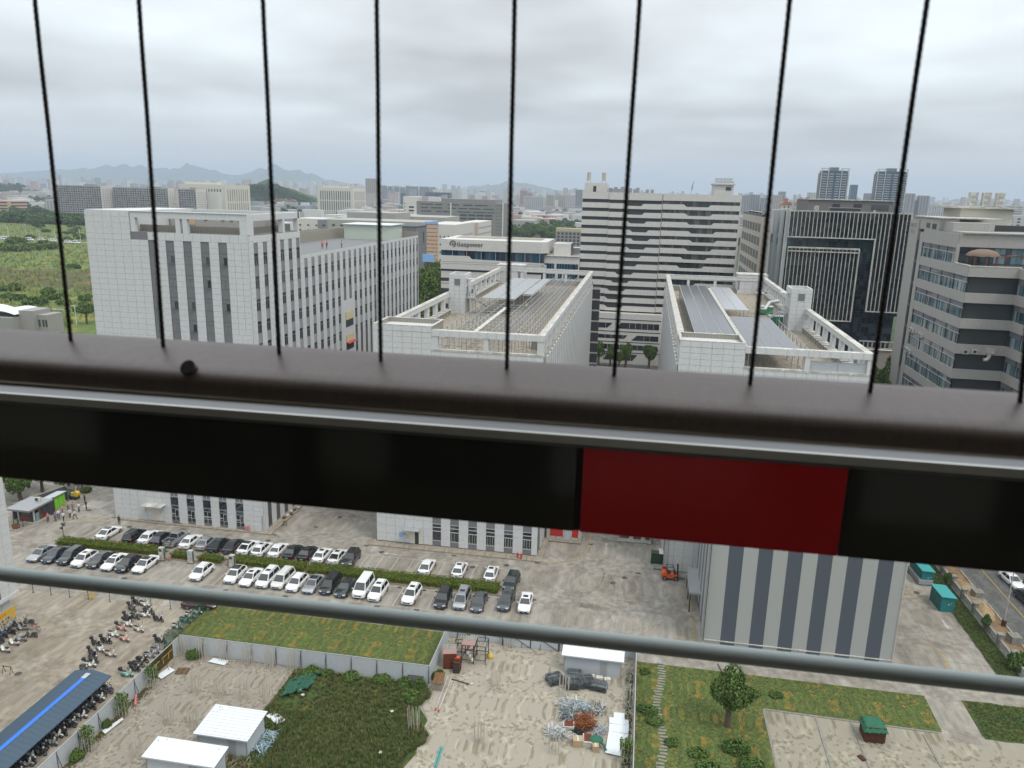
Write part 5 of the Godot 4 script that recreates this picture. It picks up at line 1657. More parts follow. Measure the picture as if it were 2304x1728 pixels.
func striped(label: String, x0: float, x1: float, h: float, z: float, zb: float, wall: Material) -> void:   # tall block with vertical window strips broken every few storeys
	var o := thing("striped_block", label, "building", Vector3((x0 + x1) / 2, 0, z))
	var g := Geo.new()
	g.lohi(x0, x1, 0, h, zb, z)
	g.lohi(x0 + 8, x1 - 14, h, h + 3.0, z - 16, z - 4)
	wput("wall", g, wall, o)
	g = Geo.new()
	for t in [[h - 24, h - 6.5], [h - 44, h - 26], [h - 58, h - 46]]:
		if t[1] < 4: continue
		var y0 := maxf(t[0], 1.0)
		holes(g, Vector3(0, 0, z), Vector3.RIGHT, x0 + 5, x1 - 5, y0, t[1], 4.4, 100, 1.9, t[1] - y0)
		holes(g, Vector3(x1, 0, 0), Vector3(0, 0, -1), -z + 5, -zb - 5, y0, t[1], 6.0, 100, 1.6, t[1] - y0)
	wput("window_strips", g, M.dark_slit, o).set_meta("kind", "stuff")
func middle_distance() -> void:
	dormitory("grey balconied dormitory block nearest the field, widest of the three", -813, -745, 49, -990, -1017, 16)
	dormitory("second grey balconied dormitory block, behind the first one's white end wall", -741, -657, 48, -1010, -1024, 14)
	dormitory("narrow blue-grey balconied dormitory block before the cream striped block", -635, -609, 48, -1000, -1026, 16)
	striped("cream block with tall dark window strips left of the wooded quarry hill", -684, -611, 56, -1080, -1154, M.cream)
	striped("white block with tall dark window strips right of the wooded quarry hill", -651, -576, 56, -1500, -1570, M.cream)
	var g := Geo.new()
	block("long_grey_factory", "long pale grey factory with two rows of small windows behind the panelled factory's wing", -219, -150, 34.5, -520, -560, M.grey_wall, [5.9, 3.5, 2.0, 1.3, 2.0])
	block("grey_annex", "taller windowless grey hall rising behind the long grey factory", -236, -196, 37.5, -600, -640, M.grey_wall, [12.0, 8.0, 2.0, 1.2, 2.0])
	block("grey_hall", "wide pale grey hall behind the dark cube and the peach clad block", -222, -166, 34.0, -640, -690, M.grey_wall, [9.0, 9.0, 1.4, 1.2, 3.0])
	block("white_annex", "white block with few small windows beside the long grey factory", -262, -240, 33, -560, -590, M.office_white, [5.0, 3.6, 1.5, 1.2, 3.0])
	block("slate_annex", "slate grey block with small square windows next to the white block", -237, -221, 33, -545, -575, mat("slate", 0.20, 0.205, 0.225, 0.8), [6.0, 3.4, 2.0, 1.3, 2.0])
	var peach := mat("peach", 0.50, 0.34, 0.25, 0.8)
	var o := block("peach_block", "block with peach ribbed end and white side walls with dotted windows", -137.5, -118, 35.3, -480, -530, M.office_white, [2.4, 4.4, 0.7, 1.2, 5.0])
	for k in 13:
		bx("rib", o, Vector3(-133.4, 33.8 - 2.4 * k, -479.7) - o.position, Vector3(8.4, 1.9, 0.7), peach)
	bx("blue_fascia", o, Vector3(-133.4, 35.9, -479.6) - o.position, Vector3(8.8, 1.4, 0.8), M.blue_sign)
	o = block("dotted_block", "white block with rows of dotted windows and a peach end strip", -133.5, -121, 34, -560, -610, M.office_white, [2.2, 4.4, 0.6, 1.2, 2.0])
	bx("end_strip", o, Vector3(-121.9, 17, -559.8) - o.position, Vector3(1.8, 34, 0.5), peach)
	o = block("dark_cube", "plain dark grey cube of a building behind the panelled factory's wing", -135, -119.5, 37, -400, -420, mat("dark_cube", 0.135, 0.14, 0.15, 0.7), [])
	bx("roof_edge", o, Vector3(-127.2, 37.1, -410) - o.position, Vector3(16, 0.3, 20.5), M.dark_metal)
	bx("slot_window", o, Vector3(-119.4, 31, -414) - o.position, Vector3(0.1, 6, 1.4), M.dark_slit)
	bx("blue_awning", o, Vector3(-113.5, 21, -402) - o.position, Vector3(6, 4, 1.0), M.blue_sign)
	o = thing("louvred_building", "big grey building with broken dark louvre bands and a white left end", "building", Vector3(-225, 0, -900))
	g = Geo.new()
	g.lohi(-268, -166, 0, 43, -955, -900)
	g.lohi(-240, -176, 43, 46.5, -950, -906)
	wput("wall", g, mat("louvred_grey", 0.20, 0.195, 0.19, 0.8), o)
	g = Geo.new()
	g.lohi(-284, -268, 0, 48, -960, -899)
	g.lohi(-268, -250, 43, 48, -950, -930)
	wput("white_end", g, M.office_white, o)
	g = Geo.new()
	for j in 10:
		var y := 40.3 - 3.9 * j
		var x := -263.0
		if j > 2: x = -216.0
		while x < -180:
			var w := rng.randf_range(7, 17) if j < 3 else 8.5
			g.lohi(x, minf(x + w, -175), y - 1.0, y + (0.1 if j < 3 else 1.0), -900.1, -899.85)
			x += w + (rng.randf_range(1, 8) if j < 3 else 1.4)
		for k in 3: g.lohi(-173 + 2.7 * k, -172 + 2.7 * k, y - 0.6, y + 0.4, -900.1, -899.85)
		if j < 8:
			if j > 0: g.lohi(-277, -271, y - 1.4, y + 0.6, -899.1, -898.85)
			g.lohi(-282.6, -281.4, y - 0.8, y + 0.5, -899.1, -898.85)
	wput("louvre_bands", g, M.dark_slit, o).set_meta("kind", "stuff")
	bx("white_strip", o, Vector3(-227, 22, -899.8) - o.position, Vector3(1.6, 40, 0.3), M.office_white)
	bx("corner_post", o, Vector3(-165.4, 21.5, -899.7) - o.position, Vector3(1.4, 43, 0.6), M.office_white)
	for p in [[-262, 46, -915], [-240, 48, -920], [-205, 48.6, -915], [-190, 48, -915]]:
		bx("roof_house", o, Vector3(p[0], p[1], p[2]) - o.position, Vector3(6, 5, 6), M.grey_wall)
	var pinkw := mat("pink_wall", 0.46, 0.33, 0.29, 0.8)
	block("pink_flats", "small pink and white flats behind the grey hall", -445, -430, 22, -1300, -1330, pinkw, [4.0, 3.2, 2.0, 1.5, 1.0])
	block("pale_flats", "pale low flats beside the small pink flats", -429, -408, 22, -1310, -1340, M.cream, [4.0, 3.2, 2.0, 1.5, 1.0])
	block("arched_school", "long low grey building with big square openings beyond the green trees", -197, -165, 16, -1150, -1190, M.grey_wall, [5.2, 4.6, 3.6, 2.6, 5.0])
	block("pink_school", "long low pinkish building with rows of windows beyond the grey one", -221, -165, 15, -1500, -1540, pinkw, [5.0, 3.6, 3.0, 1.6, 1.0])
	block("red_white_block", "low reddish building right of the long pinkish one", -175, -142, 10, -1700, -1730, pinkw, [4.0, 3.2, 2.4, 1.4, 1.0])
	o = block("frame_block", "unfinished concrete frame block with open bays and yellowish top storey", -92, -66, 18.5, -800, -820, mat("frame_concrete", 0.27, 0.25, 0.235, 0.9), [3.6, 3.4, 2.5, 2.3, 0.4])
	bx("top_storey", o, Vector3(-79, 20.0, -806) - o.position, Vector3(26, 3.2, 12), mat("old_yellow", 0.42, 0.36, 0.23, 0.9))
	o = thing("small_works", "low grey works with a white wavy roof at the edge of the field", "building", Vector3(-228, 0, -256))
	g = Geo.new()
	g.lohi(-262, -226.8, 0, 6.9, -259, -246)
	g.lohi(-226.8, -221, 0, 9.2, -259, -250)
	g.lohi(-221, -217, 0, 7.6, -260, -252)
	wput("wall", g, mat("works_grey", 0.27, 0.265, 0.25, 0.9), o)
	g = Geo.new()
	for k in 3:
		var pts := PackedVector2Array()
		for s in 9:
			pts.append(Vector2(-264 + 12.6 * k + 12.4 * s / 8.0, 8.0 + 1.1 * sin(PI * s / 8.0)))
		for s in 9:
			pts.append(Vector2(-251.6 + 12.6 * k - 12.4 * s / 8.0, 7.9 + 1.1 * sin(PI * (8 - s) / 8.0)))
		g.prism(pts, -262, -247.5)
	wput("roof", g, M.white_sheet, o)
	for x in [-220.2, -218.6, -217.4]:
		bx("window", o, Vector3(x, 4.5, -251.95) - o.position, Vector3(0.7, 2.6, 0.1), M.dark_slit)
func far_city() -> void:
	var pale := mat("far_pale", 0.42, 0.42, 0.41, 0.8)
	var tan_ := mat("far_tan", 0.36, 0.33, 0.29, 0.8)
	var grey := mat("far_grey", 0.24, 0.245, 0.255, 0.8)
	var pink := mat("far_pink", 0.36, 0.27, 0.25, 0.8)
	var teal := mat("far_teal", 0.10, 0.16, 0.20, 0.4)
	var st := [5.5, 3.1, 3.0, 1.5, 2.0]
	var rows := [
		[-844, -812, 85, 2300, 22, tan_, "tall slim tan apartment tower right of the white striped block"],
		[-1034, -1017, 67, 3000, 18, grey, "grey tower first in the row of seven right of the tan tower"], [-1009, -995, 66, 3000, 18, grey, "grey tower second in the row of seven right of the tan tower"],
		[-985, -970, 66, 3000, 18, grey, "grey tower third in the row of seven right of the tan tower"], [-961, -946, 64, 3000, 18, grey, "grey tower fourth in the row of seven right of the tan tower"],
		[-938, -891, 68, 3000, 18, grey, "wide grey slab fifth in the row of seven right of the tan tower"], [-883, -846, 68, 3000, 18, grey, "wide grey slab sixth in the row of seven right of the tan tower"],
		[-839, -822, 67, 3000, 18, grey, "grey tower last in the row of seven right of the tan tower"], [-751, -740, 47, 2300, 14, pale, "narrow white slab before the row of seven grey towers"],
		[-772, -753, 44, 2400, 14, teal, "low greenish block beside the narrow white slab"], [-630, -604, 50, 2200, 20, teal, "left half of a blue glass office on the skyline"],
		[-604, -560, 50, 2210, 20, teal, "right half of a blue glass office on the skyline"], [-422, -397, 62, 2600, 20, pink, "pinkish tower before the middle mountain"],
		[-397, -382, 56, 2600, 20, pink, "shorter pinkish tower attached to the one before the middle mountain"], [-362, -302, 45, 2300, 25, pale, "wide pale banded office below the pinkish towers"],
		[-334, -308, 50, 2600, 20, tan_, "tan apartment slab left in the cluster beside the stepped tower"], [-318, -281, 50, 2700, 20, tan_, "wide tan apartment slab in the cluster beside the stepped tower"],
		[-291, -258, 51, 2800, 20, pale, "pale apartment slab in the cluster beside the stepped tower"], [-212, -191, 67, 2300, 20, grey, "dark grey tower rising beside the left edge of the stepped tower"],
		[-134, -110, 74, 2500, 20, grey, "grey apartments peeping over the stepped tower, left of three"], [-107, -77, 74, 2500, 20, grey, "blue-grey apartments peeping over the stepped tower, middle of three"],
		[-52, -37, 74, 2500, 20, grey, "blue-grey apartments peeping over the stepped tower, right of three"], [238, 262, 63, 2200, 20, grey, "first grey apartment tower right of the stepped tower"],
		[264, 289, 65, 2210, 20, grey, "second grey apartment tower right of the stepped tower"], [292, 306, 57, 2200, 20, grey, "third grey apartment tower right of the stepped tower"],
		[321, 343, 65, 2200, 20, tan_, "tan apartment tower right of the seventh cable"], [366, 384, 76, 2400, 20, grey, "taller grey tower right of the tan tower near the seventh cable"],
		[483, 512, 77, 2600, 20, pale, "pale glassy block left of the blue twin towers"], [466, 481, 92, 2000, 16, teal, "slim pale blue block touching the left twin tower"],
		[550, 580, 75, 2200, 20, grey, "grey slab between the blue twin towers"], [591, 610, 75, 2000, 18, grey, "grey tower right of the right twin tower"],
		[620, 642, 71, 2000, 18, grey, "grey slab farthest right of the towers beside the right twin"], [612, 622, 61, 2010, 18, tan_, "short tan tower between two grey ones beside the right twin"],
		[746, 778, 50, 2300, 20, pale, "pale flats below the low hills"], [-1140, -1040, 22, 1164, 30, mat("far_peach", 0.50, 0.36, 0.25, 0.8), "peach low building at the left edge beyond the field"],
		[-1030, -985, 24, 1225, 30, pale, "white low works beyond the field"], [-1120, -1060, 26, 1330, 40, grey, "grey-roofed low works beyond the peach building"],
		[347, 363, 45, 900, 18, pale, "white block with square windows beyond the grey office"], [368, 392, 45, 905, 18, pale, "second white block with square windows, at the right edge"],
		[785, 900, 53, 2100, 60, pale, "long banded white building on the right skyline"]]
	for r in rows:
		var s := st
		if r[5] == teal: s = [3.0, 3.4, 2.6, 2.2, 1.0]
		if r[1] - r[0] > 90: s = [40.0, 5.0, 38.0, 2.2, 1.0]
		block("far_building", r[6], r[0], r[1], r[2], -r[3], -r[3] - r[4], r[5], s, "buildings of the far city")
	for t in [[218.0, 251.0, 96.0, -1100.0, "left"], [300.0, 337.0, 98.0, -1150.0, "right"]]:
		var o := thing("twin_tower", "%s of the two tall blue-windowed apartment towers with white frames" % t[4], "tower", Vector3((t[0] + t[1]) / 2, 0, t[3]), 0.0, "blue twin towers")
		var g := Geo.new()
		g.lohi(t[0] + 1, t[1] - 1, 0, t[2] - 3, t[3] - 18, t[3] - 0.6)
		wput("wall", g, mat("twin_blue", 0.055, 0.085, 0.135, 0.4), o)
		var w := Geo.new()
		var n := 4
		var s: float = (t[1] - t[0]) / n
		for j in 28:
			for i in n:
				if i == 1 or (i == 2 and j % 2 == 0): pass
				w.lohi(t[0] + s * i + 1.6, t[0] + s * (i + 1) - 1.6, t[2] - 8 - 3.1 * j, t[2] - 6.9 - 3.1 * j, t[3] - 0.6, t[3] + 0.5)
		wput("balconies", w, mat("twin_pale", 0.34, 0.38, 0.42, 0.6), o).set_meta("kind", "stuff")
		var f := Geo.new()
		for i in [0, 1, 3, 4]:
			f.lohi(t[0] + s * i - 0.6, t[0] + s * i + 0.6, 0, t[2], t[3] - 0.6, t[3] + 0.6)
		for i in [0, 3]:
			f.lohi(t[0] + s * i, t[0] + s * (i + 1), t[2] - 0.8, t[2], t[3] - 6, t[3] + 0.6)
		wput("white_frame", f, M.white_cap, o)
		f = Geo.new()
		f.lohi(t[0] + s * 1.4, t[0] + s * 2.6, t[2] - 3, t[2] + 1.2, t[3] - 14, t[3] - 4)
		f.lohi(t[0] - 1.4, t[0] + 0.4, 0, t[2] - 6, t[3] - 14, t[3] - 2)
		f.lohi(t[1] - 0.4, t[1] + 1.4, 0, t[2] - 6, t[3] - 14, t[3] - 2)
		wput("core", f, M.grey_panel, o)
	for r in [[141, 151, 53.0, 900, "left"], [152.5, 162.5, 54.5, 880, "middle"], [164, 176, 55.0, 905, "right"]]:
		var o := block("red_roofed_house", "%s of the pale blocks with orange tiled roofs behind the beige block" % r[4], r[0], r[1], r[2] - 3, -r[3], -r[3] - 14, M.cream, [3.0, 3.2, 1.6, 1.6, 1.0], "orange-roofed blocks")
		var g := Geo.new()
		g.prism(PackedVector2Array([Vector2(r[0] - 1, r[2] - 3), Vector2(r[1] + 1, r[2] - 3), Vector2(r[1] - 2, r[2]), Vector2(r[0] + 2, r[2])]), -r[3] - 15.0, -r[3] + 1.0)
		g.lohi(r[0] + 3.5, r[0] + 6.5, r[2] - 1, r[2] + 3.2, -r[3] - 8, -r[3] - 3)
		wput("roof", g, mat("orange_roof", 0.34, 0.13, 0.07, 0.8), o)
	var g := Geo.new()
	var pal := [Color(0.42, 0.41, 0.39), Color(0.50, 0.49, 0.47), Color(0.33, 0.33, 0.33), Color(0.36, 0.31, 0.28), Color(0.25, 0.27, 0.30), Color(0.40, 0.30, 0.26), Color(0.55, 0.55, 0.54)]
	for k in 3400:
		var d := 1350.0 + 6500.0 * pow(rng.randf(), 1.6)
		var a := rng.randf_range(-0.86, 0.52)
		var x := d * tan(a)
		if x < -560 and d < 1700 and x > -760: continue
		if x < -430 and d < 1120: continue
		if absf(x + 1070) < 170 and absf(d - 2200) < 140: continue
		if x < -2380 and absf(d - 2900) < 200: continue
		var h := rng.randf_range(6, 17)
		if d > 2600 and rng.randf() < 0.30: h = rng.randf_range(25, 62)
		if d > 4300 and rng.randf() < 0.35: h = rng.randf_range(50, 92)
		var w := rng.randf_range(10, 42) if h < 20 else rng.randf_range(14, 26)
		g.col = pal[rng.randi() % pal.size()]
		g.lohi(x - w / 2, x + w / 2, 0, h, -d - rng.randf_range(10, 40), -d, "b")
	for k in 26:   # a curtain of slim white slabs behind the quarry hill and far left
		var left := k < 14
		var x := -2620.0 + 58.0 * k if left else -1890.0 + 28.0 * (k - 14)
		var d := 5400.0 if left else 4300.0
		g.col = Color(0.50, 0.50, 0.49)
		g.lohi(x, x + 17, 0, rng.randf_range(66, 96), -d - 20, -d, "b")
	put("far_city_mass", g, M.matte)
	tag(get_child(get_child_count() - 1), "hazy mass of low roofs and towers filling the far plain", "city", "", "stuff")
	var small := Geo.new()    # low works just behind the compound, on both sides
	for k in 130:
		var x := rng.randf_range(-430, -255) if k < 80 else rng.randf_range(90, 520)
		var d := rng.randf_range(640, 1150)
		small.col = pal[rng.randi() % pal.size()]
		var w := rng.randf_range(8, 24)
		small.lohi(x - w / 2, x + w / 2, 0, rng.randf_range(12, 30) if k < 80 else rng.randf_range(8, 22), -d - rng.randf_range(8, 20), -d, "b")
	put("rooftop_clutter", small, M.matte)
	tag(get_child(get_child_count() - 1), "jumble of low grey and white roofs behind the compound", "roofs", "", "stuff")
	var mm := MultiMesh.new()
	mm.transform_format = MultiMesh.TRANSFORM_3D
	mm.mesh = low_crowns[0]
	var spots := []
	for k in 2600:
		var d := 980.0 + 3600.0 * pow(rng.randf(), 1.5)
		var x := d * tan(rng.randf_range(-0.80, 0.50))
		if d < 1500 and x < -430 and x > -800: continue
		spots.append(Vector3(x, 0, -d))
	for k in 260: spots.append(Vector3(rng.randf_range(-980, -640), 0, rng.randf_range(-985, -925)))
	for k in 420:
		var t := rng.randf()
		spots.append(Vector3(-1200 + 270 * t, maxf(0.0, 60.0 * sin(PI * pow(t, 0.6)) - 5) * rng.randf_range(0.2, 1.0), -2150 - rng.randf() * 70))
	for k in 200: spots.append(Vector3(rng.randf_range(-2760, -2490), rng.randf_range(0, 34), -2800 - rng.randf() * 80))
	mm.instance_count = spots.size()
	for k in spots.size():
		var s := rng.randf_range(5, 12)
		mm.set_instance_transform(k, Transform3D(Basis(Vector3.UP, rng.randf() * TAU).scaled(Vector3(s, s * 0.8, s)), spots[k] + Vector3(0, s * 0.5, 0)))
	var woods := MultiMeshInstance3D.new()
	woods.name = "far_woods"
	woods.multimesh = mm
	woods.material_override = M.leaf_dark
	add_child(woods)
	tag(woods, "dark green woods scattered between the far roofs", "woods", "", "stuff")
func left_building() -> void:
	var o := thing("corner_building", "pale panelled building at the left edge with a yellow sign below", "building", Vector3(-80, 0, -70))
	var P := o.position
	var g := Geo.new()
	g.lohi(-95, -77.06, 4.6, 26.0, -78.9, -40)
	g.lohi(-95, -77.86, 0, 4.6, -78.3, -40)
	wput("wall", g, M.joint, o)
	g = Geo.new()
	clad(g, Vector3(-77.0, 0, 0), Vector3(0, 0, -1), 76.3, 78.95, 4.75, 26.0, 1.5, 1.3)
	clad(g, Vector3(-77.0, 0, 0), Vector3(0, 0, -1), 50.0, 74.0, 4.75, 26.0, 1.5, 1.3)
	clad(g, Vector3(-77.8, 0, 0), Vector3(0, 0, -1), 50.0, 78.35, 0.1, 4.5, 1.4, 1.1)
	g.lohi(-77.4, -76.8, 4.3, 4.75, -79.0, -40)
	wput("cladding", g, M.white_panel, o)
	for k in 6:
		bx("window", o, Vector3(-77.02, 6.6 + 3.4 * k, -75.15) - P, Vector3(0.10, 2.2, 2.1), M.glass_mid)
		bx("spandrel", o, Vector3(-77.01, 8.3 + 3.4 * k, -75.15) - P, Vector3(0.10, 1.1, 2.1), M.louvre)
		bx("strip_post", o, Vector3(-76.96, 7.2 + 3.4 * k, -76.2) - P, Vector3(0.14, 3.4, 0.14), M.white_cap)
	var s := thing("yellow_sign", "yellow sign with two lines of characters on the wall at the left edge", "sign", Vector3(-77.70, 1.7, -76.2), PI / 2)
	bx("board", s, Vector3(0.4, 0, 0), Vector3(4.4, 1.55, 0.06), mat("sign_yellow", 0.62, 0.36, 0.03, 0.6))
	bx("white_band", s, Vector3(0.2, -0.30, 0.033), Vector3(3.7, 0.52, 0.01), M.white_cap)
	g = Geo.new()
	for c in 7:
		glyph(g, Vector3(-1.4 + 0.48 * c, -0.30, 0.045), 0.34, c * 7 + 3)
	put("dark_characters", g, M.black_trim, s)
	g = Geo.new()
	for c in 7:
		glyph(g, Vector3(-1.5 + 0.42 * c, 0.38, 0.037), 0.27, c * 5 + 11)
	put("red_characters", g, mat("sign_red", 0.42, 0.09, 0.02, 0.6), s)
func glyph(g: Geo, p: Vector3, s: float, sd: int) -> void:    # a small square character of a few strokes
	var t := s * 0.13
	for k in 4:
		if (sd >> k) & 1 or k == 1: g.box(p + Vector3(0, s * (0.42 - 0.28 * k), 0), Vector3(s * (0.95 - 0.2 * ((sd + k) % 2)), t, 0.008))
	g.box(p + Vector3(s * (0.1 * (sd % 3) - 0.1), 0, 0), Vector3(t, s, 0.0085))
	if sd % 2: g.box(p + Vector3(-s * 0.38, -0.1 * s, 0), Vector3(t, s * 0.8, 0.0075))
	if sd % 3: g.box(p + Vector3(s * 0.36, 0.05 * s, 0), Vector3(t, s * 0.7, 0.0075))
func warehouse() -> void:
	var o := thing("striped_warehouse", "corrugated warehouse with broad grey and dark blue vertical stripes", "warehouse", Vector3(21.9, 0, -92.8))
	var P := o.position
	var g := Geo.new()
	g.lohi(10.45, 33.35, 0, 16.0, -111.6, -92.9)
	wput("wall", g, M.joint, o)
	var e := [10.45, 12.55, 14.33, 16.12, 17.86, 19.62, 21.38, 23.13, 24.87, 26.60, 28.36, 30.14, 31.88, 33.35]
	for k in 13:
		var m: Material = M.stripe_dark if k % 2 == 1 else M.stripe_light
		g = Geo.new()
		var n := int((e[k + 1] - e[k]) / 0.11)
		for i in n:      # shallow ribs of the sheet
			var x: float = lerpf(e[k], e[k + 1], (i + 0.5) / n)
			var w: float = (e[k + 1] - e[k]) / n
			g.quad(Vector3(x - w / 2, 0.55, -92.84), Vector3(x, 0.55, -92.80), Vector3(x, 15.8, -92.80), Vector3(x - w / 2, 15.8, -92.84))
			g.quad(Vector3(x, 0.55, -92.80), Vector3(x + w / 2, 0.55, -92.84), Vector3(x + w / 2, 15.8, -92.84), Vector3(x, 15.8, -92.80))
		wput("stripe", g, m, o)
		bx("plinth_sheet", o, Vector3((e[k] + e[k + 1]) / 2, 0.24, -92.86) - P, Vector3(e[k + 1] - e[k] - 0.01, 0.48, 0.06), m)
	bx("drip_rail", o, Vector3(21.9, 0.53, -92.74) - P, Vector3(23.1, 0.10, 0.16), M.white_cap)
	for x in [10.42, 33.38]:
		bx("corner_trim", o, Vector3(x, 8, -92.79) - P, Vector3(0.12, 16, 0.16), M.white_cap)
	g = Geo.new()
	for k in 10:
		var z := -110.9 + 1.85 * k
		if k % 2: g.lohi(10.36, 10.44, 0.5, 15.8, z, z + 1.8)
	wput("side_stripes", g, M.stripe_dark, o)
	g = Geo.new()
	for k in 10:
		var z := -110.9 + 1.85 * k
		if k % 2 == 0: g.lohi(10.36, 10.44, 0.5, 15.8, z, z + 1.8)
	wput("side_stripes", g, M.stripe_light, o)
	g = Geo.new()
	g.prism(PackedVector2Array([Vector2(10.2, 16.0), Vector2(33.6, 16.0), Vector2(21.9, 17.6)]), -111.7, -92.6)
	wput("roof", g, M.galv, o)
	for y in [0.2, 4.2, 8.2, 12.2]:
		rod("downpipe", o, Vector3(10.30, y, -92.72) - P, Vector3(10.30, y + 3.9, -92.72) - P, 0.06, M.white_cap)
	var a := thing("loading_canopy", "corrugated grey loading canopy on posts at the left side of the striped warehouse", "canopy", Vector3(9.7, 0, -104))
	g = Geo.new()
	for k in 22:
		g.box(Vector3(0, 3.0, -3.6 + 0.343 * k), Vector3(1.7, 0.07, 0.20), Basis(Vector3.BACK, 0.04))
		g.box(Vector3(0, 2.95, -3.6 + 0.343 * k + 0.17), Vector3(1.7, 0.05, 0.16), Basis(Vector3.BACK, 0.04))
	put("roof_sheet", g, M.galv, a)
	for z in [-3.7, 3.9]:
		bx("fascia", a, Vector3(0, 2.9, z), Vector3(1.8, 0.25, 0.08), M.steel)
	bx("fascia", a, Vector3(-0.88, 2.92, 0), Vector3(0.08, 0.28, 7.7), M.steel)
	for z in [-3.5, 0.1, 3.7]:
		rod("post", a, Vector3(-0.7, 0, z), Vector3(-0.7, 2.9, z), 0.08, M.dark_metal)
	var k := thing("wall_ladder", "grey steel ladder fixed to the white wall behind the forklift", "ladder", Vector3(5.9, 0, -112.1))
	for x in [-0.3, 0.3]:
		rod("stile", k, Vector3(x, 0.2, 0), Vector3(x, 9, 0), 0.04, M.steel)
	for i in 26:
		rod("rung", k, Vector3(-0.3, 0.4 + 0.33 * i, 0), Vector3(0.3, 0.4 + 0.33 * i, 0), 0.025, M.steel)
	var c := thing("green_bin", "dark green bin cage with a pale lid beside the wall ladder", "bin", Vector3(4.6, 0, -114.6))
	bx("body", c, Vector3(0, 0.9, 0), Vector3(1.6, 1.7, 1.2), mat("bin_green", 0.02, 0.05, 0.025, 0.6))
	bx("frame", c, Vector3(0, 0.04, 0), Vector3(1.7, 0.08, 1.3), M.dark_metal)
	bx("lid", c, Vector3(0.9, 2.0, 0.2), Vector3(1.1, 0.08, 1.9), M.cream)
	rod("post", c, Vector3(0.9, 0, 0.9), Vector3(0.9, 2.0, 0.9), 0.06, M.dark_metal)
	var d := thing("scrap_slab", "low rusty grey slab of scrap beside the green bin", "scrap", Vector3(4.9, 0, -112.8))
	bx("slab", d, Vector3(0, 0.12, 0), Vector3(1.5, 0.24, 1.4), M.stone)
	bx("bucket", d, Vector3(0.9, 0.3, 0.6), Vector3(0.5, 0.6, 0.5), M.red)
	var s := thing("red_shopfront", "small white-framed shopfront with red windows at the far end of the yard", "shop", Vector3(-10.5, 0, -119.4))
	bx("wall", s, Vector3(0, 1.5, -1.2), Vector3(5.8, 3.0, 2.4), M.white_cap)
	for w in [[-1.25, 2.1], [1.85, 1.0]]:
		bx("red_window", s, Vector3(w[0], 1.35, 0.02), Vector3(w[1], 1.5, 0.06), M.red)
	for p in [[-2.75, 0.2], [-0.05, 0.25], [1.2, 0.2], [2.6, 0.35]]:
		bx("frame", s, Vector3(p[0], 1.4, 0.06), Vector3(p[1], 2.8, 0.1), M.white_cap)
	bx("white_door", s, Vector3(0.6, 1.2, 0.04), Vector3(0.9, 2.2, 0.06), M.hoarding)
	bx("step", s, Vector3(0, 0.06, 0.5), Vector3(5.8, 0.12, 0.9), M.kerb)
	var s2 := thing("white_shopfront", "small white-framed shopfront with plain windows opposite the red one", "shop", Vector3(1.0, 0, -121.0))
	bx("wall", s2, Vector3(0, 1.5, -1.2), Vector3(5.6, 3.0, 2.4), M.white_cap)
	for w in [[-1.6, 1.6], [0.5, 1.3], [2.2, 0.7]]:
		bx("window", s2, Vector3(w[0], 1.4, 0.02), Vector3(w[1], 1.5, 0.06), M.glass_mid)
	for p in [-2.7, -0.5, 1.4, 2.7]:
		bx("frame", s2, Vector3(p, 1.4, 0.06), Vector3(0.16, 2.8, 0.1), M.white_cap)
	var pb := thing("passage_block", "back wall of the passage between the two low white factories", "wall", Vector3(-4.5, 0, -228))
	bx("wall", pb, Vector3(0, 3.0, 0), Vector3(16, 6.0, 0.4), M.white_panel)
var KIND := {
	"sedan": [4.75, 0.91, 0.90, 1.12, 0.34, -0.95, -1.72, 1.45, 0.98],
	"fastback": [4.80, 0.94, 0.88, 1.20, 0.35, -0.80, -2.05, 1.45, 1.00],
	"suv": [4.65, 0.93, 1.02, 1.15, 0.45, -1.75, -2.15, 1.70, 1.02],
	"crossover": [4.45, 0.92, 0.98, 1.15, 0.42, -1.35, -2.05, 1.58, 1.00],
	"mpv": [4.85, 0.93, 0.98, 1.60, 0.80, -2.05, -2.33, 1.75, 1.00],
	"van": [5.00, 0.98, 1.10, 1.80, 1.05, -2.30, -2.44, 2.05, 1.05],
	"pickup": [5.20, 0.94, 1.05, 1.25, 0.60, -0.55, -0.80, 1.78, 1.05]}
func body_ring(z: float, w: float, yb: float, belt: float, top: float) -> PackedVector3Array:
	return PackedVector3Array([Vector3(w * 0.90, yb, z), Vector3(w, yb + 0.16, z), Vector3(w, lerpf(yb, belt, 0.72), z), Vector3(w * 0.955, belt, z), Vector3(w * 0.78, lerpf(belt, top, 0.85), z), Vector3(0, top + 0.015, z), Vector3(-w * 0.78, lerpf(belt, top, 0.85), z), Vector3(-w * 0.955, belt, z), Vector3(-w, lerpf(yb, belt, 0.72), z), Vector3(-w, yb + 0.16, z), Vector3(-w * 0.90, yb, z)])
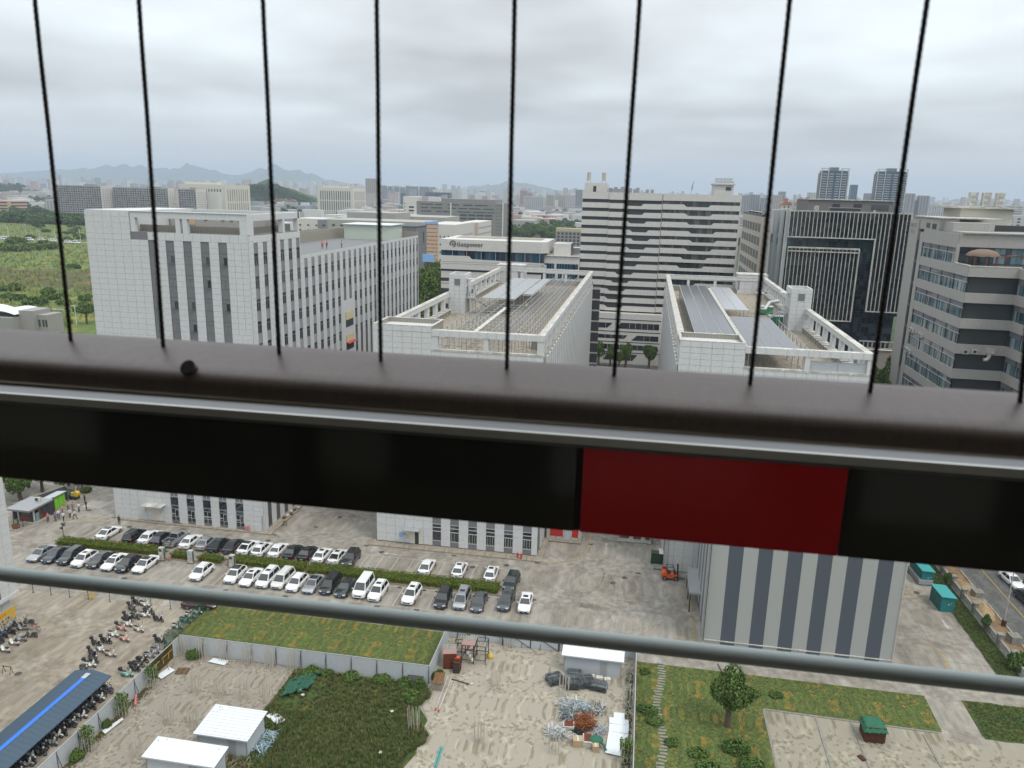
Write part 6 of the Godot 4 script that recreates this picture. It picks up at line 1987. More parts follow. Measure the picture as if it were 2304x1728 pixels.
func make_car(kind: String) -> Node3D:
	var k: Array = KIND[kind]
	var L: float = k[0] / 2.0
	var w: float = k[1]
	var hood: float = k[2]
	var roof: float = k[7]
	var deck: float = k[8]
	var belt := hood - 0.02
	var o := thing("parked_car", "", "car")
	var g := Geo.new()
	var rings := [body_ring(-L, w * 0.74, 0.42, deck - 0.22, deck - 0.20), body_ring(-L + 0.08, w * 0.90, 0.26, deck - 0.08, deck - 0.03)]
	rings.append(body_ring(-L + 0.38, w * 0.975, 0.22, belt, deck + 0.01))
	rings.append(body_ring(k[6] + 0.1, w, 0.20, belt, deck))
	rings.append(body_ring(-0.3, w, 0.20, belt - 0.01, belt + 0.02))
	rings.append(body_ring(k[3] + 0.05, w, 0.20, belt - 0.02, hood + 0.01))
	rings.append(body_ring(lerpf(k[3], L, 0.55), w * 0.985, 0.20, hood - 0.11, hood - 0.05))
	rings.append(body_ring(L - 0.30, w * 0.945, 0.20, hood - 0.20, hood - 0.14))
	rings.append(body_ring(L - 0.09, w * 0.86, 0.24, hood - 0.32, hood - 0.26))
	rings.append(body_ring(L, w * 0.66, 0.34, hood - 0.42, hood - 0.38))
	g.loft(rings, true, true)
	put("body", g, M.white_cap, o)
	var b := w * 0.90
	var r := w * 0.68
	var q := [Vector3(b, belt, k[3] + 0.04), Vector3(r, roof - 0.03, k[4]), Vector3(r, roof - 0.03, k[5]), Vector3(b, belt, k[6])]
	var m := func(p: Vector3) -> Vector3: return Vector3(-p.x, p.y, p.z)
	g = Geo.new()
	var mid := 0.045
	var c0 := Vector3(0, roof + 0.02, lerpf(k[4], k[5], 0.15))
	var c1 := Vector3(0, roof + 0.02, lerpf(k[4], k[5], 0.85))
	g.quad(m.call(q[0]), q[0], q[1], m.call(q[1]))
	g.quad(q[3], m.call(q[3]), m.call(q[2]), q[2])
	g.quad(q[0], q[3], q[2], q[1])
	g.quad(m.call(q[3]), m.call(q[0]), m.call(q[1]), m.call(q[2]))
	g.quad(m.call(q[1]), q[1], Vector3(r * 0.9, roof + mid * 0.6, c0.z), Vector3(-r * 0.9, roof + mid * 0.6, c0.z))
	g.quad(Vector3(-r * 0.9, roof + mid * 0.6, c0.z), Vector3(r * 0.9, roof + mid * 0.6, c0.z), Vector3(r * 0.9, roof + mid * 0.6, c1.z), Vector3(-r * 0.9, roof + mid * 0.6, c1.z))
	g.quad(q[2], m.call(q[2]), Vector3(-r * 0.9, roof + mid * 0.6, c1.z), Vector3(r * 0.9, roof + mid * 0.6, c1.z))
	for s in [1.0, -1.0]:
		var a := Vector3(s * r, roof - 0.03, k[4])
		var e := Vector3(s * r, roof - 0.03, k[5])
		var a2 := Vector3(s * r * 0.9, roof + mid * 0.6, c0.z)
		var e2 := Vector3(s * r * 0.9, roof + mid * 0.6, c1.z)
		if s > 0: g.quad(a, e, e2, a2)
		else: g.quad(e, a, a2, e2)
	put("cabin", g, M.white_cap, o)
	var pane := func(a: Vector3, bb: Vector3, c: Vector3, d: Vector3, u0: float, u1: float, v0: float, v1: float, called: String) -> void:
		var p := Geo.new()
		var nn := (bb - a).cross(d - a).normalized() * 0.014
		var f := func(u: float, v: float) -> Vector3: return a.lerp(bb, u).lerp(d.lerp(c, u), v) + nn
		p.quad(f.call(u0, v0), f.call(u1, v0), f.call(u1, v1), f.call(u0, v1))
		put(called, p, M.car_glass, o)
	pane.call(m.call(q[0]), q[0], q[1], m.call(q[1]), 0.05, 0.95, 0.06, 0.93, "windscreen")
	pane.call(q[3], m.call(q[3]), m.call(q[2]), q[2], 0.07, 0.93, 0.12, 0.90, "rear_window")
	for s in 2:
		var a: Vector3 = q[0] if s == 0 else m.call(q[3])
		var bb: Vector3 = q[3] if s == 0 else m.call(q[0])
		var c: Vector3 = q[2] if s == 0 else m.call(q[1])
		var d: Vector3 = q[1] if s == 0 else m.call(q[2])
		for h in [[0.06, 0.46], [0.50, 0.93]]:
			pane.call(a, bb, c, d, h[0], h[1], 0.10, 0.86, "side_window")
	bx("roof_panel", o, Vector3(0, roof + 0.03, (k[4] + k[5]) / 2), Vector3(r * 1.76, 0.012, absf(k[4] - k[5]) * 0.74), M.car_glass)
	bx("sunroof", o, Vector3(0, roof + 0.032, lerpf(k[4], k[5], 0.36)), Vector3(r * 1.15, 0.012, 0.62), M.car_glass)
	var ty := Geo.new()
	ty.cyl(Vector3(-0.11, 0, 0), Vector3(0.11, 0, 0), 0.335, 0.335, 18)
	var rm := Geo.new()
	for s in 5:
		rm.box(Vector3(0.112, 0, 0), Vector3(0.02, 0.44, 0.07), Basis(Vector3.RIGHT, PI * s / 5.0))
	rm.cyl(Vector3(0.09, 0, 0), Vector3(0.114, 0, 0), 0.07, 0.07, 8)
	var tm := ty.mesh()
	var rmm := rm.mesh()
	for z in [L - 0.92, -L + 0.98]:
		for s in [1.0, -1.0]:
			var wn := mi("wheel", tm, M.rubber, o, Transform3D(Basis(Vector3.UP, 0.0 if s > 0 else PI), Vector3(s * (w - 0.085), 0.335, z)))
			mi("rim", rmm, M.rim, wn)
	for s in [1.0, -1.0]:
		bx("headlight", o, Vector3(s * w * 0.66, hood - 0.30, L - 0.13), Vector3(0.40, 0.13, 0.16), M.lamp_white, Basis(Vector3.UP, s * 0.42))
		bx("tail_light", o, Vector3(s * w * 0.70, deck - 0.16, -L + 0.06), Vector3(0.36, 0.14, 0.10), M.lamp_red, Basis(Vector3.UP, -s * 0.25))
		bx("door_mirror", o, Vector3(s * (w + 0.09), belt + 0.09, k[3] - 0.28), Vector3(0.20, 0.14, 0.10), M.white_cap)
	bx("grille", o, Vector3(0, hood - 0.50, L - 0.035), Vector3(0.95, 0.20, 0.10), M.black_trim)
	bx("number_plate", o, Vector3(0, hood - 0.52, L + 0.02), Vector3(0.44, 0.13, 0.02), M.plate)
	bx("number_plate", o, Vector3(0, deck - 0.42, -L - 0.005), Vector3(0.44, 0.13, 0.03), M.plate)
	if kind == "pickup":
		bx("load_bed", o, Vector3(0, 1.055, -1.75), Vector3(1.50, 0.03, 1.45), M.black_trim)
		for s in [1.0, -1.0]:
			bx("bed_side", o, Vector3(s * 0.84, 1.12, -1.72), Vector3(0.09, 0.22, 1.65), M.white_cap)
		bx("tailgate", o, Vector3(0, 1.10, -2.54), Vector3(1.6, 0.24, 0.07), M.white_cap)
		rod("roll_bar", o, Vector3(-0.75, 1.5, -0.95), Vector3(0.75, 1.5, -0.95), 0.04, M.dark_metal)
	if kind in ["suv", "mpv", "crossover"]:
		for s in [1.0, -1.0]:
			bx("roof_rail", o, Vector3(s * r * 0.93, roof + 0.045, (k[4] + k[5]) / 2), Vector3(0.04, 0.035, absf(k[4] - k[5]) * 0.8), M.dark_metal)
	return o
func car(kind: String, colour: String, x: float, z: float, turn: float, label: String, group: String, roof := "", green := false) -> Node3D:
	var o: Node3D
	if protos.has(kind):
		o = dup(protos[kind], Vector3(x, -0.1, z), turn, label, group)
	else:
		o = make_car(kind)
		protos[kind] = o
		o.position = Vector3(x, -0.1, z)
		o.rotation.y = turn
		tag(o, label, "car", group)
	var m: Material = M["car_" + colour]
	paint(o, ["body", "cabin", "door_mirror", "bed_side", "tailgate"], m)
	paint(o, ["roof_panel"], M.car_glass if roof == "dark" else m)
	paint(o, ["sunroof"], M.car_glass if roof == "sun" or roof == "dark" else m)
	paint(o, ["number_plate"], M.plate_green if green else M.plate)
	return o
func parking() -> void:
	var cc := {"white": [0.70, 0.70, 0.70, 0.22, 0.0], "pearl": [0.60, 0.60, 0.58, 0.25, 0.0], "black": [0.012, 0.012, 0.013, 0.12, 0.0], "navy": [0.012, 0.020, 0.034, 0.15, 0.1], "silver": [0.36, 0.37, 0.38, 0.28, 0.5], "grey": [0.075, 0.08, 0.09, 0.22, 0.3], "greenblack": [0.012, 0.022, 0.022, 0.15, 0.2], "plum": [0.05, 0.045, 0.052, 0.2, 0.3], "maroon": [0.055, 0.02, 0.02, 0.2, 0.1], "champagne": [0.30, 0.28, 0.25, 0.3, 0.3]}
	for c in cc:
		var m := mat("car_" + c, cc[c][0], cc[c][1], cc[c][2], cc[c][3], cc[c][4])
		m.clearcoat_enabled = true
		m.clearcoat = 0.6
		m.clearcoat_roughness = 0.08
	var low := "cars parked in the nearer row, facing the camera"
	var up := "cars parked in the farther row beyond the hedge"
	var rows := [
		["fastback", "silver", -88.6, "dark", "silver saloon with a dark roof, first at the left end of the nearer row"], ["fastback", "navy", -86.1, "dark", "dark navy saloon, second from the left end of the nearer row"],
		["suv", "black", -83.5, "", "black off-roader, third from the left end of the nearer row"], ["crossover", "white", -81.0, "sun", "white car with a sunroof between a black off-roader and a black saloon"],
		["sedan", "black", -78.6, "", "plain black saloon between two white cars at the left of the nearer row"], ["sedan", "white", -76.1, "sun", "white saloon between two black cars at the left of the nearer row"],
		["crossover", "black", -73.7, "", "black crossover beside the white car with black markings"], ["fastback", "white", -71.2, "dark", "white car with black roof and dark side markings at the end of the left group"],
		["crossover", "white", -61.8, "", "white car standing alone between empty bays of the nearer row"], ["crossover", "white", -56.6, "dark", "white car with a black roof right of the empty bay"],
		["sedan", "white", -54.0, "sun", "white saloon with a small sunroof beside the large white people carrier"], ["mpv", "white", -51.5, "sun", "large white people carrier with a sunroof"],
		["mpv", "pearl", -49.2, "", "pearly white people carrier beside the larger one"], ["crossover", "white", -46.8, "", "white crossover left of the silver saloon with the black roof"],
		["sedan", "silver", -44.4, "dark", "silver saloon with a black roof in the middle of the nearer row"], ["mpv", "black", -41.9, "", "boxy black car beside the silver saloon with the black roof"],
		["sedan", "greenblack", -39.5, "", "long greenish black saloon left of the white van"], ["van", "white", -37.0, "", "tall white van in the nearer row"],
		["suv", "white", -34.6, "sun", "white off-roader with a sunroof right of the tall white van"], ["suv", "white", -29.7, "sun", "white off-roader with a sunroof between two empty bays"],
		["suv", "black", -25.1, "", "black off-roader in the right part of the nearer row"], ["mpv", "silver", -22.5, "sun", "silver people carrier with a sunroof near the right end of the nearer row"],
		["sedan", "grey", -20.0, "", "dark grey saloon, last of the marked bays in the nearer row"]]
	for r in rows:
		var k: Array = KIND[r[0]]
		car(r[0], r[1], r[2] + 0.15, -93.6 - k[0] / 2.0 + rng.randf_range(-0.2, 0.2), rng.randf_range(-0.03, 0.03), r[4], low, r[3])
	rows = [
		["fastback", "white", -83.7, "dark", "white car with a long dark glass roof, first at the left of the farther row"], ["suv", "black", -78.9, "", "black off-roader, second in the farther row"],
		["sedan", "white", -76.4, "", "white saloon right of the black off-roader in the farther row"], ["crossover", "navy", -74.1, "dark", "dark blue car left of the silver pickup"],
		["pickup", "silver", -71.8, "", "silver double-cab pickup with an open load bed"], ["sedan", "white", -69.2, "", "white saloon right of the silver pickup"],
		["sedan", "silver", -66.5, "", "silver saloon in the farther row behind the second charging post"], ["fastback", "greenblack", -64.2, "", "greenish black saloon in the farther row"],
		["fastback", "plum", -61.8, "", "dark plum grey saloon in the farther row"], ["fastback", "white", -59.3, "dark", "white car with a black glass roof right of the plum saloon"],
		["crossover", "white", -56.8, "sun", "white crossover with a sunroof in the middle of the farther row"], ["sedan", "white", -54.3, "", "white saloon left of two black saloons in the farther row"],
		["sedan", "black", -51.8, "", "black saloon, left of the pair of black ones in the farther row"], ["sedan", "black", -49.4, "", "black saloon, right of the pair of black ones in the farther row"],
		["sedan", "white", -46.9, "sun", "white saloon right of the two black ones in the farther row"], ["fastback", "pearl", -44.4, "sun", "white hatchback with a black lower tailgate in the farther row"],
		["fastback", "white", -30.0, "", "white coupe alone in the farther row, left of the three spaced white cars"], ["crossover", "white", -24.9, "sun", "white hatchback with a sunroof, middle of the three spaced white cars"],
		["crossover", "white", -20.0, "sun", "white crossover with roof rails, right of the three spaced white cars"]]
	for r in rows:
		var k: Array = KIND[r[0]]
		car(r[0], r[1], r[2] + 0.2, -102.3 - k[0] / 2.0 + rng.randf_range(-0.25, 0.25), PI + rng.randf_range(-0.03, 0.03), r[4], up, r[3], rng.randf() < 0.3)
		if r[0] == "pickup": pass
	car("suv", "black", -41.9, -104.6, 0.03, "black off-roader facing the camera at the end of the farther row", up)
	car("suv", "greenblack", -16.4, -102.6, -0.06, "black off-roader double-parked behind the grey one", "cars parked outside the bays")
	car("suv", "grey", -16.2, -97.0, -0.05, "dark grey off-roader right of the marked bays", "cars parked outside the bays", "sun")
	car("sedan", "white", -13.5, -97.2, 0.04, "white saloon with a sunroof, alone at the right end by the yard", "cars parked outside the bays", "sun")
	car("sedan", "maroon", -56.9, -87.4, PI / 2 + 0.12, "dark maroon saloon parked across above the lawn's corner", "")
	car("sedan", "white", 58.0, -119.5, 0.10, "white saloon on the road at the right edge", "cars on the road at the right")
	car("sedan", "black", 57.6, -113.6, 0.08, "black saloon behind the street lamp at the right edge", "cars on the road at the right")
	car("crossover", "grey", 60.6, -117.4, 0.1, "grey car half out of view at the right edge", "cars on the road at the right")
	var n := 0
	var w := ["first", "second", "third", "fourth", "fifth", "sixth", "seventh"]
	for p in [[-613, -668], [-606, -664], [-580, -664], [-566, -663], [-556, -665], [-528, -651], [-519, -649]]:
		var o := car("van", "white", p[0], p[1], PI / 2, "tiny white vehicle under the lamp posts across the field, %s from the left" % w[n], "vehicles on the road across the field")
		o.scale = Vector3(1.5, 1.4, 1.5)
		n += 1
	n = 0
	for p in [[-70.2, "with a tall grey screen"], [-65.4, "with a blue screen"], [-58.6, "plain white"]]:
		var c := thing("charging_post", "car charging post %s, %s in the hedge line" % [p[1], w[n]], "charging post", Vector3(p[0], 0, -99.0), 0.0, "charging posts in the hedge line")
		bx("cabinet", c, Vector3(0, 1.0, 0), Vector3(0.8, 1.9, 0.55), M.white_cap)
		bx("screen", c, Vector3(-0.08, 1.55, 0.285), Vector3(0.5, 0.42, 0.02), M.blue_sign if n == 1 else M.glass_mid)
		bx("base", c, Vector3(0, 0.04, 0), Vector3(1.1, 0.12, 0.9), M.kerb)
		bx("side_panel", c, Vector3(0.405, 1.0, 0), Vector3(0.012, 1.7, 0.45), M.grey_panel)
		var g := Geo.new()
		g.tube(PackedVector3Array([Vector3(0.42, 1.3, 0.1), Vector3(0.6, 0.6, 0.2), Vector3(0.7, 0.05, 0.4), Vector3(0.2, 0.02, 0.7)]), 0.025, 5)
		put("charging_cable", g, M.black_trim, c)
		n += 1
	var wp := thing("red_hydrant_post", "short pink post beside the first charging post", "post", Vector3(-68.9, 0, -98.9))
	var g := Geo.new()
	g.cyl(Vector3.ZERO, Vector3(0, 0.7, 0), 0.13, 0.12, 8)
	put("post", g, M.pink, wp)
	bx("cap", wp, Vector3(0, 0.74, 0), Vector3(0.32, 0.1, 0.2), M.pink)
	for i in 22:
		bx("wheel_stop", self, Vector3(-58.0 + 1.85 * i, -0.03, -98.3), Vector3(0.5, 0.12, 0.14), M.black_trim).set_meta("kind", "structure")
	forklift()
func forklift() -> void:
	var o := thing("forklift", "orange forklift truck with a black mast and cage by the white wall", "forklift", Vector3(6.7, -0.1, -109.7), PI / 2 + 0.1)
	bx("chassis", o, Vector3(0, 0.62, -0.15), Vector3(1.15, 0.5, 2.1), M.orange)
	var g := Geo.new()
	g.prism(PackedVector2Array([Vector2(-1.35, 0.4), Vector2(-0.6, 0.4), Vector2(-0.6, 1.25), Vector2(-1.15, 1.25), Vector2(-1.35, 1.0)]), -0.58, 0.58, Transform3D(Basis(Vector3(0, 0, 1), Vector3.UP, Vector3(-1, 0, 0)), Vector3.ZERO))
	put("counterweight", g, M.orange, o)
	bx("seat", o, Vector3(0, 1.12, -0.3), Vector3(0.55, 0.18, 0.5), M.seat_black)
	bx("seat_back", o, Vector3(0, 1.42, -0.55), Vector3(0.5, 0.5, 0.1), M.seat_black)
	bx("dashboard", o, Vector3(0, 1.15, 0.55), Vector3(0.95, 0.5, 0.2), M.dark_metal)
	for s in [-0.5, 0.5]:
		rod("cage_post", o, Vector3(s, 1.0, 0.75), Vector3(s * 0.9, 2.1, 0.35), 0.04, M.black_trim)
		rod("cage_post", o, Vector3(s, 1.1, -0.85), Vector3(s * 0.9, 2.1, -0.65), 0.04, M.black_trim)
		rod("cage_roof_bar", o, Vector3(s * 0.9, 2.1, 0.35), Vector3(s * 0.9, 2.1, -0.65), 0.035, M.black_trim)
		rod("mast_rail", o, Vector3(s * 0.7, 0.15, 1.05), Vector3(s * 0.7, 2.35, 0.98), 0.07, M.black_trim)
		bx("fork", o, Vector3(s * 0.55, 0.12, 1.65), Vector3(0.12, 0.05, 1.1), M.dark_metal)
	for k in 5:
		rod("cage_roof_bar", o, Vector3(-0.45, 2.1, -0.6 + 0.22 * k), Vector3(0.45, 2.1, -0.6 + 0.22 * k), 0.02, M.black_trim)
	for y in [0.4, 1.3, 2.3]:
		bx("mast_cross_bar", o, Vector3(0, y, 1.04), Vector3(0.75, 0.12, 0.08), M.black_trim)
	var t := Geo.new()
	t.cyl(Vector3(-0.13, 0, 0), Vector3(0.13, 0, 0), 0.34, 0.34, 16)
	var r := Geo.new()
	r.cyl(Vector3(-0.14, 0, 0), Vector3(0.14, 0, 0), 0.18, 0.18, 12)
	for p in [[-0.55, 0.72], [0.55, 0.72], [-0.52, -0.95], [0.52, -0.95]]:
		var wn := mi("wheel", t.mesh(), M.rubber, o, Transform3D(Basis(), Vector3(p[0], 0.34, p[1])))
		mi("hub", r.mesh(), M.stone, wn)
func wheel_mesh(r: float, t: float) -> ArrayMesh:
	var g := Geo.new()
	var pts := PackedVector3Array()
	for k in 19:
		pts.append(Vector3(0, r * sin(TAU * k / 18), r * cos(TAU * k / 18)))
	g.tube(pts, t, 6, false)
	return g.mesh()
func spoke_mesh(r: float, n: int, w: float) -> ArrayMesh:
	var g := Geo.new()
	for k in n:
		g.box(Vector3.ZERO, Vector3(0.02, r * 2.0, w), Basis(Vector3.RIGHT, PI * k / n))
	return g.mesh()
func make_scooter(box: bool) -> Node3D:
	var o := thing("parked_scooter", "", "scooter")
	var wm := wheel_mesh(0.19, 0.055)
	var sm := spoke_mesh(0.17, 3, 0.03)
	for z in [0.62, -0.52]:
		var wn := mi("wheel", wm, M.rubber, o, Transform3D(Basis(), Vector3(0, 0.245, z)))
		mi("spokes", sm, M.rim, wn)
	var g := Geo.new()      # rear body, floorboard and leg shield in one skin
	var ring := func(z: float, y0: float, y1: float, w: float) -> PackedVector3Array:
		return PackedVector3Array([Vector3(w, y0, z), Vector3(w, lerpf(y0, y1, 0.7), z), Vector3(w * 0.7, y1, z), Vector3(-w * 0.7, y1, z), Vector3(-w, lerpf(y0, y1, 0.7), z), Vector3(-w, y0, z)])
	g.loft([ring.call(-0.86, 0.50, 0.62, 0.05), ring.call(-0.74, 0.38, 0.70, 0.13), ring.call(-0.35, 0.30, 0.72, 0.17), ring.call(-0.08, 0.24, 0.66, 0.16), ring.call(-0.02, 0.22, 0.36, 0.17), ring.call(0.26, 0.22, 0.33, 0.18), ring.call(0.34, 0.24, 0.60, 0.20), ring.call(0.42, 0.34, 0.86, 0.20), ring.call(0.50, 0.50, 0.92, 0.13), ring.call(0.56, 0.62, 0.86, 0.05)])
	put("body", g, M.white_cap, o)
	g = Geo.new()
	g.loft([ring.call(0.36, 0.42, 0.46, 0.05), ring.call(0.52, 0.42, 0.50, 0.09), ring.call(0.70, 0.40, 0.49, 0.09), ring.call(0.84, 0.32, 0.37, 0.04)])
	put("front_mudguard", g, M.white_cap, o)
	g = Geo.new()
	g.loft([ring.call(-0.74, 0.70, 0.74, 0.09), ring.call(-0.62, 0.69, 0.80, 0.14), ring.call(-0.25, 0.67, 0.77, 0.14), ring.call(-0.06, 0.64, 0.70, 0.09)])
	put("seat", g, M.seat_black, o)
	g = Geo.new()
	g.cyl(Vector3(0, 0.30, 0.62), Vector3(0, 1.0, 0.42), 0.03, 0.03, 8)
	g.tube(PackedVector3Array([Vector3(-0.34, 1.06, 0.28), Vector3(-0.15, 1.02, 0.40), Vector3(0.15, 1.02, 0.40), Vector3(0.34, 1.06, 0.28)]), 0.025, 6)
	put("handlebar", g, M.black_trim, o)
	for s in [-0.24, 0.24]:
		rod("mirror_stem", o, Vector3(s, 1.04, 0.36), Vector3(s * 1.25, 1.24, 0.34), 0.012, M.black_trim)
		bx("mirror", o, Vector3(s * 1.3, 1.27, 0.34), Vector3(0.13, 0.09, 0.03), M.black_trim)
	g = Geo.new()
	g.cyl(Vector3(0, 0.96, 0.44), Vector3(0, 0.94, 0.55), 0.085, 0.07, 12)
	put("headlight", g, M.lamp_white, o)
	bx("tail_light", o, Vector3(0, 0.62, -0.84), Vector3(0.16, 0.07, 0.06), M.lamp_red)
	bx("number_plate", o, Vector3(0, 0.46, -0.84), Vector3(0.2, 0.13, 0.02), M.white_cap)
	if box:
		bx("rack", o, Vector3(0, 0.80, -0.78), Vector3(0.26, 0.03, 0.3), M.dark_metal)
		g = Geo.new()
		g.loft([ring.call(-1.02, 0.84, 1.05, 0.13), ring.call(-0.96, 0.82, 1.13, 0.19), ring.call(-0.68, 0.82, 1.13, 0.19), ring.call(-0.62, 0.84, 1.05, 0.13)])
		put("top_box", g, M.seat_black, o)
	return o
func make_bicycle() -> Node3D:
	var o := thing("parked_bicycle", "", "bicycle")
	var wm := wheel_mesh(0.33, 0.02)
	var sm := spoke_mesh(0.32, 7, 0.006)
	for z in [0.54, -0.52]:
		var wn := mi("wheel", wm, M.rubber, o, Transform3D(Basis(), Vector3(0, 0.35, z)))
		mi("spokes", sm, M.rim, wn)
	var g := Geo.new()
	var bb := Vector3(0, 0.30, -0.06)
	var st := Vector3(0, 0.82, -0.20)
	var hd := Vector3(0, 0.84, 0.38)
	for e in [[bb, st], [bb, hd], [st, hd], [bb, Vector3(0, 0.35, -0.52)], [st, Vector3(0, 0.35, -0.52)], [hd, Vector3(0, 0.35, 0.54)], [st, Vector3(0, 0.95, -0.23)], [hd, Vector3(0, 1.02, 0.34)]]:
		g.cyl(e[0], e[1], 0.022, 0.022, 6)
	put("frame", g, M.white_cap, o)
	g = Geo.new()
	g.tube(PackedVector3Array([Vector3(-0.30, 1.04, 0.22), Vector3(-0.12, 1.03, 0.34), Vector3(0.12, 1.03, 0.34), Vector3(0.30, 1.04, 0.22)]), 0.018, 6)
	put("handlebar", g, M.black_trim, o)
	bx("saddle", o, Vector3(0, 0.97, -0.25), Vector3(0.15, 0.06, 0.27), M.seat_black)
	bx("mudguard", o, Vector3(0, 0.71, -0.56), Vector3(0.06, 0.015, 0.4), M.dark_metal)
	return o
func two_wheeler(kind: String, colour: Array, x: float, z: float, turn: float, label: String, group: String) -> void:
	var o: Node3D
	if protos.has(kind):
		o = dup(protos[kind], Vector3(x, -0.06, z), turn, label, group)
	else:
		o = make_bicycle() if kind == "bicycle" else make_scooter(kind == "box_scooter")
		protos[kind] = o
		o.position = Vector3(x, -0.06, z)
		o.rotation.y = turn
		tag(o, label, "", group)
	var lean := -0.10 if kind != "bicycle" else 0.07
	o.rotation = Vector3(0, turn, 0)
	o.transform.basis = o.transform.basis * Basis(Vector3.BACK, lean)
	var key := "scooter_%d_%d_%d" % [int(colour[0] * 100), int(colour[1] * 100), int(colour[2] * 100)]
	if not M.has(key):
		mat(key, colour[0], colour[1], colour[2], 0.3)
	paint(o, ["body", "front_mudguard", "frame"], M[key])
func scooter_lot() -> void:
	var W := [0.66, 0.66, 0.63]
	var K := [0.02, 0.02, 0.022]
	var G := [0.28, 0.29, 0.30]
	var D := [0.07, 0.075, 0.08]
	var left := "scooters huddled by the wall at the left edge"
	var i := 0
	var ll := ["grey scooter at the top of the huddle by the left wall", "black scooter behind the topmost one by the left wall", "grey scooter in the middle of the upper huddle by the left wall", "dark scooter sticking out at the right of the huddle by the left wall", "", "black scooter near the wall under the yellow sign", "blue-black scooter at the wall below the yellow sign", "dark scooter low at the left edge of the picture", "white scooter at the lower right of the huddle by the left wall", "grey scooter with a pale seat cover in the huddle by the left wall", "black and white scooter alone below the huddle by the left wall", "blue-black scooter cut by the left edge", "grey scooter against the left wall", "white scooter at the lowest left edge"]
	var lc := [D, K, G, D, [0.4, 0.05, 0.04], K, [0.02, 0.04, 0.09], D, W, G, W, [0.02, 0.04, 0.08], G, W]
	for p in [[-75.9, -78.9], [-76.8, -78.0], [-75.6, -77.5], [-73.3, -76.3], [-74.3, -77.7], [-76.3, -76.5], [-76.7, -75.6], [-76.4, -74.7], [-74.1, -74.4], [-73.9, -75.3], [-74.0, -72.9], [-76.0, -73.8], [-77.0, -76.9], [-75.2, -72.4]]:
		if i == 4: two_wheeler("bicycle", lc[4], p[0] + 0.2, p[1], -PI / 2, "red bicycle sticking out of the huddle by the left wall", left)
		else: two_wheeler("scooter", lc[i], p[0], p[1], -PI / 2 + rng.randf_range(-0.2, 0.2), ll[i], left)
		i += 1
	var mid := "scooters in the middle line of the lot"
	var ml := [["box_scooter", K, "black scooter with a top box at the far end of the middle line"], ["scooter", W, "white scooter at the far end of the middle line"], ["scooter", D, "dark scooter second from the far end, at the right of the middle line"], ["scooter", W, "white scooter facing right near the far end of the middle line"], ["box_scooter", D, "grey-black scooter behind the white one near the far end"], ["scooter", D, "dark scooter beside the yellow line"], ["box_scooter", K, "black scooter with a round box above the white one"], ["box_scooter", W, "pale scooter with a white box in the middle line"], ["box_scooter", K, "black scooter with a top box standing alone right of the middle line"], ["box_scooter", [0.55, 0.30, 0.28], "white and pink scooter in the middle line"], ["scooter", [0.56, 0.54, 0.47], "cream scooter standing alone beside the middle line"], ["scooter", W, "white scooter left of the one with the red nose"], ["scooter", [0.60, 0.36, 0.32], "white scooter with a red nose in the middle line"], ["box_scooter", K, "black scooter below the one with the red nose"], ["scooter", W, "white scooter low in the middle line"], ["box_scooter", K, "black scooter left of the low white one"], ["box_scooter", K, "black scooter with a box near the blue canopy"], ["scooter", D, "dark scooter nearer the blue canopy"], ["box_scooter", W, "white scooter with a helmet box just above the blue canopy"], ["scooter", [0.50, 0.47, 0.40], "small beige scooter standing alone near the blue canopy"], ["scooter", D, "dark scooter half under the tip of the blue canopy"]]
	var mp := [[-65.4, -86.1], [-64.2, -85.9], [-62.7, -84.5], [-62.6, -83.5], [-65.2, -84.6], [-63.6, -82.9], [-64.2, -82.3], [-63.4, -81.1], [-60.2, -82.9], [-63.5, -80.0], [-61.2, -80.2], [-63.6, -78.5], [-61.6, -77.9], [-63.4, -77.0], [-63.0, -75.3], [-64.2, -76.2], [-63.2, -74.2], [-62.3, -73.2], [-62.0, -72.2], [-61.1, -74.6], [-62.0, -71.2]]
	for k in ml.size():
		two_wheeler(ml[k][0], ml[k][1], mp[k][0], mp[k][1], PI / 2 + rng.randf_range(-0.35, 0.05), ml[k][2], mid)
	var right := "two-wheelers along the green fence"
	var rl := [["scooter", W, "white scooter at the far end of the green fence"], ["scooter", W, "white scooter second from the far end of the green fence"], ["scooter", [0.10, 0.26, 0.28], "teal scooter by the green fence"], ["scooter", W, "white motorbike by the green fence post"], ["bicycle", [0.5, 0.5, 0.5], "silver bicycle by the fence above the covered scooter"], ["box_scooter", K, "black scooter under a dark cover by the hoarding"], ["bicycle", [0.4, 0.4, 0.4], "grey bicycle by the poster hoarding"], ["scooter", G, "grey scooter behind the poster hoarding"], ["scooter", G, "pale grey scooter lower behind the poster hoarding"], ["scooter", K, "black scooter with white trim by the hoarding"], ["scooter", D, "dark scooter beside the black one by the hoarding"], ["box_scooter", K, "black scooter with a big square box by the hoarding"], ["box_scooter", [0.25, 0.50, 0.44], "mint green scooter nearest the blue canopy by the hoarding"]]
	var rp := [[-56.4, -85.6], [-56.8, -84.6], [-56.7, -83.4], [-56.8, -81.8], [-56.6, -80.1], [-56.9, -78.4], [-56.4, -77.2], [-56.2, -76.3], [-56.3, -75.3], [-56.6, -74.3], [-56.5, -73.4], [-56.3, -72.5], [-56.6, -71.4]]
	for k in rl.size():
		two_wheeler(rl[k][0], rl[k][1], rp[k][0], rp[k][1], PI / 2 + rng.randf_range(-0.25, 0.05), rl[k][2], right)
	var cg := "scooters packed under the blue canopy"
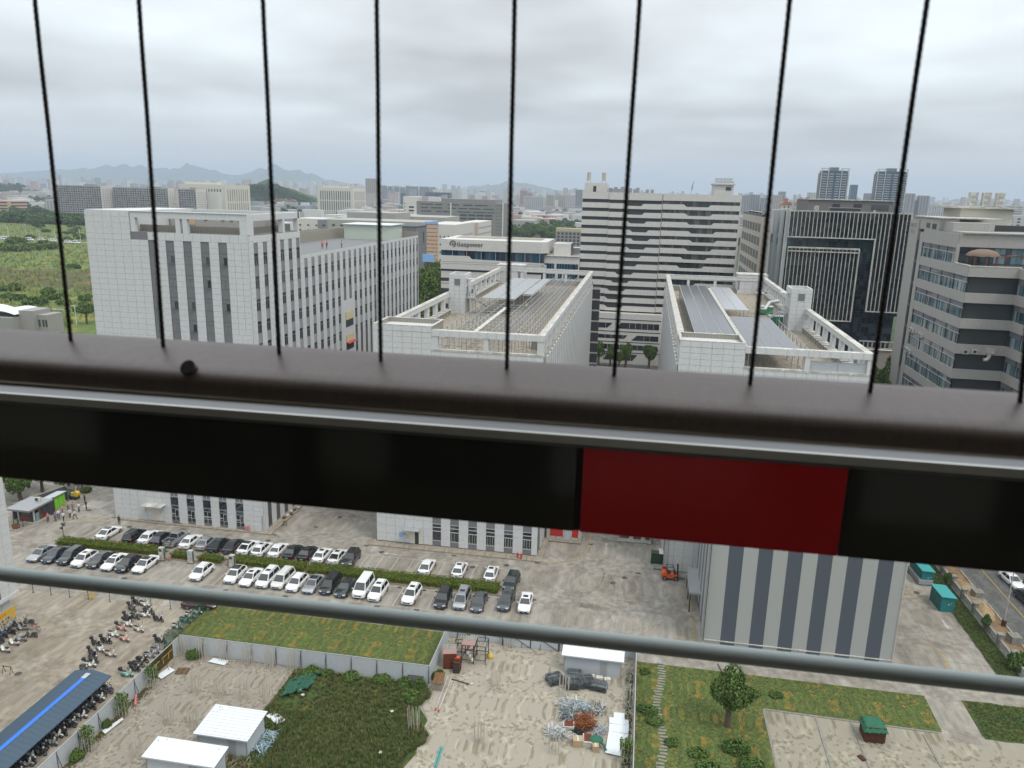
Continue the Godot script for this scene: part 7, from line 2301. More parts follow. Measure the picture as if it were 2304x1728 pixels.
	for k in 27:
		var z := -68.6 + 0.53 * k
		var col: Array = [K, D, K, W, K, G][k % 6]
		two_wheeler("scooter" if k % 3 else "box_scooter", col, -57.1 + 0.35 * sin(k * 2.3), z, PI / 2 + 0.2 * sin(k * 1.7), "dark scooter in the packed row whose nose pokes out from under the blue canopy", cg)
	for k in 16:
		two_wheeler("scooter", [K, D, W][k % 3], -59.2, -67.5 + 0.9 * k, -PI / 2 + 0.2 * sin(k * 2.1), "scooter parked in the rear row deep under the blue canopy", cg)
	var c := thing("scooter_canopy", "long navy blue sheet canopy with a bright blue ridge strip over the scooters", "canopy", Vector3(-58.2, -0.06, -60))
	var g := Geo.new()
	for s in 2:
		var x0 := -2.3 if s == 0 else 0.0
		var x1 := 0.0 if s == 0 else 2.2
		var y0 := 2.45 if s == 0 else 2.85
		var y1 := 2.85 if s == 0 else 2.35
		var n := 46
		for k in n:
			var z0 := -8.2 + 30.0 * k / n
			var z1 := -8.2 + 30.0 * (k + 1) / n
			var zm := (z0 + z1) / 2
			g.quad(Vector3(x0, y0, zm), Vector3(x1, y1, zm), Vector3(x1, y1 + 0.035, z0), Vector3(x0, y0 + 0.035, z0))
			g.quad(Vector3(x0, y0 + 0.035, z1), Vector3(x1, y1 + 0.035, z1), Vector3(x1, y1, zm), Vector3(x0, y0, zm))
	g.lohi(-2.32, -2.28, 2.38, 2.46, -8.2, 21.8)
	g.lohi(2.18, 2.22, 2.27, 2.36, -8.2, 21.8)
	put("roof_sheet", g, M.navy_sheet, c)
	g = Geo.new()
	for s in 2:
		var w := 0.24
		g.quad(Vector3(-w if s == 0 else 0.0, 2.905 - (0.04 if s == 0 else 0.0), 21.8), Vector3(0.0 if s == 0 else w, 2.905 - (0.0 if s == 0 else 0.05), 21.8), Vector3(0.0 if s == 0 else w, 2.905 - (0.0 if s == 0 else 0.05), -7.2), Vector3(-w if s == 0 else 0.0, 2.905 - (0.04 if s == 0 else 0.0), -7.2))
	put("ridge_strip", g, M.blue_tape, c)
	bx("pale_patch", c, Vector3(0, 2.90, -7.0), Vector3(0.55, 0.03, 0.9), M.hoarding)
	for k in 8:
		var z := -7.6 + 4.1 * k
		for x in [-1.9, 1.8]:
			rod("post", c, Vector3(x, 0, z), Vector3(x, 2.42, z), 0.05, M.dark_metal)
		rod("truss", c, Vector3(-2.2, 2.38, z), Vector3(2.1, 2.34, z), 0.035, M.dark_metal)
	for x in [-81.5, -78.7, -75.8, -72.9, -69.6, -66.3, -63.4, -60.5]:
		var p := thing("lot_post", "thin dark post in the line across the far edge of the scooter lot", "post", Vector3(x, -0.06, -86.1), 0.0, "thin posts along the far edge of the scooter lot")
		rod("post", p, Vector3.ZERO, Vector3(0, 2.4, 0), 0.04, M.dark_metal)
		bx("foot", p, Vector3(0, 0.02, 0), Vector3(0.2, 0.04, 0.2), M.dark_metal)
	var y := thing("yellow_cage", "yellow tubular barrier gate among the thin posts", "barrier", Vector3(-73.3, -0.06, -86.2))
	for x in [-1.0, 0.9, 1.15]:
		rod("post", y, Vector3(x, 0, 0), Vector3(x, 1.9, 0), 0.07 if x > 0 else 0.03, M.yellow)
	for h in [0.2, 1.0, 1.8]:
		rod("rail", y, Vector3(-1.0, h, 0), Vector3(0.9, h, 0), 0.03, M.yellow)
	var t := thing("orange_trestle", "small orange trestle by the manhole at the left edge of the lot", "trestle", Vector3(-70.4, -0.06, -69.2))
	for x in [-0.5, 0.5]:
		rod("leg", t, Vector3(x, 0, -0.25), Vector3(x, 0.9, 0), 0.035, M.wood)
		rod("leg", t, Vector3(x, 0, 0.25), Vector3(x, 0.9, 0), 0.035, M.wood)
	bx("top", t, Vector3(0, 0.92, 0), Vector3(1.2, 0.07, 0.1), M.wood)
func gate_area() -> void:
	var o := thing("guard_booth", "guard booth with a grey slatted flat roof, brown brick walls and white corner posts", "booth", Vector3(-98.4, -0.08, -106.2))
	bx("wall", o, Vector3(-1.55, 0.55, -0.15), Vector3(2.7, 1.1, 0.14), M.brick_red)
	bx("window", o, Vector3(-1.55, 1.65, -0.17), Vector3(2.7, 1.1, 0.06), M.glass_dark)
	bx("wall", o, Vector3(-0.10, 1.2, -2.1), Vector3(0.14, 2.3, 2.2), M.brick_red)
	bx("window", o, Vector3(-0.01, 1.6, -1.75), Vector3(0.04, 0.9, 0.6), M.glass_dark)
	bx("doorway", o, Vector3(-0.5, 1.15, -0.10), Vector3(0.75, 2.2, 0.06), M.dark_slit)
	bx("door", o, Vector3(-0.03, 0.9, -0.75), Vector3(0.05, 1.5, 0.7), mat("door_blue", 0.16, 0.28, 0.34, 0.6))
	for p in [[0.0, 0.0], [-2.95, 0.0], [0.0, -3.3], [-2.95, -3.3]]:
		bx("corner_post", o, Vector3(p[0], 1.25, p[1]), Vector3(0.2, 2.5, 0.2), M.white_cap)
	bx("plinth", o, Vector3(-1.45, 0.08, -1.65), Vector3(3.2, 0.2, 3.6), M.white_cap)
	bx("dark_wall", o, Vector3(0.02, 1.45, -3.85), Vector3(0.2, 2.9, 1.5), M.charcoal)
	bx("dark_wall", o, Vector3(-1.5, 1.3, -3.3), Vector3(3.0, 2.6, 0.14), M.charcoal)
	var g := Geo.new()
	g.prism(PackedVector2Array([Vector2(2.4, 0.2), Vector2(3.15, 0.2), Vector2(3.15, 2.7), Vector2(1.2, 2.7)]), -0.02, 0.06, Transform3D(Basis(Vector3(0, 0, -1), Vector3.UP, Vector3(1, 0, 0)), Vector3.ZERO))
	put("slanted_panel", g, M.charcoal, o)
	for k in 11:
		bx("roof_slat", o, Vector3(-1.7, 2.86, 1.2 - 0.5 * k), Vector3(4.4, 0.12, 0.44), M.louvre)
	for k in 3:
		bx("fascia", o, Vector3(-1.7, 2.76 - 0.13 * k, 1.35 - 0.1 * k), Vector3(4.3 - 0.2 * k, 0.08, 0.1), M.louvre)
		bx("fascia", o, Vector3(0.45 - 0.1 * k, 2.76 - 0.13 * k, -1.4), Vector3(0.1, 0.08, 5.2), M.louvre)
	bx("roof_unit", o, Vector3(-1.2, 3.25, -2.6), Vector3(0.95, 0.65, 0.45), M.white_cap)
	bx("unit_fan", o, Vector3(-1.3, 3.25, -2.36), Vector3(0.5, 0.5, 0.03), M.charcoal)
	var f := thing("lime_shelter", "bright lime green panelled shelter behind the guard booth", "shelter", Vector3(-99.3, -0.08, -112.5))
	for k in 8:
		bx("green_panel", f, Vector3(0.05 * (k % 2), 1.15, 1.85 - 0.5 * k), Vector3(0.10, 2.2, 0.46), M.lime)
	bx("roof", f, Vector3(-0.7, 2.4, 0.1), Vector3(2.2, 0.1, 4.4), M.hoarding, Basis(Vector3.BACK, 0.12))
	bx("counter", f, Vector3(0.35, 1.0, 1.8), Vector3(0.6, 0.06, 0.7), M.white_cap)
	bx("back_wall", f, Vector3(-1.6, 1.2, 0), Vector3(0.1, 2.4, 4.2), M.charcoal)
	var wl := thing("grey_screen_wall", "long slate grey screen wall with a pale coping behind the lime shelter", "wall", Vector3(-101.6, -0.08, -113))
	g = Geo.new()
	g.bar(Vector3(-1.6, 1.3, 6.0), Vector3(0.9, 1.3, -3.6), 0.15, 2.6)
	g.bar(Vector3(0.9, 1.3, -3.6), Vector3(1.7, 1.3, -2.9), 0.15, 2.6)
	put("wall", g, mat("slate_wall", 0.085, 0.095, 0.105, 0.7), wl)
	g = Geo.new()
	g.bar(Vector3(-1.6, 2.65, 6.0), Vector3(0.9, 2.65, -3.6), 0.24, 0.1)
	put("coping", g, M.stone, wl)
	var b := thing("barrier_box", "dark barrier gate frame with a brown tarred machine at the gate", "barrier", Vector3(-99.8, -0.08, -104.3))
	for x in [-0.5, 0.5]:
		for z in [-0.4, 0.4]:
			rod("post", b, Vector3(x, 0, z), Vector3(x, 1.6, z), 0.05, M.black_trim)
	for h in [0.3, 0.9, 1.55]:
		for z in [-0.4, 0.4]:
			rod("rail", b, Vector3(-0.5, h, z), Vector3(0.5, h, z), 0.035, M.black_trim)
	bx("machine", b, Vector3(0.0, 0.5, 0.7), Vector3(0.8, 0.9, 0.5), M.wood, Basis(Vector3.BACK, 0.2))
	bx("base", b, Vector3(0.1, 0.04, 0.9), Vector3(2.2, 0.1, 1.0), M.kerb)
	var y := thing("yellow_machine", "yellow wheeled sweeper with a raised arm parked by the shrubs", "machine", Vector3(-99.4, -0.08, -117.0))
	bx("chassis", y, Vector3(0, 0.45, 0), Vector3(1.3, 0.4, 1.0), M.charcoal)
	g = Geo.new()
	g.cyl(Vector3(0.35, 1.0, 0.35), Vector3(0.35, 1.0, -0.35), 0.55, 0.55, 14)
	put("drum", g, M.yellow, y)
	bx("seat", y, Vector3(-0.4, 0.95, 0), Vector3(0.4, 0.6, 0.5), M.hoarding)
	rod("arm", y, Vector3(0.1, 1.2, 0), Vector3(0.6, 2.5, 0.1), 0.08, M.cream)
	for x in [-0.45, 0.45]:
		for z in [-0.5, 0.5]:
			g = Geo.new()
			g.cyl(Vector3(x, 0.22, z - 0.06), Vector3(x, 0.22, z + 0.06), 0.22, 0.22, 10)
			put("wheel", g, M.rubber, y)
	var s := thing("direction_sign", "small dark signpost with two arrow boards at the end of the hedge", "signpost", Vector3(-89.3, -0.08, -101.7))
	rod("pole", s, Vector3.ZERO, Vector3(0, 3.0, 0), 0.05, M.dark_metal)
	for k in 2:
		g = Geo.new()
		var d := 1.0 if k == 0 else -1.0
		g.prism(PackedVector2Array([Vector2(0, 2.35 - 0.55 * k), Vector2(d * 0.65, 2.6 - 0.55 * k), Vector2(0, 2.9 - 0.55 * k)]), -0.03, 0.03)
		put("arrow_board", g, M.dark_metal, s)
	var n := thing("map_board", "site map board with a green header standing before the panelled factory", "notice board", Vector3(-85.6, 0.12, -111.6), 0.18)
	bx("map_panel", n, Vector3(0, 1.35, 0), Vector3(2.5, 1.3, 0.08), M.hoarding)
	bx("header", n, Vector3(0, 2.15, 0), Vector3(2.5, 0.26, 0.12), mat("header_green", 0.22, 0.40, 0.07, 0.6))
	bx("map_print", n, Vector3(0.1, 1.35, 0.045), Vector3(2.1, 1.0, 0.01), mat("map_print", 0.42, 0.50, 0.44, 0.6))
	for x in [-1.25, 1.25]:
		rod("post", n, Vector3(x, 0, 0), Vector3(x, 2.3, 0), 0.05, M.steel)
	var st := thing("wooden_stool", "small wooden trestle stool at the corner of the panelled factory", "stool", Vector3(-57.6, -0.1, -114.6))
	for x in [-0.3, 0.3]:
		for z in [-0.2, 0.2]:
			rod("leg", st, Vector3(x, 0, z), Vector3(x * 0.7, 0.8, z * 0.7), 0.04, M.wood)
	bx("seat", st, Vector3(0, 0.82, 0), Vector3(0.6, 0.06, 0.45), M.wood)
	for k in 6:
		var p := thing("rubble_sack", "pale sack of rubble heaped at the side of the panelled factory", "sack", Vector3(-58.9 + 0.25 * (k % 3), 0.12, -117.0 - 0.9 * k), k * 1.3, "sacks at the side of the panelled factory")
		g = Geo.new()
		g.loft([[0, 0.02], [0.05, 0.32], [0.25, 0.36], [0.42, 0.22], [0.5, 0.02]].map(func(e): return ringxz(e[0], e[1], 10)), true, true)
		put("sack", g, M.white_cap if k % 2 else M.wood, p)
func ringxz(y: float, r: float, n: int) -> PackedVector3Array:
	var p := PackedVector3Array()
	for k in n:
		var a := TAU * k / n
		p.append(Vector3(r * cos(a), y, -r * 0.8 * sin(a)))
	return p
func hoarding(label: String, a: Vector2, b: Vector2, panel: float, h: float, props: bool, group := "") -> void:
	var o := thing("hoarding_fence", label, "fence", Vector3(a.x, -0.03, a.y), 0.0, group)
	var n := maxi(1, roundi(a.distance_to(b) / panel))
	var d := Vector3(b.x - a.x, 0, b.y - a.y)
	var u := d.normalized()
	var bas := Basis(u, Vector3.UP, u.cross(Vector3.UP))
	var w := d.length() / n
	for k in n:
		bx("panel", o, u * (k + 0.5) * w + Vector3(0, h / 2, 0), Vector3(w - 0.03, h, 0.05), M.hoarding, bas)
		bx("top_rail", o, u * (k + 0.5) * w + Vector3(0, h + 0.02, 0), Vector3(w, 0.05, 0.09), M.galv, bas)
		if props:
			var inn := -bas.z if false else bas.z
			rod("brace", o, u * (k + 1) * w + Vector3(0, h - 0.1, 0), u * (k + 1) * w + inn * 0.55 + Vector3(0, 0.03, 0), 0.03, M.dark_metal)
			rod("post", o, u * (k + 1) * w + Vector3(0, 0, 0) + inn * 0.05, u * (k + 1) * w + inn * 0.05 + Vector3(0, h, 0), 0.03, M.dark_metal)
func rebar_stub(label: String, x: float, z: float, green: bool) -> void:
	var o := thing("rebar_column", label, "rebar", Vector3(x, -0.03, z), rng.randf_range(-0.1, 0.1), "stubs of rebar columns on the building site")
	var n := 0
	for i in 4:
		for j in 3:
			if i in [1, 2] and j == 1: continue
			var p := Vector3(-0.5 + 0.33 * i, 0, -0.28 + 0.28 * j)
			var h := rng.randf_range(2.2, 2.9)
			rod("bar", o, p, p + Vector3(rng.randf_range(-0.12, 0.12), h, rng.randf_range(-0.1, 0.1)), 0.030, M.rebar)
			n += 1
	if green:
		var g := Geo.new()
		for k in 500:
			var t := rng.randf()
			var p := Vector3(rng.randf_range(-0.65, 0.65), 0.4 + 2.3 * sqrt(t), rng.randf_range(-0.45, 0.45))
			leaf(g, p, Vector3(p.x, 0.3, p.z), rng.randf_range(0.07, 0.15), tone(0.075, 0.13, 0.03))
		put("vine", g, M.leaf, o)
func shed(label: String, x0: float, x1: float, z0: float, z1: float, hf: float, hb: float, ribs: bool) -> void:
	var o := thing("site_shed", label, "shed", Vector3((x0 + x1) / 2, -0.03, (z0 + z1) / 2))
	var w := x1 - x0
	var d := z1 - z0          # z1 is nearer the camera
	var g := Geo.new()
	g.lohi(-w / 2 + 0.3, w / 2 - 0.3, 0, minf(hf, hb) - 0.12, -d / 2 + 0.3, d / 2 - 0.3)
	put("wall", g, M.shed_wall, o)
	for x in [-w / 2 + 0.3, w / 2 - 0.3]:
		bx("corner_post", o, Vector3(x, hf / 2 - 0.1, d / 2 - 0.29), Vector3(0.08, hf - 0.2, 0.08), M.steel)
	bx("door", o, Vector3(w * 0.18, 0.95, d / 2 - 0.275), Vector3(0.8, 1.9, 0.04), M.louvre)
	var n := int(w / 0.5) if not ribs else int(d / 0.42)
	var sl := atan2(hf - hb, d)
	bx("roof_sheet", o, Vector3(0, (hf + hb) / 2, 0), Vector3(w, 0.05, Vector2(d, hf - hb).length()), M.white_sheet, Basis(Vector3.RIGHT, -sl))
	for k in n:
		var t := (k + 0.5) / n - 0.5
		if ribs: bx("roof_rib", o, Vector3(0, (hf + hb) / 2 + 0.045 + t * (hf - hb), t * d), Vector3(w, 0.05, 0.10), M.white_sheet, Basis(Vector3.RIGHT, -sl))
		else: bx("roof_rib", o, Vector3(t * w, (hf + hb) / 2 + 0.035, 0), Vector3(0.03, 0.03, d), M.white_sheet, Basis(Vector3.RIGHT, -sl))
	bx("roof_edge", o, Vector3(0, hf - 0.06, d / 2), Vector3(w, 0.14, 0.04), M.hoarding)
func bundle(label: String, x: float, z: float, w: float, d: float, h: float, n: int, pal: Array, flat_: float, called := "scrap_pile") -> Node3D:   # a tangle of bars
	var o := thing(called, label, "scrap pile", Vector3(x, -0.02, z))
	var g := Geo.new()
	for k in n:
		var p := Vector3(rng.randf_range(-0.5, 0.5) * w, rng.randf_range(0.04, 1.0) * h * (1.0 - 0.5 * rng.randf()), rng.randf_range(-0.5, 0.5) * d)
		var a := rng.randf_range(0, TAU)
		var e := Vector3(cos(a), rng.randf_range(-flat_, flat_), sin(a)) * rng.randf_range(0.3, 0.75)
		g.col = pal[rng.randi() % pal.size()]
		g.bar(p - e, p + e, rng.randf_range(0.02, 0.06))
	put("bars", g, M.scrap, o)
	return o
func bale(label: String, x: float, z: float, w: float, d: float, h: float, turn: float, pal: Array) -> void:      # a strapped bundle of wire mesh
	var o := thing("mesh_bale", label, "scrap pile", Vector3(x, -0.02, z), turn, "bundles of grey mesh before the small grey shed")
	var g := Geo.new()
	for k in 26:
		var y := h * (k + 0.5) / 26.0
		var sh := 0.12 * sin(k * 1.9)
		for i in 7:
			g.col = pal[rng.randi() % pal.size()]
			var t := (i / 6.0 - 0.5)
			g.bar(Vector3(t * w + sh, y, -d / 2 + sh), Vector3(t * w - sh, y + 0.02, d / 2), 0.028)
			if i < 6: g.bar(Vector3(-w / 2, y + 0.02, t * d + sh), Vector3(w / 2, y, t * d), 0.028)
	put("wires", g, M.scrap, o)
	bx("core", o, Vector3(0, h * 0.45, 0), Vector3(w * 0.86, h * 0.8, d * 0.86), M.dark_metal)
func site() -> void:
	hoarding("long white hoarding between the mown lawn and the building site", Vector2(-53.4, -77.2), Vector2(-21.8, -77.3), 3.15, 2.35, true)
	hoarding("short white hoarding rising from the long one towards the scrap yard's bunk frames", Vector2(-21.8, -77.35), Vector2(-21.9, -87.1), 2.4, 2.25, false)
	hoarding("white hoarding along the top of the scrap yard with a braced double gate", Vector2(-21.9, -87.3), Vector2(1.9, -87.3), 2.4, 2.2, true)
	hoarding("white hoarding between the scrap yard and the stepping-stone lawn", Vector2(1.9, -87.2), Vector2(2.0, -40), 3.0, 2.2, false)
	hoarding("white hoarding between the scooter lot and the building site, near part", Vector2(-53.65, -30), Vector2(-53.6, -71.6), 3.0, 2.0, true)
	hoarding("single white hoarding panel at the corner by the poster", Vector2(-53.6, -75.9), Vector2(-53.5, -77.1), 1.3, 2.1, false)
	var po := thing("poster_hoarding", "dull green and ochre poster hoarding with yellow bars beside the scooters", "hoarding", Vector3(-53.6, -0.03, -73.8))
	bx("board", po, Vector3(0, 1.0, 0), Vector3(0.06, 2.0, 4.3), mat("poster_print", 0.16, 0.14, 0.035, 0.6, 0.0, T.rust, 0.35))
	bx("green_half", po, Vector3(0.035, 1.45, 0.4), Vector3(0.012, 1.0, 3.4), mat("poster_green", 0.07, 0.10, 0.035, 0.6, 0.0, T.rust, 0.5))
	for z in [-1.5, -0.4, 1.0]:
		bx("yellow_bar", po, Vector3(0.05, 1.25, z), Vector3(0.012, 0.09, 1.0), M.yellow)
		bx("yellow_bar", po, Vector3(0.05, 0.85, z + 0.25), Vector3(0.012, 0.8, 0.08), M.yellow)
	bx("top_rail", po, Vector3(0, 2.02, 0), Vector3(0.09, 0.05, 4.3), M.galv)
	rod("brace", po, Vector3(0.05, 1.9, 0.2), Vector3(1.3, 0.03, 0.5), 0.03, M.dark_metal)
	var nf := thing("green_mesh_fence", "low dark green mesh fence with posts along the scooter lot", "fence", Vector3(-55.7, -0.03, -82))
	for z in [-5.0, -1.8, 1.4, 4.6]:
		rod("post", nf, Vector3(0, 0, z), Vector3(0, 1.9, z), 0.05, M.net_green)
	var nm := StandardMaterial3D.new()
	nm.albedo_color = Color(0.08, 0.30, 0.20, 0.35)
	nm.transparency = BaseMaterial3D.TRANSPARENCY_ALPHA
	nm.roughness = 0.9
	bx("mesh", nf, Vector3(0, 0.95, -0.2), Vector3(0.02, 1.8, 9.6), nm)
	var gt := thing("double_gate", "pair of pale sheet gates with dark diagonal braces in the scrap yard fence", "gate", Vector3(-11.2, -0.02, -87.0))
	for s in 2:
		bx("leaf", gt, Vector3(-1.9 + 3.6 * s, 1.15, 0.05), Vector3(3.5, 2.25, 0.06), M.hoarding if s == 0 else M.shed_wall)
		bx("stile", gt, Vector3(-3.65 + 3.6 * s, 1.15, 0.1), Vector3(0.09, 2.4, 0.08), M.dark_metal)
		rod("brace", gt, Vector3(-3.6 + 3.6 * s, 2.2, 0.13), Vector3(-0.2 + 3.6 * s, 0.1, 0.13), 0.04, M.dark_metal)
	bx("stile", gt, Vector3(3.5, 1.15, 0.1), Vector3(0.09, 2.4, 0.08), M.dark_metal)
	var cols := [[-53.0, "first"], [-50.1, "second"], [-47.2, "third"], [-44.2, "fourth"], [-41.3, "fifth"], [-38.4, "sixth"]]
	var rows := [[-76.5, "against the long white hoarding"], [-70.3, "in the second line of the building site"], [-65.0, "in the third line of the building site"], [-59.7, "in the nearest line of the building site"]]
	for r in rows.size():
		for c in cols.size():
			if c in [1] and r > 0: continue
			if r == 2 and c == 5: continue
			if r == 3 and c in [4]: continue
			rebar_stub("cluster of upright rebar %s, %s column from the scooter lot" % [rows[r][1], cols[c][1]], cols[c][0] + (0.5 if c == 0 else 0.0), rows[r][0], c == 0 and r > 0)
	for p in [[-14.0, -77.8, "alone in the middle of the scrap yard"], [-6.1, -78.2, "before the mesh bundles"], [-14.0, -68.8, "low in the scrap yard"], [-6.1, -68.7, "in front of the pile of white frames"], [1.2, -77.6, "by the lawn fence beside the white sheets"], [1.2, -68.8, "wrapped in green vine by the lawn fence"], [-21.2, -69.2, "at the edge of the weeds"], [-14.0, -86.4, "leaning at the scrap yard gate"]]:
		rebar_stub("cluster of upright rebar %s" % p[2], p[0], p[1], p[2].contains("vine"))
	shed("white ribbed-roofed grey shed at the edge of the weeds", -41.9, -36.0, -65.7, -61.4, 2.3, 2.6, true)
	shed("long low shed with a smooth white roof in the bottom left", -44.8, -37.2, -60.0, -57.3, 2.4, 2.6, false)
	shed("grey shed with a white sloping roof by the scrap yard fence", -6.9, 0.5, -85.2, -82.6, 2.4, 2.85, false)
	var sh := [[[[-53.2, -72.0], [-52.8, -73.9], [-51.8, -73.5], [-52.3, -71.6]], "white sheet leaning on the ground under the poster hoarding"], [[[-48.9, -75.8], [-48.6, -76.6], [-46.6, -76.5], [-46.7, -75.6]], "white sheet lying by the long hoarding"], [[[-53.0, -62.3], [-52.3, -64.6], [-52.0, -64.4], [-52.4, -62.0]], "narrow white sheet beside the near hoarding"], [[[-37.5, -68.0], [-36.9, -68.9], [-35.1, -67.8], [-35.7, -66.9]], "white sheet with torn corner at the edge of the weeds"], [[[-0.9, -69.6], [0.7, -69.4], [1.4, -72.9], [-0.7, -73.0]], "large white sheet beside the scrap, nearest of three"], [[[-0.7, -73.1], [1.4, -73.0], [1.4, -74.2], [-0.7, -74.2]], "white sheet beside the scrap, middle of three"], [[[-0.7, -74.3], [1.4, -74.3], [1.35, -75.2], [0.9, -75.3], [0.9, -76.3], [-0.3, -76.2], [-0.3, -75.3], [-0.75, -75.3]], "stepped white sheet beside the scrap, farthest of three"]]
	for s in sh:
		var c := Vector2.ZERO
		for p in s[0]: c += Vector2(p[0], p[1]) / s[0].size()
		var poly := PackedVector2Array()
		for p in s[0]: poly.append(Vector2(p[0] - c.x, -(p[1] - c.y)))
		var g := Geo.new()
		g.prism(poly, 0.05, 0.10, Transform3D(Basis(Vector3.RIGHT, Vector3(0, 0, -1), Vector3.UP), Vector3.ZERO))
		var o := put("white_sheet", g, M.white_sheet)
		o.position = Vector3(c.x, 0.0, c.y)
		o.rotation = Vector3(rng.randf_range(-0.02, 0.05), 0, rng.randf_range(-0.03, 0.03))
		o.position.y = 0.06
		tag(o, s[1], "sheet", "loose white sheets")
	var pl := thing("pallet", "small wooden pallet by the poster hoarding", "pallet", Vector3(-50.9, -0.02, -73.6), 0.2)
	for k in 5:
		bx("plank", pl, Vector3(0, 0.16, -0.5 + 0.25 * k), Vector3(1.4, 0.03, 0.12), M.wood)
	for x in [-0.6, 0.0, 0.6]:
		bx("bearer", pl, Vector3(x, 0.07, 0), Vector3(0.1, 0.13, 1.1), M.wood)
	var op := thing("pink_pipe", "short pink pipe lying by the near hoarding", "pipe", Vector3(-52.8, 0.08, -67.6))
	rod("pipe", op, Vector3(-0.5, 0.05, -0.8), Vector3(0.5, 0.05, 0.8), 0.13, M.pink)
	for b in [[-20.4, -81.6, 2.0, 0.25, true, "brown locker-like bunk with a pale top at the left of the yard corner"], [-18.3, -83.1, 2.5, 0.0, true, "brown bunk with a red and grey board top in the yard corner"], [-16.9, -83.3, 2.4, 0.0, false, "empty dark bunk frame with slats in the yard corner"], [-19.5, -84.6, 2.2, 0.1, false, "reddish empty bunk frame behind the others in the yard corner"]]:
		var o := thing("bunk_frame", b[5], "bunk bed", Vector3(b[0], -0.02, b[1]), b[3])
		var m: Material = M.brown_box if b[4] or b[5].begins_with("red") else M.dark_metal
		for x in [-0.75, 0.75]:
			for z in [-1.0, 1.0]:
				bx("post", o, Vector3(x, b[2] / 2, z), Vector3(0.09, b[2], 0.09), m)
		for y in [0.5, b[2] - 0.55, b[2]]:
			for z in [-1.0, 1.0]: bx("end_rail", o, Vector3(0, y, z), Vector3(1.5, 0.06, 0.06), m)
			for x in [-0.75, 0.75]: bx("side_rail", o, Vector3(x, y, 0), Vector3(0.06, 0.06, 2.0), m)
		if b[4]:
			bx("top_board", o, Vector3(0, b[2] + 0.04, -0.45), Vector3(1.6, 0.05, 1.2), M.stone)
			bx("top_board", o, Vector3(0, b[2] + 0.045, 0.6), Vector3(1.6, 0.05, 0.9), mat("faded_red_board", 0.30, 0.17, 0.16, 0.8))
			if b[3] > 0.1: bx("side_sheet", o, Vector3(0, b[2] / 2, 1.05), Vector3(1.5, b[2], 0.04), M.rust)
		else:
			for k in 5: bx("slat", o, Vector3(-0.6 + 0.3 * k, b[2] - 0.5, 0), Vector3(0.1, 0.03, 2.0), M.stone)
	var lk := thing("rusty_locker", "low rust red open rack with an orange lid before the bunks", "rack", Vector3(-19.2, -0.02, -80.4))
	bx("body", lk, Vector3(0, 0.7, 0), Vector3(0.8, 1.4, 1.1), M.brown_box)
	for y in [0.25, 0.6, 0.95]: bx("shelf_gap", lk, Vector3(0, y, 0.56), Vector3(0.64, 0.22, 0.04), M.dark_slit)
	bx("orange_lid", lk, Vector3(0, 1.5, -0.2), Vector3(0.75, 0.25, 0.6), M.rust)
	bx("orange_cap", lk, Vector3(0.05, 1.66, -0.25), Vector3(0.4, 0.1, 0.3), M.orange)
	var bg := thing("white_bags", "white and lilac bags hanging inside the bunks", "bag", Vector3(-18.0, 1.0, -82.3))
	for k in 3:
		var g := Geo.new()
		g.loft([[0, 0.03], [0.1, 0.2], [0.45, 0.22], [0.6, 0.05]].map(func(e): return ringxz(e[0], e[1], 8)), true, true)
		mi("bag", g.mesh(), M.white_cap, bg, Transform3D(Basis(Vector3.UP, k), Vector3(0.3 * k - 0.3, -0.3 * k, 0.2 * k)))
	var yb := thing("yellow_cloth", "yellow cloth heap at the foot of the empty bunk", "cloth", Vector3(-15.8, -0.02, -83.8))
	var gy := Geo.new()
	gy.loft([[0, 0.3], [0.25, 0.42], [0.55, 0.25], [0.75, 0.04]].map(func(e): return ringxz(e[0], e[1], 7)), true, true)
	put("cloth", gy, M.yellow, yb)
	var tb := thing("board_table", "plain brown board laid over crates by the hoarding corner", "table", Vector3(-20.6, -0.02, -77.2), 0.1)
	bx("board", tb, Vector3(0, 0.95, 0), Vector3(1.2, 0.06, 2.2), M.wood)
	for z in [-0.8, 0.8]: bx("crate", tb, Vector3(0, 0.45, z), Vector3(0.8, 0.9, 0.5), M.stone)
	var db := thing("dark_board", "dark board leaning on the hoarding corner above the weeds", "board", Vector3(-23.4, 0.5, -77.0))
	bx("board", db, Vector3.ZERO, Vector3(1.9, 0.06, 1.3), M.charcoal, Basis(Vector3.RIGHT, 0.9))
	for p in [[-19.8, -72.7, -20.0, -79.0, "white pole with a red foot lying by the board table, left of the pair", M.white_cap], [-19.4, -72.5, -19.5, -78.9, "white pole with a red foot lying by the board table, right of the pair", M.white_cap], [-17.6, -64.3, -17.7, -67.2, "thin teal pipe at the bottom of the scrap yard, left of the pair", M.teal_roof], [-17.4, -64.2, -17.5, -67.1, "thin teal pipe at the bottom of the scrap yard, right of the pair", M.teal_roof], [-19.4, -78.6, -17.2, -78.0, "dark beam lying under the bunks", M.dark_metal]]:
		var o := thing("lying_pole", p[4], "pole", Vector3(p[0], 0.07, p[1]))
		rod("pole", o, Vector3.ZERO, Vector3(p[2] - p[0], 0.02, p[3] - p[1]), 0.07, p[5])
		if p[5] == M.white_cap: rod("red_foot", o, Vector3(0, 0, 0.02), Vector3(-0.01, 0, -0.35), 0.08, M.red)
	var gl := [Color(0.10, 0.115, 0.12), Color(0.20, 0.22, 0.225), Color(0.30, 0.32, 0.325), Color(0.06, 0.065, 0.07)]
	var wh := [Color(0.55, 0.58, 0.59), Color(0.42, 0.45, 0.46), Color(0.62, 0.63, 0.62), Color(0.25, 0.28, 0.29)]
	var ru := [Color(0.24, 0.075, 0.025), Color(0.32, 0.11, 0.035), Color(0.16, 0.055, 0.025)]
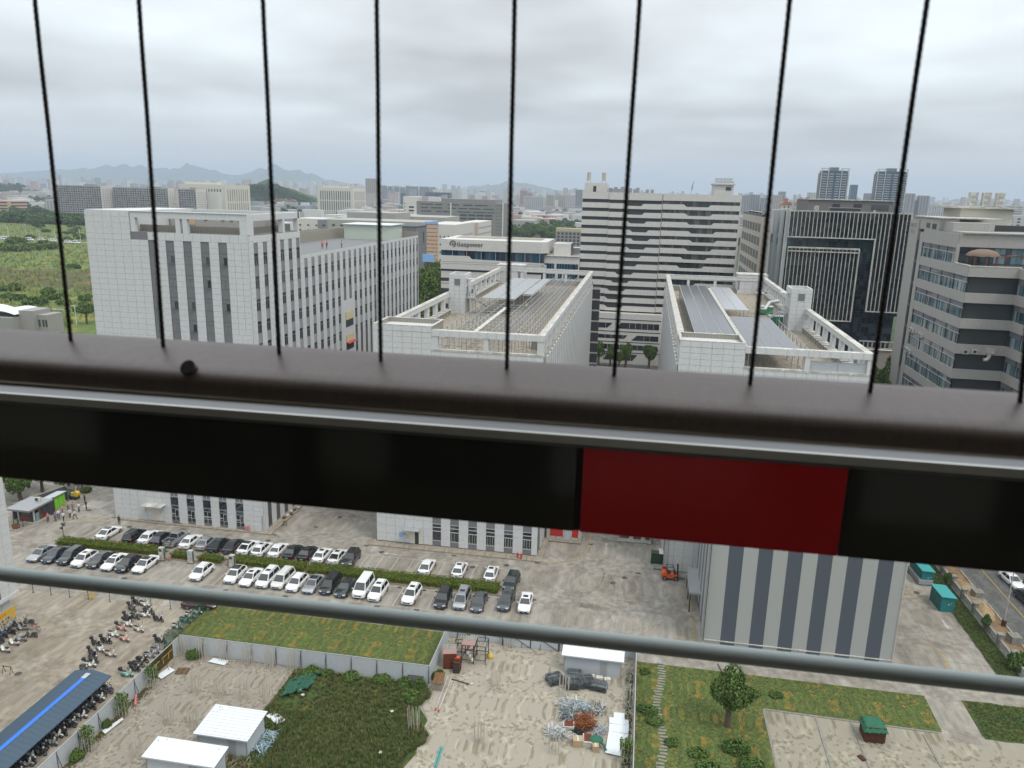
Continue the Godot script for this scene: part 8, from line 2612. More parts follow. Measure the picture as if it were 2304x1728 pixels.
	bale("bundle of dark grey mesh, leftmost before the grey shed", -7.4, -80.6, 1.7, 1.5, 0.85, 0.6, gl)
	bale("bundle of grey mesh leaning behind the rebar before the grey shed", -5.3, -80.2, 1.5, 1.7, 0.95, 0.2, gl)
	bale("bundle of grey mesh, third before the grey shed", -3.7, -80.8, 1.5, 1.7, 0.9, 0.3, gl)
	bale("bundle of grey mesh, rightmost before the grey shed", -2.2, -80.3, 1.7, 1.3, 0.75, -0.15, gl)
	bale("bundle of thin grey bars at the foot of the grey shed", -5.2, -82.1, 1.6, 1.2, 0.7, 0.1, gl)
	for k in 3:
		var o := thing("cream_box", "cream box under the wall of the grey shed, %s of three" % ["left", "middle", "right"][k], "box", Vector3(-3.2 + 0.95 * k, -0.02, -81.9 + 0.1 * k), 0.1 * k, "cream boxes by the grey shed")
		bx("carton", o, Vector3(0, 0.3, 0), Vector3(0.7, 0.6, 0.6), M.cream)
		bx("flap", o, Vector3(0.1, 0.62, 0.1), Vector3(0.6, 0.03, 0.4), M.white_cap)
	bundle("tangled heap of bright white metal frames", -5.4, -76.3, 1.8, 1.4, 0.9, 210, wh, 0.5)
	bundle("heap of pale grey wire mesh in the scrap", -3.7, -76.5, 1.5, 1.2, 0.7, 170, [Color(0.40, 0.46, 0.47), Color(0.30, 0.36, 0.37)], 0.2)
	bundle("heap of mixed metal bits with ochre straw in the scrap", -2.2, -76.4, 1.6, 1.6, 0.7, 190, wh + [Color(0.30, 0.22, 0.10), Color(0.08, 0.07, 0.07)], 0.5)
	bundle("bundles of bent grey channel strips in the scrap", -5.0, -74.6, 2.0, 1.3, 0.8, 150, gl + wh, 0.1)
	bundle("rounded heap of rusty orange bars in the middle of the scrap", -3.3, -73.6, 1.9, 2.0, 1.2, 260, ru, 0.25)
	bundle("bundle of white wire racks at the lower left of the scrap", -6.3, -71.5, 1.5, 1.3, 0.9, 200, wh, 0.15)
	bundle("loose pale mesh sheet right of the rusty heap", -1.8, -73.0, 1.2, 1.4, 0.5, 110, [Color(0.42, 0.45, 0.46), Color(0.30, 0.32, 0.33)], 0.1)
	bundle("small black heap in front of the rusty bars", -4.0, -72.1, 1.2, 0.8, 0.45, 70, [Color(0.02, 0.02, 0.02), Color(0.05, 0.05, 0.05)], 0.3)
	for p in [[-5.0, -72.7, 1.2, 1.0, M.rust, "rust-filled white tray left of the rusty heap"], [-2.8, -70.9, 1.0, 1.4, M.rust, "torn white sack spilling rust at the bottom of the scrap"]]:
		var o := thing("rust_tray", p[5], "tray", Vector3(p[0], -0.02, p[1]), 0.1)
		bx("base", o, Vector3(0, 0.3, 0), Vector3(p[2], 0.6, p[3]), M.white_cap)
		bx("rust_fill", o, Vector3(0.03, 0.62, -0.04), Vector3(p[2] * 0.8, 0.10, p[3] * 0.8), p[4])
	var wf := thing("white_rack", "white slatted rack leaning below the rust tray", "rack", Vector3(-4.6, 0.2, -71.0), -0.6)
	for k in 5:
		bx("bar", wf, Vector3(0, 0.2 + 0.08 * k, -0.6 + 0.3 * k), Vector3(1.1, 0.06, 0.08), M.white_cap)
	for x in [-0.5, 0.0, 0.5]:
		bx("stile", wf, Vector3(x, 0.36, 0), Vector3(0.08, 0.06, 1.4), M.white_cap, Basis(Vector3.RIGHT, -0.26))
	for p in [[-3.8, -70.4, 1.0, 0.8, 0.9, "large brown carton at the bottom of the scrap"], [-1.9, -69.9, 0.65, 0.7, 0.6, "small brown carton under the green cloth"]]:
		var o := thing("carton", p[5], "box", Vector3(p[0], -0.02, p[1]), 0.15)
		bx("box", o, Vector3(0, p[3] / 2, 0), Vector3(p[2], p[3], p[4]), mat("card", 0.36, 0.27, 0.17, 0.85))
		bx("tape", o, Vector3(0, p[3] + 0.005, 0), Vector3(0.12, 0.012, p[4]), M.cream)
	var gc := thing("green_cloth", "dark green cloth draped over cartons at the right of the scrap", "cloth", Vector3(-1.9, 0.5, -70.8))
	var gg := Geo.new()
	gg.loft([[0, 0.75], [0.2, 0.72], [0.34, 0.4], [0.38, 0.05]].map(func(e): return ringxz(e[0], e[1], 11)), true, true)
	put("cloth", gg, M.net_green, gc)
	rod("trailing_end", gc, Vector3(0.6, 0.1, 0.3), Vector3(1.1, -0.35, 0.9), 0.12, M.net_green)
	var bp := bundle("heap of pale blue and white plastic strips beside the ribbed shed", -35.6, -64.0, 1.4, 3.0, 0.6, 150, [Color(0.20, 0.36, 0.46), Color(0.55, 0.62, 0.65), Color(0.35, 0.50, 0.56)], 0.4)
	bp.name = "plastic_heap"
	bundle("brown heap of sticks below the ribbed shed", -36.9, -60.0, 3.0, 2.0, 0.5, 130, [Color(0.16, 0.11, 0.07), Color(0.22, 0.17, 0.11), Color(0.34, 0.30, 0.22)], 0.2)
	var tp := Geo.new()      # teal netting crumpled on the weeds
	var nz := noise(21, 0.7, 3)
	var rings := []
	for i in 16:
		var r := PackedVector3Array()
		for j in 16:
			var u := i / 15.0 - 0.5
			var v := j / 15.0 - 0.5
			r.append(Vector3(u * 2.6 + 0.5 * nz.get_noise_2d(v * 9, 3), 0.18 + 0.25 * nz.get_noise_2d(u * 14, v * 14), v * 3.6 + u * -2.2 + 0.6 * nz.get_noise_2d(u * 9, 8)))
		rings.append(r)
	tp.loft(rings, false, false)
	var to := put("teal_net", tp, mat("teal_net", 0.03, 0.24, 0.20, 0.8, 0.0, T.rust, 0.8))
	to.position = Vector3(-36.1, 0.25, -73.8)
	tag(to, "crumpled teal green netting on the weeds", "netting")
	for p in [[-35.6, -72.6], [-36.6, -74.6], [-24.3, -71.2], [-23.4, -64.8], [-36.9, -72.0], [-35.0, -71.9], [-16.9, -78.2], [-18.2, -79.5]]:
		var o := bx("litter_scrap", self, Vector3(p[0], 0.35 if p[0] < -22 else 0.04, p[1]), Vector3(0.35, 0.08, 0.3), M.white_cap, Basis(Vector3.UP, p[0]))
		tag(o, "small scrap of white litter on the site ground", "litter", "scraps of white litter on the site")
func right_side() -> void:
	for b in [[44.9, -109.9, 1.85, 3.6, "teal sheet-metal kiosk standing free, nearer of the two", 3.4], [44.7, -118.3, 1.7, 4.6, "teal sheet-metal kiosk with a dented lower half, farther of the two", 3.0]]:
		var o := thing("teal_kiosk", b[4], "kiosk", Vector3(b[0], -0.08, b[1]), 0.06, "teal kiosks behind the striped warehouse")
		bx("wall", o, Vector3(0, 1.1, 0), Vector3(b[2], 2.2, b[3]), M.teal)
		bx("roof", o, Vector3(0, 2.28, 0), Vector3(b[2] + 0.25, 0.10, b[3] + 0.35), M.teal_roof, Basis(Vector3.BACK, -0.06))
		for k in 5:
			bx("seam", o, Vector3(-b[2] / 2 - 0.01, 1.1, -b[3] / 2 + b[3] * (k + 0.5) / 5.0), Vector3(0.03, 2.1, 0.05), M.net_green)
		bx("white_mark", o, Vector3(0.1, 1.15, b[3] / 2 + 0.01), Vector3(0.14, 0.22, 0.015), M.white_cap)
		bx("white_mark", o, Vector3(0.42, 1.3, b[3] / 2 + 0.01), Vector3(0.2, 0.07, 0.015), M.white_cap, Basis(Vector3.BACK, 0.6))
		if b[1] < -115: bx("dented_sheet", o, Vector3(-0.2, 0.5, 0.1), Vector3(b[2] + 0.3, 0.7, b[3] + 0.2), M.louvre)
	var o := thing("perimeter_wall", "low whitewashed perimeter wall with grey stone pillars along the road", "wall", Vector3(48.6, 0, -108))
	for k in 9:
		var z := 24.0 - 4.05 * k - 4.0
		bx("pillar", o, Vector3(0, 0.85, z), Vector3(0.62, 1.7, 0.62), M.stone)
		bx("pillar_cap", o, Vector3(0, 1.74, z), Vector3(0.8, 0.12, 0.8), M.stone)
		bx("wall_panel", o, Vector3(0, 0.5, z - 2.03), Vector3(0.24, 1.0, 3.4), M.white_cap)
		bx("coping", o, Vector3(0, 1.04, z - 2.03), Vector3(0.36, 0.1, 3.4), M.stone)
		bx("footing", o, Vector3(-0.15, 0.08, z - 2.03), Vector3(0.5, 0.24, 3.43), M.stone)
	for p in [[50.2, -116.2, 1.2, 2.8, 0.7, M.sand, "sand heap behind the wall, farther of the two big ones"], [50.3, -110.0, 1.3, 3.6, 0.8, M.sand, "sand heap behind the wall beside the brick stack"], [50.3, -119.8, 1.0, 1.6, 0.5, M.soil, "reddish rubble heap behind the wall"], [51.2, -112.4, 0.7, 1.5, 0.35, M.stone, "grey gravel heap at the road's edge"], [51.4, -116.8, 0.6, 1.2, 0.3, M.stone, "farther grey gravel heap at the road's edge"]]:
		var g := Geo.new()
		var nz := noise(int(-p[1]), 0.6, 3)
		var rings := []
		for i in 8:
			var r := PackedVector3Array()
			for j in 18:
				var a := TAU * j / 18
				var rad := (1.0 - i / 7.0) * (1.0 + 0.25 * nz.get_noise_2d(cos(a) * 3, sin(a) * 3))
				r.append(Vector3(cos(a) * rad * p[2], p[4] * (1.0 - pow(1.0 - i / 7.0, 1.6)) + 0.08 * nz.get_noise_2d(i * 3, j), -sin(a) * rad * p[3]))
			rings.append(r)
		g.loft(rings, true, false)
		var h := put("heap", g, p[5])
		h.position = Vector3(p[0], 0.0, p[1])
		tag(h, p[6], "heap", "heaps behind the perimeter wall")
	for s in [[51.0, -113.6, "stack of grey paving blocks wrapped at the road's edge, farther"], [51.0, -101.6, "stack of grey paving blocks by the wall, nearer"]]:
		var st := thing("block_stack", s[2], "block stack", Vector3(s[0], 0.0, s[1]), 0.1, "stacks of paving blocks")
		for y in 3:
			for i in 3:
				for j in 3:
					bx("block", st, Vector3(-0.45 + 0.45 * i, 0.18 + 0.34 * y, -0.5 + 0.5 * j), Vector3(0.42, 0.32, 0.47), M.stone)
	var rb := thing("red_brick_stack", "small stack of red bricks behind the wall at the right edge", "brick stack", Vector3(51.4, 0.0, -98.2))
	for y in 4:
		for i in 3:
			bx("brick", rb, Vector3(0, 0.12 + 0.2 * y, -0.5 + 0.45 * i), Vector3(0.6, 0.18, 0.42), M.rust)
	for k in 7:
		var g := Geo.new()
		g.lohi(51.6, 51.85, -0.1, 0.14, -122 + 5.2 * k, -117.2 + 5.2 * k)
		struct("road_kerb", g, M.kerb)
	var l := thing("street_lamp", "slim white street lamp with a short arm beside the road", "street lamp", Vector3(51.4, 0.0, -105.7))
	var g := Geo.new()
	g.cyl(Vector3.ZERO, Vector3(0, 8.6, 0), 0.10, 0.06, 10)
	put("pole", g, M.white_cap, l)
	bx("base", l, Vector3(0, 0.4, 0), Vector3(0.45, 0.9, 0.45), M.brown_box)
	rod("arm", l, Vector3(0, 8.2, 0), Vector3(1.6, 8.7, 0.1), 0.05, M.white_cap)
	bx("lamp_head", l, Vector3(1.9, 8.75, 0.1), Vector3(0.8, 0.10, 0.28), M.white_cap)
	var s := thing("net_covered_crate", "dark red-brown slatted crate heaped under a dark green net on the old slab", "crate", Vector3(27.2, 0.0, -77.9), 0.05)
	for k in 8:
		bx("slat", s, Vector3(0, 0.2 + 0.22 * k, 0.92), Vector3(2.1, 0.19, 0.06), M.brown_box)
		bx("slat", s, Vector3(-1.02, 0.2 + 0.22 * k, 0), Vector3(0.06, 0.19, 1.8), M.brown_box)
		bx("slat", s, Vector3(1.02, 0.2 + 0.22 * k, 0), Vector3(0.06, 0.19, 1.8), M.brown_box)
	bx("core", s, Vector3(0, 0.95, 0), Vector3(1.96, 1.7, 1.76), M.dark_slit)
	for x in [-0.8, 0.0, 0.8]: bx("bearer", s, Vector3(x, 0.05, 0), Vector3(0.15, 0.1, 2.0), M.brown_box)
	g = Geo.new()
	var nz2 := noise(33, 0.9, 3)
	var rg := []
	for i in 14:
		var r := PackedVector3Array()
		for j in 14:
			var u := i / 13.0 - 0.5
			var v := j / 13.0 - 0.5
			var ed := maxf(absf(u), absf(v)) * 2.0
			r.append(Vector3(v * 2.5, 1.95 - 0.6 * smoothstep(0.75, 1.0, ed) + 0.22 * nz2.get_noise_2d(u * 9, v * 9), u * 2.3))
		rg.append(r)
	g.loft(rg, false, false)
	put("net", g, M.net_green, s)
	var br := thing("small_brick", "single brown block lying on the old slab", "block", Vector3(25.3, 0.0, -74.2), 0.5)
	bx("block", br, Vector3(0, 0.08, 0), Vector3(0.5, 0.14, 0.8), M.brown_box)
	for p in [[35.2, -72.2, 2.2, M.rust, "flat rusty sheet at the bottom right"], [39.6, -72.4, 1.8, M.rust, "second flat rusty sheet at the bottom right"], [37.6, -71.2, 2.4, M.white_cap, "white heap of sheeting at the bottom right"]]:
		var o2 := thing("sheet_heap", p[4], "sheet", Vector3(p[0], 0.0, p[1]), p[0])
		for k in 3:
			bx("sheet", o2, Vector3(0.1 * k, 0.06 + 0.09 * k, -0.1 * k), Vector3(p[2], 0.04, 1.3), p[3], Basis(Vector3.UP, 0.25 * k) * Basis(Vector3.BACK, 0.06 * k))
	for k in 46:      # stepping stones across the lawn
		var z := -86.9 + 0.52 * k
		var o3 := bx("stepping_stone", self, Vector3(4.75 + 0.35 * sin(z * 0.5) + 0.1 * sin(k * 2.7), 0.045, z), Vector3(0.85, 0.06, 0.26), M.stone, Basis(Vector3.UP, 0.12 * sin(k * 1.3)))
		o3.set_meta("kind", "structure")
func hedge(label: String, x0: float, x1: float, z0: float, z1: float) -> void:
	var o := thing("hedge", label, "hedge", Vector3((x0 + x1) / 2, -0.08, (z0 + z1) / 2), 0.0, "clipped hedges between the two rows of cars")
	var w := (x1 - x0) / 2
	var d := (z1 - z0) / 2
	bx("earth", o, Vector3(0, 0.12, 0), Vector3(w * 2 - 0.1, 0.24, d * 2 - 0.1), M.soil)
	bx("stems", o, Vector3(0, 0.45, 0), Vector3(w * 2 - 0.4, 0.55, d * 2 - 0.4), M.lawn_dark)
	var g := Geo.new()
	var n := int((x1 - x0) * (z1 - z0 + 2.2) * 62)
	for k in n:
		var p := Vector3(rng.randf_range(-w, w), 0, rng.randf_range(-d, d))
		var edge := rng.randf()
		if edge < 0.34: p.z = d * signf(rng.randf() - 0.4) * rng.randf_range(0.93, 1.02)
		elif edge < 0.38: p.x = w * signf(rng.randf() - 0.5) * rng.randf_range(0.98, 1.01)
		p.y = rng.randf_range(0.78, 1.0) if edge > 0.38 else rng.randf_range(0.18, 0.98)
		p.y += 0.08 * sin(p.x * 1.9 + p.z) * sin(p.x * 0.7)
		var t := tone(0.085, 0.125, 0.016)
		if rng.randf() < 0.07: t = Color(0.22, 0.10, 0.02)
		leaf(g, p, Vector3(0, 1, 0) if edge > 0.38 else Vector3(0, 0.4, signf(p.z)), rng.randf_range(0.06, 0.13), t)
	put("foliage", g, M.leaf, o)
	var kb := Geo.new()
	kb.lohi(-w - 0.2, w + 0.2, 0, 0.16, d + 0.02, d + 0.16)
	kb.lohi(-w - 0.2, w + 0.2, 0, 0.16, -d - 0.16, -d - 0.02)
	put("kerb", kb, M.kerb, o)
func tufts(called: String, label: String, n: int, area: Callable, s0: float, s1: float, pal: Array, blades: int) -> void:
	var g := Geo.new()
	for k in blades:
		var a := rng.randf() * TAU
		var b := Vector3(cos(a), 0, sin(a)) * rng.randf_range(0.02, 0.30)
		var tip := b * 2.4 + Vector3(0, rng.randf_range(0.5, 1.0), 0)
		var sd := Vector3(-sin(a), 0, cos(a)) * 0.09
		g.tri(b - sd, b + sd, tip)
	var mm := MultiMesh.new()
	mm.transform_format = MultiMesh.TRANSFORM_3D
	mm.use_colors = true
	mm.mesh = g.mesh()
	mm.instance_count = n
	for k in n:
		var p: Vector3 = area.call()
		var s := rng.randf_range(s0, s1)
		mm.set_instance_transform(k, Transform3D(Basis(Vector3.UP, rng.randf() * TAU).scaled(Vector3(s, s * rng.randf_range(0.7, 1.3), s)), p))
		var c: Color = pal[rng.randi() % pal.size()]
		var v := rng.randf_range(0.75, 1.25)
		mm.set_instance_color(k, Color(c.r * v, c.g * v, c.b * v))
	var o := MultiMeshInstance3D.new()
	o.name = called
	o.multimesh = mm
	o.material_override = M.leaf
	add_child(o)
	tag(o, label, "grass", "", "stuff")
func greenery() -> void:
	hedge("long clipped hedge at the left, behind the first group of cars", -89.0, -71.0, -101.5, -99.5)
	hedge("short clipped hedge between the first and second charging posts", -69.2, -66.3, -100.9, -99.3)
	hedge("short clipped hedge between the second and third charging posts", -64.6, -60.7, -100.9, -99.2)
	hedge("medium clipped hedge right of the third charging post", -59.6, -47.5, -101.6, -99.4)
	hedge("longest clipped hedge running to the right end of the car park", -46.9, -17.9, -101.6, -99.2)
	var nz := noise(55, 0.12, 3)
	var weeds := [Color(0.12, 0.165, 0.05), Color(0.15, 0.185, 0.06), Color(0.10, 0.14, 0.045), Color(0.22, 0.21, 0.095)]
	var dry := [Color(0.19, 0.17, 0.075), Color(0.14, 0.14, 0.055), Color(0.11, 0.13, 0.045)]
	var edge := func(z: float) -> float: return -21.9 + 1.7 * smoothstep(-75.0, -68.0, z) - 2.6 * smoothstep(-66.0, -56.0, z) + 0.8 * sin(z * 0.9)
	var inweeds := func() -> Vector3:
		while true:
			var z := rng.randf_range(-76.9, -53.0)
			var x := rng.randf_range(-38.1, -19.5)
			if x > edge.call(z): continue
			if z < -69.5 and x < -33.6 and x > -37.6 and rng.randf() < 0.7: continue
			if z > -68.5 and x < -34.6 and rng.randf() < 0.75: continue
			return Vector3(x, 0.0, z)
		return Vector3.ZERO
	var inlow := func() -> Vector3:
		while true:
			var p: Vector3 = inweeds.call()
			if p.z > -69.5 + 3.0 * nz.get_noise_2d(p.x * 4, p.z * 4) or (p.x > -27 and p.z > -76.0 and nz.get_noise_2d(p.x * 2, p.z * 2) > 0.1): return p
		return Vector3.ZERO
	tufts("weeds", "tall green weeds covering the middle of the building site", 9000, inlow, 0.30, 0.62, weeds, 18)
	tufts("dry_weeds", "yellowish dry grass among the weeds below the hoarding", 6500, inweeds, 0.25, 0.48, dry + weeds.slice(0, 2), 14)
	var lawn := func() -> Vector3: return Vector3(rng.randf_range(-55.5, -22.4), 0.03, rng.randf_range(-88.0, -77.7))
	tufts("lawn_grass", "short grass of the mown lawn", 7000, lawn, 0.06, 0.13, [Color(0.20, 0.21, 0.08), Color(0.23, 0.22, 0.09), Color(0.17, 0.19, 0.07)], 12)
	var rl := func() -> Vector3:
		while true:
			var p := Vector3(rng.randf_range(2.3, 35.0), 0.02, rng.randf_range(-86.6, -55.0))
			if p.x > 15.8 and p.z > -80.7: continue
			if absf(p.x - 4.8) < 0.8: continue
			return p
		return Vector3.ZERO
	tufts("side_grass", "grass of the lawn with stepping stones", 8000, rl, 0.06, 0.16, [Color(0.16, 0.185, 0.065), Color(0.19, 0.20, 0.08), Color(0.13, 0.165, 0.055)], 12)
	var vg := func() -> Vector3: return Vector3(rng.randf_range(45.8, 48.2), 0.02, rng.randf_range(-125.0, -92.6)) if rng.randf() < 0.7 else Vector3(rng.randf_range(39.6, 49.8), 0.02, rng.randf_range(-86.6, -80.3))
	tufts("verge_grass", "rough grass and creepers along the perimeter wall", 5000, vg, 0.12, 0.30, weeds, 14)
	var ms := func() -> Vector3: return Vector3(-53.2 + absf(rng.randfn()) * 0.45, -0.02, rng.randf_range(-70.0, -45.0)) if rng.randf() < 0.7 else Vector3(rng.randf_range(0.9, 1.7), -0.02, rng.randf_range(-84.0, -60.0))
	tufts("mossy_edge", "moss and weeds along the foot of the hoardings", 2200, ms, 0.10, 0.28, weeds + dry, 12)
	var i := 0
	for p in [[3.4, -77.2, 2.6, 0.8], [4.0, -75.6, 2.2, 0.7], [6.0, -72.6, 1.8, 0.7], [8.6, -71.6, 2.4, 0.8], [9.6, -69.6, 2.6, 0.9], [3.0, -84.6, 1.6, 0.6], [12.6, -72.6, 3.2, 1.4], [13.6, -70.2, 3.0, 1.5], [8.0, -67.5, 2.4, 0.9], [15.0, -82.9, 2.6, 1.0], [18.2, -83.2, 1.8, 0.7]]:
		bush("low dark weed clump on the stepping-stone lawn", p[0], p[1], p[2], p[3], i, M.leaf_dark, "weed clumps on the side lawn")
		i += 1
	for p in [[-24.6, -76.3, 2.2, 1.2], [-22.6, -76.1, 1.8, 1.5], [-27.4, -76.4, 2.4, 1.1], [-31.0, -76.6, 2.6, 1.0], [-36.0, -76.4, 2.4, 1.2], [-34.0, -76.6, 1.6, 0.8], [-23.0, -74.0, 2.6, 1.2], [-21.3, -78.4, 1.2, 1.0], [-51.2, -76.2, 1.9, 1.5], [-53.0, -63.2, 1.2, 1.3], [-52.8, -58.3, 1.6, 1.5], [-21.0, -79.3, 1.0, 0.9]]:
		bush("dark green bush against the white hoarding on the building site", p[0], p[1], p[2], p[3], i, M.leaf, "bushes along the site hoardings")
		i += 1
	tree("slim dark green tree on the stepping-stone lawn beside the old slab", 12.0, -76.6, 8.0, 2.5, 1, M.leaf_dark)
	tree("thin sapling against the perimeter wall", 48.0, -103.2, 3.0, 0.8, 2, M.leaf_dark)
	tree("sapling near the farther teal kiosk", 47.4, -115.5, 3.0, 0.6, 3, M.leaf_dark)
	bush("round dark bush on the verge at the right edge", 48.9, -95.2, 3.4, 3.0, 2, M.leaf_dark)
	var gi := 0
	for p in [[-106.6, -112.6, 6.5, 2.6], [-109.2, -115.2, 6.8, 2.8], [-112.5, -112.0, 6.2, 2.7], [-107.4, -118.6, 6.4, 2.6], [-111.5, -120.0, 6.6, 2.8], [-105.0, -122.4, 5.6, 2.3], [-103.6, -119.6, 3.6, 1.7], [-101.5, -121.6, 2.6, 1.5], [-103.2, -125.2, 4.6, 2.2], [-115.5, -116.6, 6.5, 2.8]]:
		tree("dark broad-leaved tree in the thicket behind the guard booth", p[0], p[1], p[2], p[3], gi, M.leaf_dark if gi < 6 else M.leaf, "trees behind the guard booth")
		gi += 1
	bush("bright green shrub beside the yellow sweeper", -101.2, -117.6, 2.6, 1.8, 1, M.leaf_bright)
	bush("reddish brown shrub beyond the yellow sweeper", -99.6, -120.4, 2.2, 1.4, 2, M.leaf_olive)
	gi = 0
	for p in [[-78.0, -262, 24.0, 7.0], [-71.6, -256, 21.5, 6.5], [-84.0, -298, 25.5, 8.0], [-79.0, -302, 24.5, 7.5], [-94.5, -352, 25.5, 7.5], [-100.5, -350, 24.0, 7.5], [-89.0, -335, 22.0, 7.0], [-74.0, -284, 20.0, 6.0], [-108.6, -400, 23.5, 6.0], [-121.0, -420, 23.5, 6.0]]:
		tree("big bright green tree in the gap beside the emblem office", p[0], p[1], p[2], p[3], gi, M.leaf_bright if gi % 3 != 1 else M.leaf, "big trees in the gap beside the emblem office")
		gi += 1
	gi = 0
	for p in [[-13.6, -258, 9.4, 2.4, "dark leafy tree at the left of the passage between the low factories"], [-9.6, -257, 7.8, 2.1, "light green tree second in the passage between the low factories"], [-4.4, -257, 9.6, 2.2, "tallest yellow-green tree in the passage between the low factories"], [-6.6, -256, 6.6, 1.8, "small yellow-green tree before the tallest in the passage"], [3.2, -257, 9.2, 2.8, "dense dark tree at the right of the passage between the low factories"]]:
		tree(p[4], p[0], p[1], p[2], p[3], gi + 1, M.leaf_bright if gi in [1, 2, 3] else M.leaf_dark)
		gi += 1
	for p in [[53.4, -186, 22.6, 2.8], [56.0, -185, 23.4, 3.0], [54.6, -180, 20.0, 2.6]]:
		tree("tall green tree squeezed between the solar factory and the grey office", p[0], p[1], p[2], p[3], gi, M.leaf, "trees between the solar factory and the grey office")
		gi += 1
	gi = 0
	for p in [[-160, -965], [-150, -955], [-152, -1010], [-151, -1075], [-138, -1060], [-123, -1030], [-170, -985], [-110, -925], [-128, -960], [-100, -940], [-142, -1120], [-160, -1110], [-118, -1100], [-95, -1000], [-132, -990], [-112, -985], [-176, -1040], [-105, -1060], [-146, -1400], [-130, -1340], [-120, -1380], [-152, -1300], [-98, -900], [-84, -845], [-150, -925], [-140, -905]]:
		tree("green tree in the wood behind the emblem office", p[0], p[1], rng.randf_range(13, 19), rng.randf_range(8, 12), gi, [M.leaf, M.leaf_dark, M.leaf_bright][gi % 3], "wood behind the emblem office")
		gi += 1
	tree("leafy roadside tree against the panelled factory's left edge", -221.3, -278, 9.6, 5.0, 2, M.leaf)
	tree("big dark spreading tree in the middle of the field", -717, -836, 17, 14, 3, M.leaf_dark)
	gi = 0
	for p in [[-863, -947, 11], [-854, -955, 9], [-852, -973, 10], [-867, -1009, 8], [-849, -1010, 13], [-713, -885, 9], [-673, -848, 8], [-625, -768, 8], [-620, -771, 9], [-546, -671, 11], [-556, -705, 9], [-562, -625, 17], [-602, -690, 9], [-544, -592, 9], [-505, -557, 15], [-498, -561, 12], [-515, -589, 11], [-497, -579, 17], [-497, -589, 13], [-373, -461, 8], [-329, -354, 7], [-324, -356, 9], [-277, -317, 10], [-285, -334, 8], [-281, -338, 6], [-267, -321, 6], [-267, -337, 8], [-301, -352, 7], [-296, -327, 8], [-304, -330, 7], [-640, -800, 10], [-660, -780, 9], [-580, -730, 12], [-600, -820, 14], [-575, -800, 10], [-690, -910, 16], [-650, -905, 14], [-545, -640, 8], [-520, -620, 9], [-530, -700, 10]]:
		bush("rounded green shrub in the overgrown field", p[0], p[1], p[2] * 1.25, p[2] * 0.5, gi, [M.leaf, M.leaf_dark, M.leaf_olive][gi % 3], "shrubs in the overgrown field")
		gi += 1
	var fg := func() -> Vector3:
		var z := rng.randf_range(-900, -270)
		return Vector3(z * rng.randf_range(0.70, 1.02) - 12.0, 0.0, z)
	tufts("field_grass", "rough tall grass of the field", 3000, fg, 1.2, 3.2, [Color(0.25, 0.28, 0.09), Color(0.30, 0.30, 0.11), Color(0.20, 0.25, 0.08)], 10)
	var lw := ["first", "second", "third", "fourth", "fifth"]
	gi = 0
	for p in [[-609, -671, 11.5], [-629, -716, 11.5], [-565, -659, 11.5], [-554, -666, 11.5], [-533, -673, 11.5]]:
		field_lamp("tall pale lamp post across the field, %s from the left" % lw[gi], p[0], p[1], p[2])
		gi += 1
	field_lamp("white lamp post by the roadside tree left of the panelled factory", -222.8, -274, 7.8)
func field_lamp(label: String, x: float, z: float, h: float) -> void:
	var l := thing("lamp_post", label, "street lamp", Vector3(x, 0, z), 0.0, "lamp posts by the field")
	var g := Geo.new()
	g.cyl(Vector3.ZERO, Vector3(0, h, 0), 0.22, 0.15, 8)
	put("pole", g, M.cream, l)
	bx("lamp_head", l, Vector3(-0.7, h, 0), Vector3(1.6, 0.16, 0.4), M.cream)
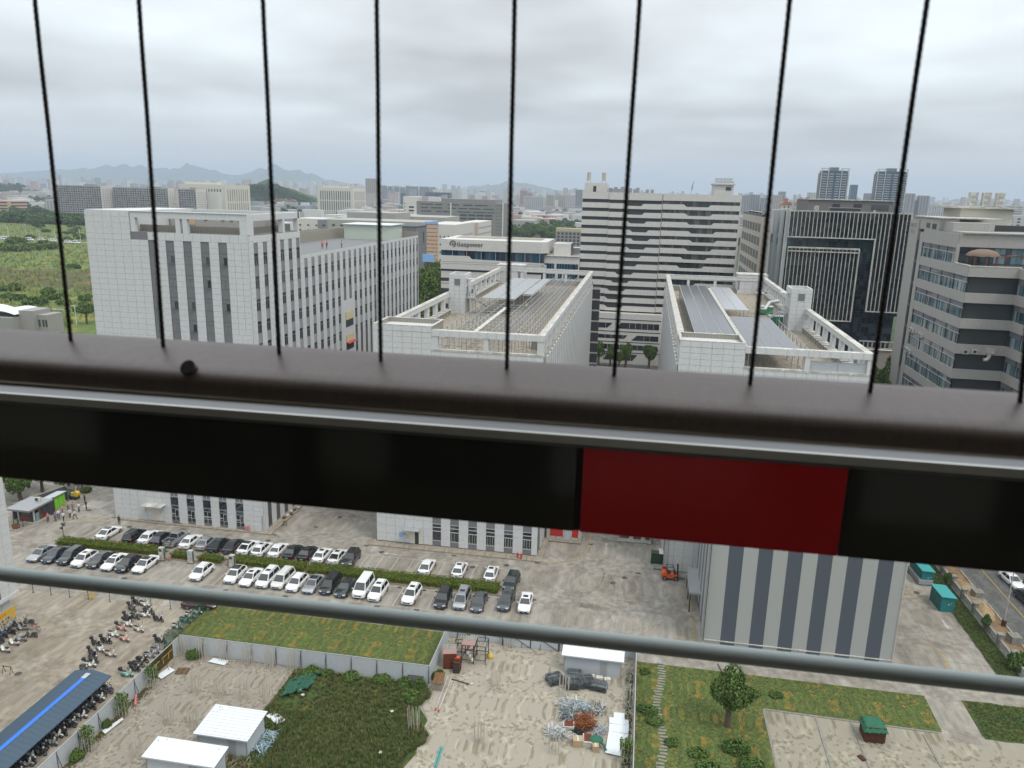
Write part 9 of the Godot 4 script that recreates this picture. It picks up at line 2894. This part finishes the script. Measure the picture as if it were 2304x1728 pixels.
func body_mesh(pose: int, shirt: Color, legs: Color, hair: Color) -> ArrayMesh:
	var skin := Color(0.36, 0.22, 0.15)
	var st: float = [0.10, 0.16, 0.02, 0.28][pose]      # stride
	var bones := [       # a, b, radius a, radius b, colour
		[Vector3(0.10, 0.92, 0), Vector3(0.11, 0.50, st), 0.095, 0.065, legs], [Vector3(0.11, 0.50, st), Vector3(0.11, 0.09, st * 0.8), 0.062, 0.045, legs], [Vector3(0.11, 0.05, st * 0.8 - 0.04), Vector3(0.12, 0.045, st * 0.8 + 0.15), 0.045, 0.038, Color(0.03, 0.03, 0.03)],
		[Vector3(-0.10, 0.92, 0), Vector3(-0.11, 0.50, -st * 0.6), 0.095, 0.065, legs], [Vector3(-0.11, 0.50, -st * 0.6), Vector3(-0.11, 0.09, -st * 1.2), 0.062, 0.045, legs], [Vector3(-0.11, 0.05, -st * 1.2 - 0.04), Vector3(-0.12, 0.045, -st * 1.2 + 0.15), 0.045, 0.038, Color(0.03, 0.03, 0.03)],
		[Vector3(0, 0.95, 0), Vector3(0, 1.30, 0.01), 0.135, 0.155, shirt], [Vector3(-0.13, 1.37, 0), Vector3(0.13, 1.37, 0), 0.085, 0.085, shirt],
		[Vector3(0, 1.42, 0), Vector3(0, 1.54, 0.01), 0.052, 0.05, skin], [Vector3(0, 1.60, 0.02), Vector3(0, 1.68, 0.0), 0.088, 0.095, skin], [Vector3(0, 1.70, -0.02), Vector3(0, 1.64, -0.05), 0.095, 0.09, hair],
		[Vector3(0, 1.615, 0.105), Vector3(0, 1.64, 0.10), 0.016, 0.012, skin]]
	for s in [1.0, -1.0]:
		var el := Vector3(s * 0.26, 1.10, -0.03)
		var ha := Vector3(s * 0.25, 0.86, 0.08)
		if pose == 1: ha = Vector3(s * 0.02, 1.08, 0.20)      # arms folded
		if pose == 2 and s > 0: el = Vector3(0.27, 1.20, 0.10); ha = Vector3(0.10, 1.42, 0.17)   # hand at the ear
		if pose == 3: ha = Vector3(s * 0.26, 0.92, 0.16 * s)
		bones.append([Vector3(s * 0.19, 1.36, 0), el, 0.062, 0.048, shirt])
		bones.append([el, ha, 0.045, 0.033, shirt.lerp(skin, 0.75)])
		bones.append([ha, ha + Vector3(0, -0.09, 0.03), 0.038, 0.026, skin])
	return nets(bones, 0.036)
func nets(bones: Array, cell: float) -> ArrayMesh:       # surface nets over smoothly joined tapered capsules
	var lo := Vector3(-0.46, -0.06, -0.52)
	var n := Vector3i(ceili(0.92 / cell), ceili(1.94 / cell), ceili(1.04 / cell))
	var f := PackedFloat32Array()
	f.resize((n.x + 1) * (n.y + 1) * (n.z + 1))
	f.fill(1.0)
	var sx := n.x + 1
	var sy := sx * (n.y + 1)
	for b in bones:
		var a: Vector3 = b[0]
		var e: Vector3 = b[1] - a
		var r := maxf(b[2], b[3]) + 0.12
		var p0 := (Vector3(minf(b[0].x, b[1].x), minf(b[0].y, b[1].y), minf(b[0].z, b[1].z)) - Vector3.ONE * r - lo) / cell
		var p1 := (Vector3(maxf(b[0].x, b[1].x), maxf(b[0].y, b[1].y), maxf(b[0].z, b[1].z)) + Vector3.ONE * r - lo) / cell
		for z in range(maxi(0, int(p0.z)), mini(n.z, int(p1.z) + 1) + 1):
			for y in range(maxi(0, int(p0.y)), mini(n.y, int(p1.y) + 1) + 1):
				for x in range(maxi(0, int(p0.x)), mini(n.x, int(p1.x) + 1) + 1):
					var p := lo + Vector3(x, y, z) * cell
					var t := clampf((p - a).dot(e) / maxf(e.length_squared(), 1e-6), 0.0, 1.0)
					var d := p.distance_to(a + e * t) - lerpf(b[2], b[3], t)
					var i := x + y * sx + z * sy
					var h := clampf(0.5 + 0.5 * (f[i] - d) / 0.035, 0.0, 1.0)
					f[i] = lerpf(f[i], d, h) - 0.035 * h * (1.0 - h)
	var g := Geo.new()
	var at := {}
	for z in n.z:
		for y in n.y:
			for x in n.x:
				var i := x + y * sx + z * sy
				var inn := 0
				var sum := Vector3.ZERO
				var cnt := 0
				var v := [f[i], f[i + 1], f[i + sx], f[i + sx + 1], f[i + sy], f[i + sy + 1], f[i + sy + sx], f[i + sy + sx + 1]]
				for k in 8: inn += int(v[k] < 0.0)
				if inn == 0 or inn == 8: continue
				for e in [[0, 1], [2, 3], [4, 5], [6, 7], [0, 2], [1, 3], [4, 6], [5, 7], [0, 4], [1, 5], [2, 6], [3, 7]]:
					if (v[e[0]] < 0.0) != (v[e[1]] < 0.0):
						var t: float = v[e[0]] / (v[e[0]] - v[e[1]])
						sum += Vector3(e[0] & 1, (e[0] >> 1) & 1, e[0] >> 2).lerp(Vector3(e[1] & 1, (e[1] >> 1) & 1, e[1] >> 2), t)
						cnt += 1
				var p := lo + (Vector3(x, y, z) + sum / cnt) * cell
				var gr := Vector3(v[1] + v[3] + v[5] + v[7] - v[0] - v[2] - v[4] - v[6], v[2] + v[3] + v[6] + v[7] - v[0] - v[1] - v[4] - v[5], v[4] + v[5] + v[6] + v[7] - v[0] - v[1] - v[2] - v[3])
				var best := 9.0
				var col := Color.WHITE
				for b in bones:
					var e: Vector3 = b[1] - b[0]
					var t := clampf((p - b[0]).dot(e) / maxf(e.length_squared(), 1e-6), 0.0, 1.0)
					var d: float = p.distance_to(b[0] + e * t) - lerpf(b[2], b[3], t)
					if d < best:
						best = d
						col = b[4]
				at[Vector3i(x, y, z)] = g.v.size()
				g.v.append(p); g.n.append(gr.normalized()); g.c.append(col)
	for c in at:
		var i: int = c.x + c.y * sx + c.z * sy
		for ax in 3:
			var st: int = [1, sx, sy][ax]
			if (f[i] < 0.0) == (f[i + st] < 0.0): continue
			var u := Vector3i(0, 1, 0) if ax == 0 else Vector3i(0, 0, 1) if ax == 1 else Vector3i(1, 0, 0)
			var w := Vector3i(0, 0, 1) if ax == 0 else Vector3i(1, 0, 0) if ax == 1 else Vector3i(0, 1, 0)
			if not (at.has(c - u) and at.has(c - w) and at.has(c - u - w)): continue
			var q := [at[c], at[c - u], at[c - u - w], at[c - w]]
			if f[i] < 0.0: q.reverse()
			g.ix.append_array(PackedInt32Array([q[0], q[1], q[2], q[0], q[2], q[3]]))
	return g.mesh()
func person(label: String, x: float, y: float, z: float, turn: float, pose: int, shirt: Array, legs: Array, group: String, hair := [0.02, 0.018, 0.016]) -> void:
	var o := mi("person", body_mesh(pose, Color(shirt[0], shirt[1], shirt[2]), Color(legs[0], legs[1], legs[2]), Color(hair[0], hair[1], hair[2])), M.cloth, self, Transform3D(Basis(Vector3.UP, turn), Vector3(x, y, z)))
	tag(o, label, "person", group)
func people() -> void:
	var gp := "people talking by the gate"
	var W := [0.62, 0.62, 0.62]
	var K := [0.022, 0.023, 0.028]
	var y := -0.1
	person("person in a pink shirt and dark trousers, nearest the guard booth", -96.7, y, -107.2, 1.2, 2, [0.62, 0.13, 0.17], K, gp)
	person("person in a purple top at the left of the group, second from the booth", -95.8, y, -107.8, 0.4, 0, [0.17, 0.13, 0.30], [0.08, 0.075, 0.08], gp)
	person("person in a white shirt behind the one in purple", -96.0, y, -108.8, 0.9, 1, W, K, gp)
	person("person in a white shirt with back turned, at the centre front of the group", -94.6, y, -108.2, PI, 0, W, K, gp)
	person("person in a pale pink top behind the centre of the group", -96.8, y, -110.7, 0.0, 1, [0.50, 0.27, 0.32], [0.26, 0.16, 0.18], gp)
	person("person in a tan top on the far left of the group", -97.0, y, -112.3, 0.3, 0, [0.48, 0.33, 0.20], [0.12, 0.12, 0.13], gp)
	person("person in a white shirt half hidden in the middle of the group", -94.4, y, -109.5, 0.2, 2, W, K, gp)
	person("person in plain grey work clothes at the back of the group", -95.9, y, -112.1, 0.1, 0, [0.22, 0.23, 0.24], [0.20, 0.21, 0.22], gp)
	person("person in a white shirt striding at the right front of the group", -93.3, y, -109.3, -1.2, 3, [0.52, 0.50, 0.53], K, gp)
	person("person in a white shirt and black trousers with folded arms, right of the group", -94.8, y, -112.2, -0.3, 1, W, K, gp)
	person("person all in black by the zebra crossing, nearer of the two", -94.3, y, -113.4, -0.5, 0, K, K, gp)
	person("person all in black by the zebra crossing, farther of the two", -96.6, y, -116.0, -0.3, 2, K, K, gp)
	person("person in black standing alone before the map board", -84.7, y, -109.0, 0.2, 2, K, K, "")
	person("worker in a red vest on the panelled factory's roof, left of three", -67.6, 43.3, -157.5, 0.5, 1, [0.55, 0.13, 0.11], [0.05, 0.04, 0.05], "workers on the roof")
	person("worker in a red top on the panelled factory's roof, middle of three", -66.4, 43.3, -157.0, -0.4, 0, [0.42, 0.04, 0.05], [0.05, 0.04, 0.05], "workers on the roof")
	person("worker in a pink vest on the panelled factory's roof, right of three", -64.9, 43.3, -161.5, -0.8, 2, [0.60, 0.20, 0.18], [0.05, 0.04, 0.05], "workers on the roof")
	person("roof worker in a bright yellow vest among the solar frames", -24.7, 31.25, -164.5, 0.6, 1, [0.45, 0.70, 0.03], [0.05, 0.06, 0.10], "", [0.45, 0.55, 0.05])
